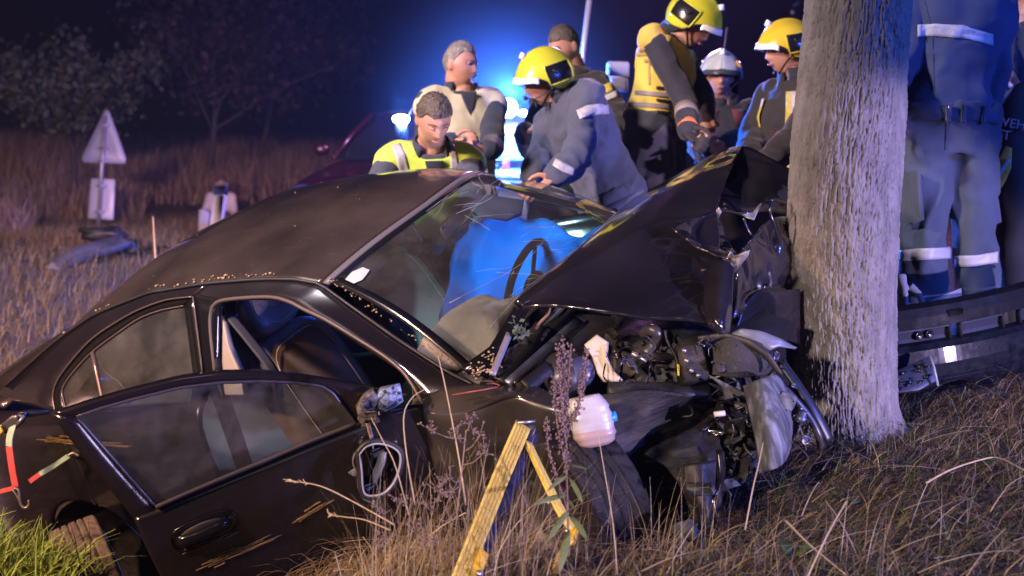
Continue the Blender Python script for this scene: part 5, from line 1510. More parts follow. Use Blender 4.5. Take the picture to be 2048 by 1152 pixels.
dkred = cloth('dark_red_cloth', (.10, .014, .018)); olive = cloth('worn_yellow_cloth', (.26, .24, .05))
hair_grey = mat('grey_hair', (.26, .24, .22), .6, col2=(.12, .11, .10), scale=60, stretch=(1, 1, .3), bump=.8, bscale=160)
hair_brown = mat('brown_hair', (.045, .035, .028), .55, col2=(.10, .08, .065), scale=60, stretch=(1, 1, .3), bump=.8, bscale=160)

# a: grey-haired man in the pale vest, looking right
p = Person('grey-haired man with moustache in pale vest standing behind the roof, looking right', W(925, 420, 6.75), W(922, 180, 6.68), -25, W(921, 128, 6.62), -58, 6,
           arms={'R': dict(el=W(855, 300, 6.6), wr=W(905, 285, 6.38), tip=W(958, 272, 6.30), curl=.4), 'L': dict(el=W(985, 290, 6.5), wr=W(975, 300, 6.3), tip=W(935, 285, 6.25), curl=.6)}, vox=.0065, wide=1.05)
p.jacket(navy, wr=.006); p.vest(cream, t0=-.05); p.trousers(navy); p.collar(navy, .07, .082, openf=.12); p.hair(hair_grey, .072, -.06, .008, .02, 1); p.face((.20, .17, .14))
mesh('moustache', tube([p.local(.092, -.026, -.055), p.local(.104, -.010, -.047), p.local(.106, 0, -.046), p.local(.104, .010, -.047), p.local(.092, .026, -.055)], .006, 6), mat('moustache_hair', (.16, .12, .09), .9), p.root)
mesh('shirt_front', slab([p.cpt(.90) + p.fw * (.122 - z * .25) + p.lt * q + p.spine * z for q, z in ((-.045, .045), (.045, .045), (.022, -.04), (0, -.09), (-.022, -.04))], .014, bev=.004), navy, p.root)
# b: man bending over the roof in hi-vis vest
p = Person('dark-haired man in bright yellow vest bending his head over the car roof', W(850, 550, 6.35), W(863, 292, 5.95), -12, W(868, 238, 5.78), -22, 34, 4,
           arms={'R': dict(el=W(745, 400, 5.8), wr=W(800, 470, 5.6)), 'L': dict(el=W(945, 400, 5.8), wr=W(900, 470, 5.6))}, vox=.0065, size=1.02)
p.jacket(greyblue, wr=.006); vb_ = p.vest(hv, t0=.1); p.trousers(navy); p.collar(navy, .065, .080, openf=.10); p.hair(hair_brown, .062, -.06, .014, .02, 4, .010); p.face((.06, .045, .035), eyes=False)
for e in (-1, 1):
    mesh('closed_eyelid', tube([p.local(.084, e * .018, .010), p.local(.091, e * .031, .0085), p.local(.081, e * .046, .010)], .006, 6), skin_m, p.root)
pass
mesh('shirt_front', slab([p.cpt(.90) + p.fw * (.122 - z * .25) + p.lt * q + p.spine * z for q, z in ((-.045, .045), (.045, .045), (.022, -.04), (0, -.10), (-.022, -.04))], .014, bev=.004), navy, p.root)
decal(p, vb_, [[(783, 292), (792, 315), (800, 350), (803, 370)], [(800, 287), (812, 312), (821, 348), (824, 370)]], silver)
decal(p, vb_, [[(896, 287), (900, 315), (903, 350), (904, 370)], [(908, 289), (915, 315), (918, 350), (919, 370)]], silver)
# c: firefighter stooping, yellow helmet, grey-blue coverall
p = Person('stooping firefighter in yellow helmet and grey-blue jacket reaching towards the windscreen', W(1232, 425, 6.15), W(1128, 192, 6.15), 62, W(1090, 163, 6.12), 68, 14, 0,
           arms={'L': dict(el=W(1150, 318, 5.80), wr=W(1108, 358, 5.72), tip=W(1062, 385, 5.68)), 'R': dict(el=W(1090, 300, 6.3), wr=W(1060, 370, 6.1))}, vox=.0065, wide=1.06, size=1.04)
jc = p.jacket(greyblue, .022, .015, .82, t0=-.02); p.trousers(greyblue, .024); p.helmet(hy, hpnl, neck_m=navy); p.face((.10, .08, .06)); p.collar(navy, .07, .085)
decal(p, jc, [[(1153, 222), (1172, 212), (1200, 208), (1226, 212)], [(1160, 240), (1180, 232), (1202, 228), (1228, 230)]], silver)
decal(p, jc, [[(1112, 318), (1128, 326), (1150, 338)], [(1106, 332), (1124, 344), (1146, 352)]], silver)
p.band(.03, .05, greyblue, .030, 'waistband')
gm = mat('spectacle_frame', (.05, .05, .06), .3)
for e in (-1, 1):
    mesh('spectacles', tube([p.local(.102, e * (.031 + .020 * math.cos(t)), .010 + .015 * math.sin(t)) for t in np.linspace(0, 2 * math.pi, 16, endpoint=False)], .0018, 5, closed=True), gm, p.root)
    mesh('spectacles', tube([p.local(.100, e * .052, .014), p.local(.0, e * .082, .012)], .0018, 5), gm, p.root)
mesh('headset_microphone', ball(p.local(.125, .02, -.055), .012, 10, 8), mat('helmet_rubber', (.012, .012, .013), .5), p.root)
mesh('headset_microphone', tube(crom([p.local(.01, .085, -.03), p.local(.08, .07, -.06), p.local(.125, .02, -.055)], 4), .004, 6), gm, p.root)
# d: bareheaded firefighter behind
p = Person('bareheaded firefighter in black jacket with yellow sleeve band behind the stooping one', W(1115, 400, 7.3), W(1150, 148, 7.25), 40, W(1128, 92, 7.15), 50, 26,
           arms={'L': dict(el=W(1235, 235, 7.0), wr=W(1225, 300, 6.8)), 'R': dict(el=W(1062, 290, 7.1), wr=W(1052, 268, 6.85), tip=W(1090, 248, 6.75), curl=.9)}, vox=.008, size=1.02)
jd = p.jacket(black_c, .026); p.trousers(black_c); p.hair(hair_brown, .06, -.05, .008, .03, 9); p.face(); p.collar(black_c, .07)
decal(p, jd, [[(1180, 176), (1205, 172), (1232, 160)], [(1186, 192), (1210, 188), (1238, 176)]], silver_y); decal(p, jd, [[(1188, 194), (1212, 190), (1240, 178)], [(1192, 206), (1214, 202), (1243, 190)]], silver)
p.band(.10, .07, silver_y, .036); p.band(.0, .05, silver_y, .036); p.limb_band(p.el['R'], p.wr['R'], .35, .55, .062, silver_y)
# e: firefighter in amber vest
p = Person('firefighter in yellow helmet and amber reflective vest looking down at the bonnet', W(1312, 262, 6.62), W(1345, 82, 6.6), -62, W(1384, 48, 6.50), -68, 28,
           arms={'R': dict(el=W(1372, 205, 6.30), wr=W(1376, 262, 6.12), tip=W(1402, 292, 6.02), curl=.8), 'L': dict(el=W(1405, 190, 6.75), wr=W(1412, 240, 6.6))},
           feet={'L': (W(1330, 440, 6.7), W(1330, 660, 6.75)), 'R': (W(1318, 440, 6.5), W(1310, 670, 6.6))}, wide=1.08, size=1.05)
p.jacket(cloth('dark_navy_turnout', (.016, .018, .034)), .014, .006); ve = p.vest(hvo, .030, t0=.06, t1=.95, cap_=-.05, wr=.010); p.trousers(charcoal, .034); p.helmet(hy, hpnl, neck_m=black_c); p.face(); p.collar(black_c, .07)
dgb = mat('dull_grey_band', (.20, .17, .16), .6); hrb = mat('helmet_rubber', (.012, .012, .013), .5)
for y0 in (180, 204): decal(p, ve, [[(1250, y0), (1290, y0 + 2), (1342, y0 + 6)], [(1250, y0 + 9), (1290, y0 + 11), (1342, y0 + 15)]], dgb)
for y0 in (172, 197, 221): decal(p, ve, [[(1312, y0), (1340, y0 + 3)], [(1312, y0 + 7), (1340, y0 + 10)]], hrb, 'buckle_strap', .008)
for x0, y0, w_ in ((1278, 96, 52), (1274, 106, 40), (1290, 118, 26)): decal(p, ve, [[(x0, y0), (x0 + w_, y0 - 3)], [(x0, y0 + 7), (x0 + w_, y0 + 4)]], mat('faded_print', (.30, .23, .08), .8), 'faded_print', .003)
decal(p, ve, [[(1296, 118), (1297, 170)], [(1301, 118), (1302, 170)]], mat('faded_print', (.30, .23, .08), .8), 'zip_line', .003)
p.limb_band(p.el['R'], p.wr['R'], .25, .5, .064, mat('dull_grey_band', (.20, .17, .16), .6))
p.limb_band(p.el['R'], p.wr['R'], .78, .92, .056, mat('orange_cuff', (.70, .16, .05), .6), 'cuff')
p.limb_band(p.sh['R'] + [0, 0, .04], p.sh['R'] + [0.03, 0, .075], 0, 1, .035, mat('orange_cuff', (.70, .16, .05), .6), 'shoulder_mark')
def gloved(p, e, m):
    n = -p.lt * (1 if e == 'L' else -1) + p.fw * .3
    v, f_ = remesh(join(*hand_vf(p.wr[e], p.tip[e], n, p.k * 1.12, p.curl[e], 1 if e == 'L' else -1)), .007, 3)
    return mesh('glove', (v, f_), m, p.root)
glove_m = mat('dark_glove', (.02, .018, .02), .8); gloved(p, 'R', glove_m)
# f: firefighter in white helmet facing the camera
p = Person('firefighter with white helmet and dark red straps facing the camera behind the bonnet', W(1455, 420, 7.5), W(1448, 208, 7.5), 8, W(1441, 152, 7.4), 6, 4,
           arms={'L': dict(el=W(1508, 275, 7.35), wr=W(1455, 290, 7.15), tip=W(1425, 285, 7.1)), 'R': dict(el=W(1398, 290, 7.35), wr=W(1425, 300, 7.15))}, vox=.0075)
p.jacket(black_c, .028); p.trousers(black_c); p.helmet(hw, hpnl, neck_m=black_c, visor_m=mat('visor_dark', (.05, .05, .055), .15)); p.face((.05, .04, .03)); p.collar(black_c, .08); p.voff = .03
for e in (-1, 1): p.strap([(e * .45, .2, 'f'), (e * .48, .5, 'f'), (e * .5, .75, 'f'), (e * .45, .92, 'f')], .075, dkred, 'red_strap')
p.limb_band(p.el['L'], p.wr['L'], .1, .42, .066, olive); p.band(.12, .06, olive, .040); p.limb_band(p.el['R'], p.wr['R'], .2, .5, .064, olive)
mesh('helmet_emblem', slab([p.local(.085, .085 + a, .105 + b) for a, b in ((0, 0), (.02, -.02), (.03, -.05), (.012, -.045), (-.004, -.02))], .05, bev=.004), mat('emblem_orange', (.40, .22, .05), .5), p.root)
# g: firefighter in profile beside the trunk
p = Person('firefighter in yellow helmet and black jacket in profile next to the tree trunk', W(1590, 400, 6.45), W(1595, 160, 6.42), 58, W(1572, 102, 6.38), 82, 6,
           arms={'L': dict(el=W(1585, 280, 6.05), wr=W(1530, 330, 5.9)), 'R': dict(el=W(1508, 270, 6.55), wr=W(1500, 330, 6.3))}, wide=1.05, size=1.02)
p.jacket(black_c, .030); p.trousers(black_c); p.helmet(ho, hpnl, neck_m=black_c, red=mat('red_mark', (.55, .03, .02), .4)); p.face((.05, .04, .03)); p.collar(black_c, .085, .09); p.voff = .034
p.strap([(.52, .05, 'f'), (.55, .3, 'f'), (.57, .55, 'f'), (.55, .75, 'f'), (.5, .88, 'f')], .11, silver_y, 'yellow_strip'); p.strap([(.52, .06, 'f'), (.55, .3, 'f'), (.57, .55, 'f'), (.55, .75, 'f'), (.5, .87, 'f')], .045, silver, 'silver_strip', .009)
p.band(-.02, .08, olive, .038); p.strap([(-.6, .55, 'f'), (-.62, .7, 'f'), (-.6, .85, 'f')], .03, silver_y, 'yellow_strip')
mesh('chest_badge', box(p.cpt(.55) + p.fw * .155 - p.lt * .03, (.03, .02, .025), bev=.004), mat('red_mark', (.55, .03, .02), .4), p.root)
# h: man in blue coverall seen from behind
p = Person('man in blue coverall seen from behind, standing right of the tree trunk', W(1890, 262, 5.30), W(1905, -42, 5.28), 172, W(1918, -105, 5.22), 150, 20,
           arms={'L': dict(el=W(1800, 120, 5.2), wr=W(1765, 205, 5.02)), 'R': dict(el=W(1985, 120, 5.35), wr=W(1968, 215, 5.5))},
           feet={'L': (W(1845, 445, 5.28), W(1848, 632, 5.32)), 'R': (W(1945, 450, 5.30), W(1958, 640, 5.34))}, size=1.12, wide=1.0, vox=.0085)
jh = p.jacket(coverall, .026, .022, t0=.03, wscale=6.5); th_ = p.trousers(cloth('slate_trousers', (.038, .054, .088)), .030, .024, flare=.02); p.hair(hair_brown)
decal(p, jh, [[(1834, 50), (1870, 47), (1930, 52), (1984, 68)], [(1834, 74), (1870, 72), (1930, 78), (1984, 92)]], silver, n=24); p.band(.08, .055, coverall, .036, 'waistband')
dsb = mat('dull_silver_band', (.30, .29, .31), .5)
decal(p, th_, [[(1800, 500), (1850, 496), (1905, 494)], [(1800, 522), (1850, 520), (1905, 516)]], dsb, n=20); decal(p, th_, [[(1906, 512), (1950, 510), (2005, 500)], [(1906, 534), (1950, 532), (2005, 524)]], dsb, n=20)
for net in ([[(1893, 235), (1890, 300)], [(1896, 235), (1893, 300)]], [[(1846, 0), (1862, 60), (1866, 180)], [(1849, 0), (1865, 60), (1869, 180)]]): decal(p, th_ if net[0][0][1] > 200 else jh, net, coverall, 'seam', .004)
for q in (-.45, .1, .5):
    mesh('belt_loop', box(p.cpt(.085) - p.fw * .165 * p.k + p.lt * q * .17, (.02, .02, .075), bev=.004), coverall, p.root)
mesh('cargo_pocket', slab([W(1808, 345, 5.20), W(1838, 340, 5.10), W(1846, 440, 5.12), W(1812, 450, 5.2)], .02, bev=.006, bulge=.01), MATS['slate_trousers'], p.root)
mesh('cargo_pocket', slab([W(1972, 345, 5.22), W(1995, 400, 5.26), W(2000, 445, 5.28), W(1985, 450, 5.24)], .02, bev=.006, bulge=.01), MATS['slate_trousers'], p.root)
# i: person at the right edge in a dark t-shirt holding a black fire jacket
p = Person('person in dark t-shirt at the right edge holding up a black fire jacket', W(2085, 330, 6.2), W(2050, 40, 6.15), 150, W(2062, -30, 6.1), 120, 10,
           arms={'L': dict(el=W(2004, 140, 6.0), wr=W(2028, 168, 5.75), tip=W(2050, 180, 5.65)), 'R': dict(el=W(2150, 150, 6.1), wr=W(2150, 230, 6.0))}, vox=.0085)
p.jacket(cloth('dark_tshirt', (.018, .026, .05)), .016, .006, upto=.12, name='t_shirt'); p.trousers(black_c); p.hair(hair_brown, .06, -.09, .014)
# j: firefighter beyond, only the dark legs and a yellow stripe show
p = Person('firefighter in black gear with yellow stripes standing behind the man in blue coverall', W(2010, 330, 7.0), W(1990, 120, 7.0), 120, W(1985, 60, 6.95), 110, 10, vox=.010)
p.jacket(black_c, .03); p.trousers(black_c, .03); p.hair(hair_brown); p.band(.1, .07, silver_y, .04); p.limb_band(p.el['L'], p.wr['L'], .5, .7, .07, silver_y)
# k: far person in a white t-shirt, mostly behind the marker post
p = Person('far person in white t-shirt half hidden behind the roadside marker post', W(440, 470, 19.0), W(442, 385, 19.0), 15, W(443, 366, 18.9), 10, 20,
           arms={'L': dict(el=W(466, 418, 18.9), wr=W(470, 440, 18.8)), 'R': dict(el=W(414, 415, 18.9), wr=W(414, 428, 18.8))}, vox=.012)
p.jacket(cloth('white_tshirt', (.62, .58, .62)), .016, .006, upto=.1, name='t_shirt'); p.trousers(navy); p.hair(hair_brown)

# ------------------------------------------------------------------ background: jacket, vehicles, lamps, signs, trees
def cover(name, label, cat, net, m, amp, seed, th=.012, rs=6.0):
    N = np.array([[W(*q) for q in c] for c in net])
    s1 = np.stack([crom(N[:, j], 8) for j in range(N.shape[1])], 1); P = np.stack([crom(s1[i], 8) for i in range(s1.shape[0])], 0)
    P = P + np.array([0, -1.0, 0]) * (amp * (1 - 2 * np.abs(fbm(P * rs + seed, 2))))[..., None]
    o = mesh(name, shell(P, th), m); return tag(o, label, cat) if label else o
jk = cover('fire_jacket', 'black fire jacket with yellow stripes held up at the right edge', 'jacket',
           [((1968, 245, 5.75), (1972, 330, 5.72), (1978, 430, 5.72), (1990, 560, 5.75)), ((2010, 190, 5.62), (2010, 300, 5.60), (2012, 430, 5.62), (2010, 580, 5.66)),
            ((2050, 160, 5.60), (2050, 300, 5.58), (2050, 430, 5.60), (2045, 590, 5.64)), ((2110, 200, 5.70), (2110, 320, 5.7), (2110, 450, 5.7), (2105, 590, 5.72))], black_c, .03, 3.0)
def jpart(name, pts, m, th=.008): return mesh(name, slab([W(*q) for q in pts], th, bev=.002), m, jk)
jpart('yellow_stripe', ((1980, 352, 5.60), (2012, 292, 5.55), (2024, 296, 5.54), (2022, 335, 5.54), (2012, 360, 5.55), (1990, 396, 5.58), (1978, 372, 5.60)), silver_y)
jpart('silver_stripe', ((1984, 362, 5.585), (2016, 315, 5.535), (2020, 322, 5.535), (1990, 372, 5.585)), mat('dull_silver_band', (.30, .29, .31), .5), .006)

def lettering(txt, px, py, d, size, m, parent, rot=0.0, name='lettering'):
    c = bpy.data.curves.new(name, 'FONT'); c.body = txt; c.size = size; c.extrude = .001
    o = bpy.data.objects.new('tmp_text', c); COL.objects.link(o)
    me = bpy.data.meshes.new_from_object(o.evaluated_get(bpy.context.evaluated_depsgraph_get()))
    bpy.data.objects.remove(o)
    V = np.zeros(len(me.vertices) * 3); me.vertices.foreach_get('co', V); V = V.reshape(-1, 3)
    F = [tuple(q.vertices) for q in me.polygons]; bpy.data.meshes.remove(me)
    c_, s_ = math.cos(rot), math.sin(rot)
    x, y = V[:, 0] * c_ - V[:, 1] * s_, V[:, 0] * s_ + V[:, 1] * c_
    P = W(px, py, d) + np.outer(x, _R) + np.outer(y, _U) - np.outer(V[:, 2], _F)
    return mesh(name, (P, F), m, parent, smooth=False)
lt_m = mat('grey_lettering', (.16, .13, .14), .7)
lettering('WEHR', 1990, 250, 5.52, .062, lt_m, jk, -.16); lettering('ST', 1992, 276, 5.52, .062, lt_m, jk, -.16)
# work glove on the debris
gv = remesh(join(*hand_vf(W(1800, 560, 4.92), W(1806, 606, 4.90), np.array([0, -1.0, .2]), 1.25, .55, 1)), .006, 2)
o = mesh('work_glove', gv, mat('grey_glove', (.15, .15, .18), .85)); tag(o, 'grey work glove hanging right of the trunk above the loose bumper', 'glove')

# detached bumper right of the trunk
e0, e1 = W(1745, 705, 4.72), W(2130, 622, 4.98)
bd = unit(e1 - e0); bup = unit(np.array([0, 0, 1.0]) - bd * bd[2]); bn = np.cross(bd, bup); bn = bn if bn[1] < 0 else -bn
bl_len = np.linalg.norm(e1 - e0)
bump_root = empty('loose_bumper', W(1900, 790, 4.75), 'torn off black car bumper lying in grass right of the trunk', 'bumper')
def prof_sweep(prof, u0=0.0, u1=1.0, n=40, th=.006, bow=.07):
    P = []
    for s in np.linspace(u0, u1, n):
        c = e0 + (e1 - e0) * s + bn * bow * math.sin(math.pi * min(1, max(0, s)) ) 
        P.append([c + bup * z + bn * y for z, y in prof])
    return shell(np.array(P), th)
bpaint = mat('bumper_paint', (.004, .005, .008), .32, spec=.06, col2=(.009, .010, .014), scale=30, rough2=.5, bump=.1, bscale=60, coat=.12)
def bpt(name, vf, m): return mesh(name, vf, m, bump_root, smooth=name not in ('upper_flange', 'ledge', 'outer_skin'))
bpt('upper_flange', prof_sweep([(.150, -.06), (.160, -.03), (.148, -.004), (.115, .008), (.075, .012)]), mat('satin_black_plastic', (.006, .006, .0075), .45, rough2=.7, scale=9, bump=.3, spec=.08))
lw = mat('ledge_plastic', (.020, .021, .032), .45, rough2=.6, scale=8, spec=.15)
for a, b in ((0, .335), (.385, .60), (.70, 1.0)): bpt('ledge', prof_sweep([(.072, .012), (.066, -.012), (.030, -.016), (.012, -.010)], a, b, 16), lw)
for a, b in ((0, .30), (.375, .335 + .28), (.69, 1.0)): pass
for s in (.335, .385, .60, .70):
    c = e0 + (e1 - e0) * s + bn * .07 * math.sin(math.pi * s); bpt('ledge_rib', box(c + bup * .045 + bn * .0, (.006, .03, .06), np.stack([bd, bn, bup], 1)), lw)
for s in (.20, .245):
    c = e0 + (e1 - e0) * s + bn * .07 * math.sin(math.pi * s); bpt('clip_hole', lathe([(.015, .002), (.018, .006), (.015, .006), (.0, .003)], 16, bn, c + bup * .042), gloss)
bpt('outer_skin', prof_sweep([(.012, -.010), (.006, .018), (-.012, .032), (-.07, .042), (-.122, .040), (-.128, .036), (-.134, .038), (-.165, .030), (-.19, .008)]), bpaint)
bpt('skin_groove', prof_sweep([(-.120, .043), (-.127, .038), (-.134, .041)], .25, 1.0, 30, .003), gloss)
gc = [W(1772, 752, 4.60), W(1862, 712, 4.62), W(1874, 762, 4.58), W(1838, 782, 4.56), W(1778, 790, 4.56)]
bpt('fog_lamp_grille', slab(gc, .02, bev=.004), mat('grille_plastic', (.025, .028, .045), .45))
for k in range(26):
    a, b = random.uniform(.08, .88), random.uniform(.1, .85)
    q = gc[0] * (1 - a) * (1 - b) + gc[1] * a * (1 - b) + gc[2] * a * b + gc[4] * (1 - a) * b
    bpt('grille_slot', box(q + bn * .013, (random.choice([.012, .025, .03]), .006, random.choice([.006, .012])), np.stack([bd, bn, bup], 1)), gloss)
bpt('grille_edge', tube([W(1860, 712, 4.58), W(1868, 735, 4.56), W(1876, 772, 4.54)], .005, 6), MATS['worn_rim'])
bpt('clear_plastic_shard', slab([W(*q) for q in ((1795, 628, 4.80), (1850, 606, 4.80), (1922, 576, 4.82), (1926, 606, 4.80), (1860, 625, 4.78))], .006, bev=.002), mat('shard_plastic', (.28, .29, .36), .25, col2=(.18, .19, .25), scale=8))
bpt('shard_rib', slab([W(*q) for q in ((1850, 606, 4.79), (1858, 608, 4.78), (1862, 622, 4.77), (1856, 624, 4.77))], .012, bev=.002), MATS['shard_plastic'])
bpt('lower_tab', box(W(1965, 772, 4.66), (.10, .04, .02), np.stack([bd, bn, bup], 1), bev=.005), lw)
bpt('flange_slot', box(e0 + (e1 - e0) * .36 + bn * .078 + bup * .118, (.065, .012, .026), np.stack([bd, bn, bup], 1), bev=.003), MATS['bay_black'])

# blue sheet added to stand for the blue-lit area behind the windscreen
N = np.array([[K(x, .24 + .44 * q + .05 * float(fbm(np.array([[x * 7, q * 2.5, 3.3]]), 3)[0]), .64 + (.45 + .03 * math.sin(x * 9) + .015 * math.sin(x * 27) - .55 * max(0, x - .42)) * q + .07 * (x - .1) + .012 * math.sin(x * 23 + q * 3)) for q in np.linspace(0, 1, 24)] for x in np.linspace(-.02, .80, 30)])
sheet_m = bpy.data.materials.new('blue_sheet'); sheet_m.use_nodes = True
_n, _l = sheet_m.node_tree.nodes, sheet_m.node_tree.links
_d = _n.new('ShaderNodeBsdfDiffuse'); _d.inputs['Color'].default_value = (.005, .30, .80, 1)
_t = _n.new('ShaderNodeBsdfTranslucent'); _t.inputs['Color'].default_value = (.005, .46, .95, 1)
_m = _n.new('ShaderNodeMixShader'); _m.inputs[0].default_value = .6
_l.new(_d.outputs[0], _m.inputs[1]); _l.new(_t.outputs[0], _m.inputs[2]); _l.new(_m.outputs[0], [q for q in _n if q.type == 'OUTPUT_MATERIAL'][0].inputs['Surface'])
o = mesh('blue_light_sheet', shell(N, .003), sheet_m); tag(o, 'blue sheet added for the blue lit area seen through the windscreen', 'sheet')

lamp('sheet_backlight', 'POINT', 10.0, (.50, .92, 1.0), tuple(K(.36, .66, .80)), shadow_soft_size=.05)  # unseen lamp added behind the blue sheet to make it shine
# ---- vehicles behind
def emis(name, c, s):
    m = bpy.data.materials.new(name); m.use_nodes = True; n = m.node_tree.nodes
    n.remove(n['Principled BSDF']); e = n.new('ShaderNodeEmission'); e.inputs['Color'].default_value = (*c, 1); e.inputs['Strength'].default_value = s
    m.node_tree.links.new(e.outputs[0], [q for q in n if q.type == 'OUTPUT_MATERIAL'][0].inputs['Surface']); MATS[name] = m; return m
beacon_m = emis('beacon_glow', (.30, .60, 1.0), 160)
redp = mat('dark_red_paint', (.022, .002, .004), .3, coat=.3)
def sedan(name, label, c, fwd, m, L=4.3, Wd=1.75, H=1.45, cat='car', group=None):
    """background car: body shell, cabin glass, lamps and wheels"""
    c = np.asarray(c, float); f = unit(fwd); l = np.cross([0, 0, 1.0], f); u = np.array([0, 0, 1.0])
    root = empty(name, c, label, cat, group)
    T = lambda x, y, z: c + f * x + l * y + u * z
    xs = np.linspace(-L / 2, L / 2, 40); secs = []
    for x in xs:
        q = x / (L / 2); zt = np.interp(q, [-1, -.9, -.55, .35, .85, 1], [.62, .88, .95, .92, .78, .55]); w = Wd / 2 * (1 - .14 * abs(q) ** 4); zb = .22 + .10 * abs(q) ** 6
        secs.append([T(x, y, z) for y, z in ((-w * .9, zb), (-w, zb + .12), (-w * 1.0, .55), (-w * .95, zt - .06), (-w * .80, zt), (0, zt + .03), (w * .8, zt), (w * .95, zt - .06), (w, .55), (w, zb + .12), (w * .9, zb))])
    mesh('body', stack([np.array(s_) for s_ in secs]), m, root)
    def cab(pts, inset, mt, nm):
        mesh(nm, stack([np.array([T(x, y, z) for x, y, z in ring]) for ring in pts]), mt, root)
    ring = lambda z, x0, x1, w: [(x0, -w * .8, z), (x0 + .1, -w, z), (x1 - .1, -w, z), (x1, -w * .8, z), (x1, w * .8, z), (x1 - .1, w, z), (x0 + .1, w, z), (x0, w * .8, z)]
    gm_ = mat('vehicle_glass', (.012, .014, .02), .08, spec=.8)
    cab([ring(.92, -L * .40, L * .22, Wd * .44), ring(1.15, -L * .36, L * .13, Wd * .41), ring(H - .06, -L * .29, L * .03, Wd * .36)], 0, gm_, 'windows')
    cab([ring(H - .065, -L * .29, L * .03, Wd * .362), ring(H - .02, -L * .27, L * .01, Wd * .34), ring(H, -L * .22, -L * .03, Wd * .26)], 0, m, 'roof')
    for e in (-1, 1):
        mesh('pillar', tube([T(L * .22, e * Wd * .42, .93), T(L * .12, e * Wd * .405, 1.16), T(L * .03, e * Wd * .355, H - .05)], .03, 8), m, root)
        mesh('pillar', tube([T(-L * .40, e * Wd * .42, .93), T(-L * .34, e * Wd * .405, 1.16), T(-L * .28, e * Wd * .355, H - .05)], .035, 8), m, root)
        mesh('headlamp', ball(T(L / 2 - .12, e * Wd * .36, .66), (.12, .16, .08), 12, 8), mat('lamp_glass', (.03, .03, .035), .15), root)
        mesh('door_mirror', ball(T(L * .16, e * Wd * .56, 1.0), (.09, .06, .07), 12, 8), m, root)
        for x in (-L * .31, L * .31):
            mesh('wheel', lathe([(.0, .10), (.19, .10), (.21, .085), (.30, .09), (.32, .05), (.32, -.08), (.0, -.09)], 28, l * e, T(x, e * (Wd / 2 - .09), .32)), rubber, root)
    mesh('number_plate', box(T(L / 2 + .0, 0, .45), (.52, .02, .11), np.stack([l, f, u], 1)), mat('plate_dark', (.04, .04, .045), .5), root)
    return root, T
vx, vy = W(860, 300, 13.0)[:2]
police, PT = sedan('patrol_car', 'dark red car with a lit blue roof beacon in the shadow behind the wreck', (vx, vy, float(gz(vx, vy))), (-.22, -.975, 0), redp, 4.3, 1.75, 1.42)
def beacon(px, py, d, size, parent, watts, name='blue_beacon', r=.06):
    c = W(px, py, d)
    b = mesh(name, ball(c, size, 16, 10), beacon_m, parent)
    lamp(name + '_light', 'POINT', watts, (.03, .16, 1.0), c + np.array([0, -.30, .12]), shadow_soft_size=r)
    return b
beacon(802, 238, 9.6, (.065, .05, .036), police, 160)
mesh('blue_beacon', ball(W(805, 250, 9.55), (.03, .03, .018), 12, 8), beacon_m, police)
mesh('beacon_foot', lathe([(.0, -.16), (.06, -.16), (.05, -.03), (0, -.03)], 16, (0, 0, 1), W(803, 238, 9.65)), trim, police)
mesh('beacon_mount', tube([W(803, 262, 9.65), W(803, 300, 9.7), PT(-.6, 0, 1.40)], .03, 8), trim, police)
mesh('antenna', tube([W(818, 232, 9.7), W(826, 212, 9.7)], .012, 6), redp, police)
# white and red ambulance van between the men
whitep = mat('white_vehicle_paint', (.34, .34, .36), .35, coat=.3); redv = mat('red_vehicle_paint', (.42, .015, .03), .35, coat=.4)
vc = W(1035, 300, 9.6); vz = float(gz(vc[0], vc[1]))
van = empty('ambulance', (vc[0], vc[1], vz), 'white and red rescue vehicle with glaring blue lamps behind the men', 'vehicle')
def vb(name, px, py, d, s, m, bev=.02): return mesh(name, box(W(px, py, d), s, bev=bev), m, van)
vb('body_side', 1090, 272, 10.6, (1.9, 1.2, .42), whitep, .05); vb('red_band', 1090, 330, 10.58, (1.94, 1.22, .18), redv, .02); vb('lower_body', 1090, 405, 10.6, (1.9, 1.2, .46), whitep, .04)
vb('bumper', 1035, 352, 9.75, (.9, .2, .10), whitep, .04)
for q in ((1015, 262), (1040, 268)): vb('lamp_strip', q[0], q[1] - 4, 9.72, (.26, .06, .03), emis('white_strip_lamp', (.75, .85, 1.0), 6) if 'white_strip_lamp' not in MATS else MATS['white_strip_lamp'], .01)
vb('window', 1052, 292, 9.76, (.26, .03, .17), mat('vehicle_glass', (.012, .014, .02), .08), .02); vb('door_panel', 1020, 296, 9.74, (.22, .03, .20), whitep, .01)
vb('grille', 1012, 335, 9.7, (.06, .04, .14), redv, .01); vb('grille', 995, 338, 9.7, (.04, .04, .10), mat('vehicle_glass', (.012, .014, .02), .08), .01)
for x in (960, 1180): mesh('wheel', lathe([(.0, .10), (.2, .10), (.22, .085), (.31, .09), (.34, .05), (.34, -.08), (0, -.09)], 28, (0, -1, 0), np.array([W(x, 400, 10.1)[0], vc[1] + .35, vz + .34])), rubber, van)
beacon(1014, 216, 9.4, (.082, .06, .075), van, 1600, r=.05)
mesh('blue_beacon', ball(W(1046, 226, 9.4), (.034, .03, .024), 12, 8), beacon_m, van)
mesh('beacon_bar', box(W(1020, 233, 9.75), (.36, .16, .05), bev=.02), trim, van)
vb('cab', 1020, 292, 10.15, (.52, .70, .46), whitep, .06)
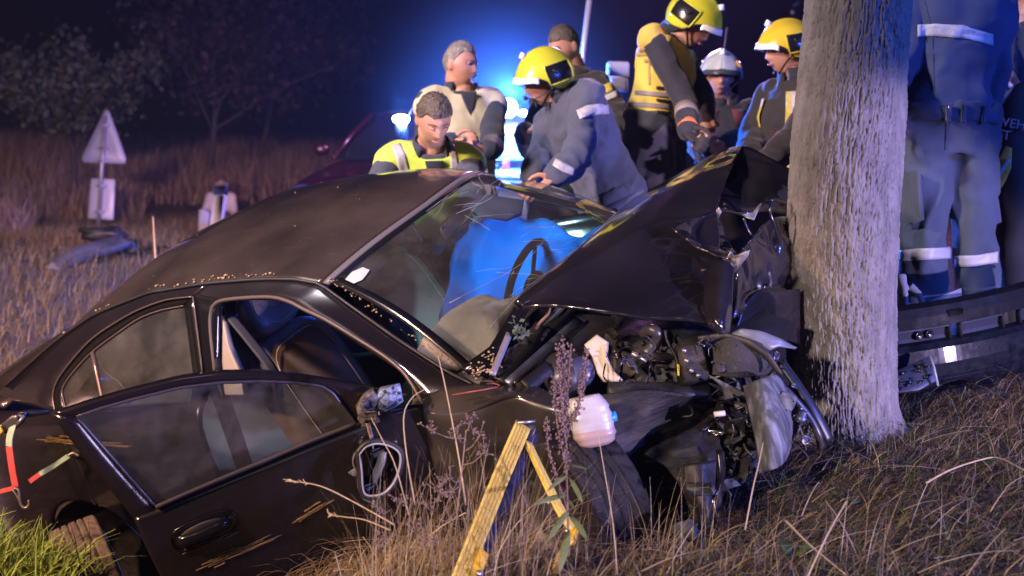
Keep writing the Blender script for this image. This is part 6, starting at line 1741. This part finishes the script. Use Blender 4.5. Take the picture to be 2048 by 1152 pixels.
# lighting mast and its case
mast = empty('light_mast', (W(1170, 420, 8.6)[0], W(1170, 420, 8.6)[1], float(gz(*W(1170, 420, 8.6)[:2]))), 'slim pale mast pole rising behind the bareheaded firefighter', 'mast')
mesh('pole', tube([W(1158, 420, 8.6), W(1166, 110, 8.6), W(1186, -60, 8.6)], .022, 10), mat('pole_aluminium', (.45, .44, .50), .4, .4), mast)
for a in (0, 2.1, 4.2): mesh('mast_leg', tube([W(1159, 380, 8.6), np.array([mast.location[0] + .5 * math.cos(a), mast.location[1] + .5 * math.sin(a), float(gz(mast.location[0] + .5 * math.cos(a), mast.location[1] + .5 * math.sin(a)))])], .015, 8), MATS['pole_aluminium'], mast)
mesh('mast_lamp_head', box(W(1190, -75, 8.6), (.36, .10, .22), bev=.02), trim, mast)
cs = empty('equipment_case', (W(1238, 420, 8.2)[0], W(1238, 420, 8.2)[1], float(gz(*W(1238, 420, 8.2)[:2]))), 'pale box unit on a stand beside the amber vest', 'box')
mesh('case_shell', box(W(1236, 140, 8.2), (.15, .14, .11), bev=.012), mat('case_plastic', (.42, .42, .52), .4), cs)
mesh('case_grille', box(W(1238, 170, 8.18), (.12, .14, .09), bev=.01), mat('case_grille', (.20, .18, .28), .5), cs)
for k in range(6): mesh('grille_bar', box(W(1228 + k * 4, 170, 8.10), (.004, .01, .08)), MATS['case_plastic'], cs)
mesh('case_stand', tube([W(1238, 186, 8.2), W(1236, 420, 8.2)], .03, 8), trim, cs)
mesh('radio_antenna', tube([W(1447, 110, 7.6), W(1455, 55, 7.6)], .008, 6), mat('antenna_black', (.04, .035, .06), .5), bpy.data.objects[[o.name for o in COL.objects if o.get('label', '').startswith('firefighter with white helmet')][0]])

# ---- road sign, marker post, debris
sg = empty('road_sign', W(196, 452, 17.0), 'triangular road sign with plate below, seen from behind', 'sign')
alu = mat('sign_back', (.30, .30, .36), .45, .3, col2=(.24, .24, .29), scale=3)
def sp(px, py, d=17.0): return W(px, py, d)
mesh('triangle', slab([sp(*q) for q in ((213, 219), (219, 224), (252, 316), (250, 328), (168, 325), (163, 316), (208, 224))], .02, bev=.01), alu, sg)
mesh('plate', slab([sp(*q) for q in ((183, 357), (230, 359), (227, 440), (176, 437))], .02, bev=.008), mat('plate_back', (.44, .42, .46), .45, .2), sg)
mesh('post', tube([sp(210, 232, 16.95), sp(204, 330, 16.95), sp(196, 462, 16.95)], .030, 12), mat('galvanised', (.30, .30, .33), .4, .5), sg)
for q in ((208, 250), (206, 296), (205, 322), (202, 372), (199, 424)): mesh('clamp', box(sp(*q, 16.93), (.13, .05, .035), bev=.006), MATS['galvanised'], sg)
mesh('bolt', ball(sp(208, 296, 16.9), .028, 10, 6), steel, sg)
dl = empty('marker_post', W(430, 478, 12.5), 'white roadside marker post with black cap and dark reflector', 'marker post')
def dp(px, py, d=12.5): return W(px, py, d)
wp_ = mat('post_white', (.55, .58, .66), .5, col2=(.46, .48, .54), scale=6)
dx = unit(dp(455, 385) - dp(430, 385)); du = unit(dp(443, 372) - dp(430, 478)); dn = np.cross(dx, du)
def pst(name, s0, s1, w, dpt, m, off=0.0):
    a, b = dp(430, 478) + du * s0, dp(430, 478) + du * s1
    mesh(name, box((a + b) / 2 + dn * off, (w, dpt, s1 - s0), np.stack([dx, dn, du], 1), bev=.008), m, dl)
sgn = -1 if dn[1] > 0 else 1
pst('shaft', 0, .46, .125, .10, wp_); pst('cap', .46, .56, .130, .105, mat('cap_blue_black', (.02, .03, .08), .4)); pst('cap_top', .56, .585, .12, .10, mat('cap_dust', (.15, .13, .13), .7))
pst('reflector', .20, .38, .03, .02, mat('reflector_dark', (.08, .07, .08), .4), .045 * sgn * -1 if dn[1] < 0 else -.045)
gd = mesh('guard_stone', slab([W(*q) for q in ((398, 480, 13.2), (400, 420, 13.2), (410, 418, 13.2), (420, 425, 13.2), (418, 480, 13.2))], .12, bev=.02), mat('grey_concrete', (.20, .18, .19), .8, bump=.3)); tag(gd, 'small grey concrete stone left of the marker post', 'stone')
db = empty('car_debris', W(190, 505, 10.6), 'torn dark bumper section lying on the grass below the road sign', 'debris')
mesh('panel', slab([W(*q) for q in ((92, 530, 10.5), (140, 502, 10.6), (240, 474, 10.8), (262, 490, 10.7), (225, 500, 10.6), (150, 522, 10.5), (112, 548, 10.4))], .06, bev=.01, bulge=.03), mat('debris_plastic', (.055, .055, .07), .5, col2=(.03, .03, .04), scale=6), db)
mesh('torn_piece', lump(W(205, 470, 10.9), (.18, .09, .07), np.eye(3), 3, None, None, 16, 10, .5), darkp, db)
mesh('torn_piece', lump(W(255, 492, 10.8), (.09, .07, .07), np.eye(3), 6, None, None, 14, 9, .5), darkp, db)
mesh('foot_piece', slab([W(*q) for q in ((90, 535, 10.45), (108, 526, 10.45), (122, 540, 10.4), (104, 552, 10.4))], .04, bev=.008), mat('pale_debris', (.16, .15, .18), .5), db)
fl = empty('flat_debris', W(310, 500, 11.5), 'flat dark shard lying on the grass behind the car roof', 'debris')
mesh('shard', slab([W(*q) for q in ((275, 500, 11.5), (330, 493, 11.5), (345, 500, 11.5), (300, 506, 11.4))], .03, bev=.006), darkp, fl)

# ---- trees in the dark
def bg_tree(px, py, d, h, crown_px, cr, leaves, m, label, seed, trunk_r=.07):
    rg = np.random.default_rng(seed)
    b = W(px, py, d); b[2] = float(gz(b[0], b[1]))
    top = W(*crown_px, d)
    root = empty('tree', b, label, 'tree', None)
    tb = mat('dark_bark', (.035, .027, .024), .9)
    mesh('trunk', tube(crom([b, b + (top - b) * .35 + [.04, 0, 0], b + (top - b) * .7, top + [0, 0, cr[2] * .3]], 6), np.linspace(trunk_r, trunk_r * .3, 19), 10), tb, root)
    tips = []
    br = []
    for k in range(16):
        s = rg.uniform(.45, 1.0); p0 = b + (top - b) * s
        dv = rg.normal(size=3) * cr; dv[2] = abs(dv[2]) * .6 + .1
        p1 = top + dv * .62; br.append(tube(crom([p0, (p0 + p1) / 2 + [0, 0, .1], p1], 4), np.linspace(trunk_r * .4, .01, 9), 6)); tips.append(p1); tips.append((p0 + p1) / 2)
    mesh('branches', join(*br), tb, root)
    cl = np.array(tips)[rg.integers(0, len(tips), leaves)] + rg.normal(size=(leaves, 3)) * np.array(cr) * .22
    n = leaves; a = rg.normal(size=(n, 3)); a /= np.linalg.norm(a, axis=1, keepdims=True); c = rg.normal(size=(n, 3)); c -= a * np.sum(a * c, 1, keepdims=True); c /= np.linalg.norm(c, axis=1, keepdims=True)
    s = rg.uniform(.04, .085, (n, 1)) * (d / 18) ** .5
    V = np.stack([cl - a * s, cl + c * s * .55, cl + a * s, cl - c * s * .55], 1).reshape(-1, 3)
    o = fast_mesh('crown', V - b, np.arange(n * 4).reshape(-1, 4), m); o.parent = root; o['kind'] = 'stuff'
    return root
tl1 = leafmat('tree_leaf', (.025, .03, .018), (.065, .07, .04), (.04, .046, .026)); tl2 = leafmat('tree_leaf_red', (.018, .011, .009), (.045, .026, .02), (.03, .018, .014))
bg_tree(145, 400, 19.5, 4, (140, 190), (1.15, .8, .85), 3400, tl1, 'pale leafy young tree behind the road sign', 5)
bg_tree(412, 420, 23, 6, (440, 130), (1.5, 1.2, 1.5), 3200, tl2, 'dim reddish tree standing behind the marker post', 9, .08)
bg_tree(512, 410, 27, 6, (560, 120), (1.9, 1.4, 1.8), 3200, tl2, 'dim slender tree right of the reddish tree', 12, .07)
bg_tree(1990, 420, 12.5, 6, (1990, 60), (1.5, 1.0, 1.0), 3000, tl1, 'dark leafy tree at the top right corner behind the people', 21, .12)

# ---- thin volume added to give the blue lamps their glow
sc_ = W(1010, 205, 9.25)
sm_m = bpy.data.materials.new('glow_air'); sm_m.use_nodes = True
_n, _l = sm_m.node_tree.nodes, sm_m.node_tree.links
_n.remove(_n['Principled BSDF'])
_tc = _n.new('ShaderNodeTexCoord'); _ln = _n.new('ShaderNodeVectorMath'); _ln.operation = 'LENGTH'; _l.new(_tc.outputs['Object'], _ln.inputs[0])
_mr = _n.new('ShaderNodeMapRange'); _mr.interpolation_type = 'SMOOTHSTEP'; _mr.inputs['From Min'].default_value = 0.05; _mr.inputs['From Max'].default_value = 1.25; _mr.inputs['To Min'].default_value = 0.016; _mr.inputs['To Max'].default_value = 0.0
_l.new(_ln.outputs['Value'], _mr.inputs['Value'])
_pv = _n.new('ShaderNodeVolumePrincipled'); _pv.inputs['Color'].default_value = (.9, .92, 1, 1); _l.new(_mr.outputs[0], _pv.inputs['Density'])
_l.new(_pv.outputs[0], [q for q in _n if q.type == 'OUTPUT_MATERIAL'][0].inputs['Volume'])
so = mesh('glow_volume', ball((0, 0, 0), 1.3, 24, 14), sm_m); so.location = Vector(sc_); so['kind'] = 'stuff'
tag(so, 'thin added volume carrying the blue glow round the emergency lamps', 'glow_volume')

# ------------------------------------------------------------------ rescue gear in the foreground
webbing = mat('yellow_webbing', (.62, .45, .075), .8, col2=(.54, .38, .06), scale=70, bump=.2, bscale=240)
strut_m = mat('blue_black_steel', (.012, .014, .045), .4, rough2=.6, scale=14)
brack_m = mat('yellow_steel', (.58, .34, .02), .4, col2=(.45, .25, .02), scale=12)
su = empty('stabilising_strut', W(935, 1175, 3.22), 'dark blue steel strut with yellow webbing strap leaning on the front wing', 'strut')
def flat_strap(name, pts, w, m, parent, th=.004, ridges=False, face=None):
    P = crom([W(*q) for q in pts], 10)
    T = np.gradient(P, axis=0); T /= np.linalg.norm(T, axis=1, keepdims=True)
    f_ = np.array([0.15, -1.0, .2]) if face is None else np.asarray(face, float)
    S = np.cross(T, f_); S /= np.linalg.norm(S, axis=1, keepdims=True); N = np.cross(S, T)
    rows = [P + S * w * q + N * (.0012 * (k % 2) if ridges else 0) for k, q in enumerate(np.linspace(-.5, .5, 11))]
    return mesh(name, shell(np.stack(rows, 1), th), m, parent)
st_ = flat_strap('webbing_strap', ((1046, 850, 3.62), (1000, 958, 3.46), (960, 1058, 3.32), (918, 1165, 3.18)), .052, webbing, su)
stc = mat('webbing_stitch', (.40, .27, .045), .9)
SP = crom([W(*q) for q in ((1046, 850, 3.62), (1000, 958, 3.46), (960, 1058, 3.32), (918, 1165, 3.18))], 16)
sd = unit(np.cross(SP[-1] - SP[0], [0.15, -1, .2])); sn = -unit(np.cross(sd, SP[-1] - SP[0])); sn = sn if sn[1] < 0 else -sn
V = []
for k in range(1, len(SP) - 1):
    for q in (-.30, -.1, .1, .30):
        for h in (0, .5):
            c = SP[k] + (SP[k + 1] - SP[k]) * h + sd * .052 * q + sn * .006
            V.append(box(c, (.0022, .0022, .010), np.stack([sd, sn, unit(SP[k + 1] - SP[k])], 1)))
mesh('stitching', join(*V), stc, su, smooth=False)['kind'] = 'stuff'
ax_ = [W(1066, 868, 3.66), W(950, 1140, 3.26)]
dd = unit(ax_[1] - ax_[0])
mesh('steel_bar', box((ax_[0] + ax_[1]) / 2, (.034, .034, np.linalg.norm(ax_[1] - ax_[0])), np.stack([sd, sn, dd], 1), bev=.005), strut_m, su)
mesh('foot_bracket', slab([W(*q) for q in ((958, 1098, 3.27), (976, 1112, 3.27), (966, 1142, 3.24), (952, 1175, 3.20), (928, 1175, 3.20))], .03, bev=.005), brack_m, su)
mesh('bolt', lathe([(.009, 0), (.009, .014), (0, .016)], 10, (0, -1, .2), W(958, 1146, 3.20)), steel, su)
mesh('head_plate', slab([W(*q) for q in ((1030, 862, 3.64), (1036, 842, 3.66), (1066, 840, 3.66), (1072, 862, 3.64), (1060, 884, 3.64))], .03, bev=.004), mat('worn_steel', (.05, .05, .055), .4, .6), su)
mesh('head_pin', tube([W(1034, 846, 3.61), W(1070, 842, 3.62)], .005, 8), steel, su)
s2 = empty('second_strut', W(1148, 1130, 3.42), 'yellow webbing strap running down right in front of the front wheel', 'strap')
flat_strap('webbing_strap', ((1056, 884, 3.60), (1090, 955, 3.52), (1122, 1018, 3.46), (1152, 1062, 3.42)), .030, webbing, s2, face=(.75, -.6, .1))
flat_strap('webbing_edge', ((1054, 890, 3.59), (1086, 960, 3.51), (1116, 1022, 3.45), (1144, 1064, 3.41)), .014, webbing, s2)
mesh('foot_bracket', slab([W(*q) for q in ((1138, 1062, 3.42), (1158, 1058, 3.42), (1152, 1084, 3.40), (1128, 1100, 3.38))], .025, bev=.004), brack_m, s2)
mesh('foot_bracket', slab([W(*q) for q in ((1116, 1110, 3.38), (1128, 1096, 3.38), (1120, 1130, 3.36), (1106, 1142, 3.36))], .02, bev=.004), brack_m, s2)
# ratchet strap hooked at the rear door handle
rs = empty('ratchet_strap', W(30, 1000, 4.9), 'red and pale green tension strap with hooks hanging at the rear wheel arch', 'strap')
redw = mat('red_webbing', (.50, .05, .035), .75, col2=(.38, .035, .03), scale=40); grw = mat('green_webbing', (.32, .42, .28), .75, col2=(.22, .34, .22), scale=40)
hk = mat('dull_steel_hook', (.20, .17, .13), .4, .8); blk_st = mat('black_ratchet', (.02, .018, .018), .4, .3)
FC = (-.3, -1, .3)
flat_strap('green_strap', ((-30, 872, 4.95), (5, 855, 4.95), (40, 832, 4.93)), .026, grw, rs, face=FC)
flat_strap('green_strap', ((27, 850, 4.88), (20, 875, 4.86), (19, 893, 4.86)), .030, grw, rs, face=FC)
flat_strap('red_strap', ((19, 893, 4.86), (24, 930, 4.85), (32, 975, 4.85)), .030, redw, rs, face=FC)
flat_strap('red_strap', ((-30, 992, 4.88), (5, 982, 4.87), (30, 976, 4.86)), .018, redw, rs, face=FC)
flat_strap('red_strap', ((59, 964, 4.95), (70, 956, 4.96), (80, 949, 4.97)), .022, redw, rs, face=FC)
flat_strap('grey_strap', ((80, 949, 4.97), (108, 932, 4.99), (138, 912, 5.02)), .022, grw, rs, face=FC)
mesh('ratchet', slab([W(*q) for q in ((6, 846, 4.90), (30, 828, 4.90), (52, 826, 4.90), (46, 844, 4.90), (30, 858, 4.9), (14, 866, 4.9))], .05, bev=.006), blk_st, rs)
mesh('ratchet_lever', slab([W(*q) for q in ((34, 826, 4.90), (60, 820, 4.94), (98, 820, 4.98), (96, 828, 4.98), (55, 834, 4.94))], .02, bev=.004), blk_st, rs)
mesh('ratchet_pin', tube([W(34, 850, 4.86), W(48, 832, 4.86)], .007, 8), steel, rs)
mesh('ratchet_pin', ball(W(32, 834, 4.86), .009, 10, 6), steel, rs)
mesh('yellow_tab', slab([W(*q) for q in ((-8, 852, 4.86), (2, 852, 4.86), (8, 862, 4.86), (-4, 874, 4.86))], .02, bev=.003), brack_m, rs)
mesh('hook', tube(crom([W(*q, 4.84) for q in ((28, 976), (37, 980), (40, 994), (42, 1008), (50, 1016), (58, 1010), (58, 1000))], 6), .007, 8), hk, rs)
mesh('hook', tube(crom([W(*q, 4.84) for q in ((26, 980), (34, 992), (40, 1004))], 6), .005, 8), hk, rs)
mesh('hook', tube(crom([W(*q, 5.02) for q in ((136, 912), (146, 906), (152, 908), (158, 912))], 5), .007, 8), hk, rs)

# ------------------------------------------------------------------ weeds and stems one can pick out
stem_m = leafmat('stem_straw', (.28, .20, .11), (.50, .40, .25), (.38, .28, .17)); reddish = mat('dock_stalk', (.17, .095, .075), .8); seed_m = mat('dock_seed', (.20, .125, .11), .9, col2=(.13, .08, .07), scale=40)
leaf_g = mat('weed_leaf', (.13, .155, .045), .65, col2=(.08, .11, .03), scale=14, bump=.3, bscale=60)
def leaf(base, tip, w, n, droop=.25, seg=8):
    base, tip, n = np.asarray(base), np.asarray(tip), unit(n)
    d = tip - base; s = unit(np.cross(d, n)); rows = []
    for t in np.linspace(0, 1, seg):
        c = base + d * t - n * droop * np.linalg.norm(d) * t * t * .5
        ww = w * math.sin(math.pi * min(1, t * .97 + .03)) ** .8
        rows.append([c - s * ww / 2 + n * ww * .18, c - n * .0, c + s * ww / 2 + n * ww * .18])
    return shell(np.array(rows), .0006)
dock = empty('dock_plant', W(1140, 1105, 3.35), 'tall reddish seed stalks of a dock weed in front of the washer bottle', 'weed')
for k, (pts, r) in enumerate((([(1138, 1110, 3.36), (1134, 980, 3.36), (1132, 850, 3.37), (1142, 690, 3.38)], .0042), ([(1134, 900, 3.36), (1122, 800, 3.35), (1116, 690, 3.36)], .0022), ([(1134, 880, 3.37), (1130, 780, 3.37), (1126, 676, 3.38)], .002), ([(1134, 870, 3.37), (1160, 800, 3.36), (1176, 695, 3.36)], .0022),
                         ([(1134, 860, 3.36), (1112, 820, 3.35), (1108, 755, 3.35)], .0018), ([(1134, 845, 3.37), (1155, 810, 3.36), (1164, 740, 3.36)], .0018), ([(1135, 1020, 3.36), (1098, 900, 3.34), (1095, 836, 3.33)], .0022), ([(1134, 930, 3.36), (1118, 870, 3.35), (1106, 770, 3.35)], .0018))):
    P = crom([W(*q) for q in pts], 12); mesh('stalk', tube(P, np.linspace(r, r * .4, len(P)), 6), reddish, dock)
    SV = []
    for s in np.linspace(.45 if k == 0 else .15, 1, 70 if k < 4 else 34):
        c = P[int(s * (len(P) - 1))]
        for q in range(2): SV.append(ball(c + RNG.normal(size=3) * .005, np.array([.0028, .0028, .0036]) * random.uniform(.6, 1.4), 5, 4))
    sc = mesh('seed_head', join(*SV), seed_m, dock); sc['kind'] = 'stuff'
for b, t, w, dr in (((1136, 990, 3.36), (1068, 1002, 3.24), .03, .3), ((1136, 950, 3.36), (1096, 975, 3.26), .022, .3), ((1136, 930, 3.36), (1176, 935, 3.28), .016, .2), ((1138, 955, 3.36), (1168, 1002, 3.26), .026, .3), ((1138, 1020, 3.36), (1096, 1075, 3.22), .032, .3), ((1138, 1030, 3.36), (1178, 1075, 3.24), .034, .3),
                    ((1138, 1060, 3.34), (1120, 1140, 3.2), .04, .3), ((1138, 1000, 3.36), (1148, 1015, 3.28), .016, .2), ((1138, 940, 3.36), (1128, 920, 3.3), .015, .1)):
    mesh('leaf', leaf(W(*b), W(*t), w * .6, (0.1, -.6, .8), dr), leaf_g, dock)
def umbel(label, pts, r, tops, seed):
    rg = np.random.default_rng(seed)
    root = empty('dry_weed', W(*pts[0]), label, 'weed')
    P = crom([W(*q) for q in pts], 8); sm = mat('weed_stalk', (.20, .14, .10), .85)
    mesh('stalk', tube(P, np.linspace(r, r * .5, len(P)), 6), sm, root)
    V, S = [], []
    for s0, (px, py, d) in tops:
        p0 = P[int(s0 * (len(P) - 1))]; p1 = W(px, py, d); V.append(tube(crom([p0, (p0 + p1) / 2 + [0, 0, -.01], p1], 5), r * .5, 5))
        for k in range(7):
            t = p1 + rg.normal(size=3) * .016 + [0, 0, .012]; V.append(tube([p1, t], .0008, 4))
            for j in range(4): S.append(ball(t + rg.normal(size=3) * .004, .0026 * rg.uniform(.6, 1.3), 5, 4))
    mesh('twigs', join(*V), sm, root); mesh('seed_heads', join(*S), seed_m, root)['kind'] = 'stuff'
umbel('brown dried weed with branching seed heads left of the yellow strap', [(905, 1150, 3.3), (915, 1020, 3.35), (925, 930, 3.4), (932, 860, 3.42)], .003, [(.95, (858, 858, 3.4)), (.9, (915, 870, 3.36)), (.8, (960, 870, 3.36)), (.7, (968, 905, 3.34)), (1.0, (940, 846, 3.4)), (.55, (900, 955, 3.3)), (.5, (880, 985, 3.3))], 1)
umbel('low brown weed with purple seed clusters under the dangling mirror', [(800, 1150, 3.3), (795, 1080, 3.32), (780, 1020, 3.34)], .0025, [(1.0, (755, 1020, 3.3)), (.9, (800, 1005, 3.3)), (.7, (770, 1080, 3.26)), (.6, (830, 1060, 3.28)), (.4, (850, 1095, 3.26))], 2)
umbel('small dried weed between mirror and strut', [(865, 1150, 3.3), (860, 1060, 3.33), (870, 1000, 3.36)], .0022, [(1.0, (880, 985, 3.34)), (.9, (850, 1010, 3.3)), (.6, (900, 1040, 3.3))], 3)
def long_stem(label, pts, r=.0022, ear=False, name='grass_stem'):
    root = empty(name, W(*pts[0]), label, 'grass stem')
    P = crom([W(*q) for q in pts], 10)
    mesh('stem', tube(P, np.linspace(r, r * .5, len(P)), 6), stem_m, root)
    if ear:
        V = []
        for k in range(14):
            c = P[-1 - k // 2]; t = c + (P[-1] - P[-6]) * .3 + RNG.normal(size=3) * .006; V.append(tube([c, t], .0012, 4))
        mesh('ear', join(*V), stem_m, root)
long_stem('pale stem crossing the scuttle and leaning left of the wiper', [(932, 1010, 3.4), (915, 900, 3.45), (890, 770, 3.5), (876, 712, 3.52)], .0026)
long_stem('curved pale stem arching under the windscreen pillar', [(830, 1010, 3.38), (812, 900, 3.4), (808, 830, 3.42), (825, 795, 3.45), (850, 778, 3.48)], .0022)
long_stem('straw stem slanting down across the hanging mirror shell', [(818, 1030, 3.36), (790, 930, 3.38), (765, 880, 3.4), (742, 835, 3.42)], .0018)
long_stem('long pale stem with tip lying across the open door', [(790, 1050, 3.30), (700, 1000, 3.36), (640, 972, 3.38), (582, 962, 3.4)], .0022, True)
long_stem('second pale stem lying low across the door sill', [(780, 1060, 3.28), (730, 1040, 3.32), (690, 1034, 3.34), (658, 1030, 3.36)], .002, True)
long_stem('tall straight straw in front of the front tyre', [(1235, 1150, 3.3), (1225, 1040, 3.32), (1205, 920, 3.36), (1193, 850, 3.38)], .002)
long_stem('straight straw rising against the scuffed bumper corner', [(1490, 1060, 3.4), (1505, 980, 3.42), (1518, 925, 3.44), (1526, 885, 3.45)], .0024)
long_stem('long bent stem lying on the dead grass below the trunk', [(1852, 966, 3.7), (1900, 940, 3.75), (1960, 920, 3.8), (1998, 916, 3.8), (2048, 940, 3.7)], .0035)
long_stem('thick purple tinged straw slanting in the lower right grass', [(1570, 1040, 3.3), (1620, 1090, 3.2), (1690, 1148, 3.1)], .0034)
long_stem('dry stem standing up behind the boot against the field', [(312, 540, 7.6), (310, 500, 7.6), (308, 470, 7.6), (306, 433, 7.6)], .007, name='dry_stalk')
# tall dry stand of stems between door and wheel
def stand(n, cx, sx, d0, d1, h, lean, px0, px1, m, nm, label):
    px = RNG.uniform(px0, px1, n); d = RNG.uniform(d0, d1, n)
    base = np.stack([W(x, 1150, q) for x, q in zip(px, d)]); base[:, 2] = gz(base[:, 0], base[:, 1])
    V, F = blades(base, RNG.uniform(*h, n), RNG.uniform(.0018, .0036, n), np.abs(RNG.normal(0, lean, n)), RNG.uniform(0, 6.28, n), 5, .5)
    return tag(fast_mesh(nm, V, F, m), label, 'grass', kind='stuff')
stand(420, 0, 0, 3.15, 3.6, (.16, .42), .45, 720, 1060, dry, 'dry_grass_stand', 'tall dry grass standing under the hanging mirror')
stand(170, 0, 0, 3.2, 3.6, (.12, .32), .8, 1060, 1420, dry, 'dry_grass_stand', 'dry grass standing in front of the front wheel')
stand(70, 0, 0, 3.0, 3.5, (.10, .28), .9, 1420, 1900, dry, 'dry_grass_stand', 'loose dry straws of the lower right bank')
# loose straws lying criss-cross on the bank
_n = 520
_b = scatter(1500, -0.6, 3.2, 2.55, 4.8)[:_n]; _n = len(_b); _b[:, 2] += RNG.uniform(.01, .09, _n)
V, F = blades(_b, RNG.uniform(.07, .30, _n), RNG.uniform(.0022, .0050, _n), np.clip(RNG.normal(1.35, .22, _n), .6, 1.75), RNG.uniform(0, 6.28, _n), 4, .10, False)
tag(fast_mesh('fallen_straw', V, F, stem_m), 'pale fallen straws lying criss-cross on the bank', 'straw', kind='stuff')
# dead leaves on the bank
_q = scatter(1500, -0.5, 3.4, 2.5, 5.2); _m = len(_q); _q[:, 2] += RNG.uniform(.02, .07, _m)
_a = RNG.normal(size=(_m, 3)); _a[:, 2] *= .35; _a /= np.linalg.norm(_a, axis=1, keepdims=True)
_c = np.cross(_a, RNG.normal(size=(_m, 3)) * .3 + [0, 0, 1.0]); _c /= np.linalg.norm(_c, axis=1, keepdims=True); _s = RNG.uniform(.008, .024, (_m, 1))
fo = fast_mesh('leaf_litter', np.stack([_q - _a * _s, _q + _c * _s * .5 + [0, 0, .004], _q + _a * _s, _q - _c * _s * .5 + [0, 0, .003]], 1).reshape(-1, 3), np.arange(_m * 4).reshape(-1, 4), leafmat('dead_leaf', (.07, .04, .022), (.17, .10, .05), (.10, .06, .03)))
tag(fo, 'brown dead leaves scattered over the bank', 'leaves', kind='stuff')
def broadleaf(px, py, d, n, ln, label, m, seed, up=.6):
    rg = np.random.default_rng(seed); b = W(px, py, d); b[2] = float(gz(b[0], b[1]))
    root = empty('leafy_plant', b, label, 'plant')
    for k in range(n):
        a = rg.uniform(0, 6.28); dv = np.array([math.cos(a), math.sin(a), rg.uniform(.2, 1) * up]); L_ = ln * rg.uniform(.6, 1.1)
        mesh('leaf', leaf(b + dv * .01, b + dv * L_, L_ * .36, np.array([-.3 * math.cos(a), -.3 * math.sin(a), 1]), .35), m, root)
lg2 = mat('fresh_leaf', (.09, .15, .03), .55, col2=(.06, .10, .02), scale=12, bump=.3, bscale=60); lg3 = mat('pale_leaf', (.20, .24, .19), .6, col2=(.14, .18, .12), scale=12)
broadleaf(1590, 1035, 3.5, 16, .075, 'small bright leafy plant in the grass below the bumper corner', lg2, 1, 1.2)
broadleaf(1682, 905, 3.9, 7, .06, 'dark green leaves at the foot of the trunk', lg2, 2)
broadleaf(1735, 925, 3.85, 3, .075, 'pale upturned leaves lying right of the trunk foot', lg3, 3, .3)
broadleaf(2015, 870, 4.0, 6, .10, 'yellow green broad leaves at the right edge', lg2, 4, .4)
broadleaf(1780, 1000, 3.5, 14, .05, 'tuft of tiny green leaves in the dead grass', lg2, 5, .8)
# ------------------------------------------------------------------ night haze
hz = mesh('haze', box((0, 20, 3.0), (120, 100, 13)), bpy.data.materials.new('haze_air'), smooth=False)
hm = hz.data.materials[0]; hm.use_nodes = True
for q in list(hm.node_tree.nodes):
    if q.type == 'BSDF_PRINCIPLED': hm.node_tree.nodes.remove(q)
pv = hm.node_tree.nodes.new('ShaderNodeVolumePrincipled'); pv.inputs['Color'].default_value = (.85, .85, .95, 1); pv.inputs['Density'].default_value = 0.0009; pv.inputs['Anisotropy'].default_value = .3
hm.node_tree.links.new(pv.outputs[0], [q for q in hm.node_tree.nodes if q.type == 'OUTPUT_MATERIAL'][0].inputs['Volume'])
hz['kind'] = 'stuff'
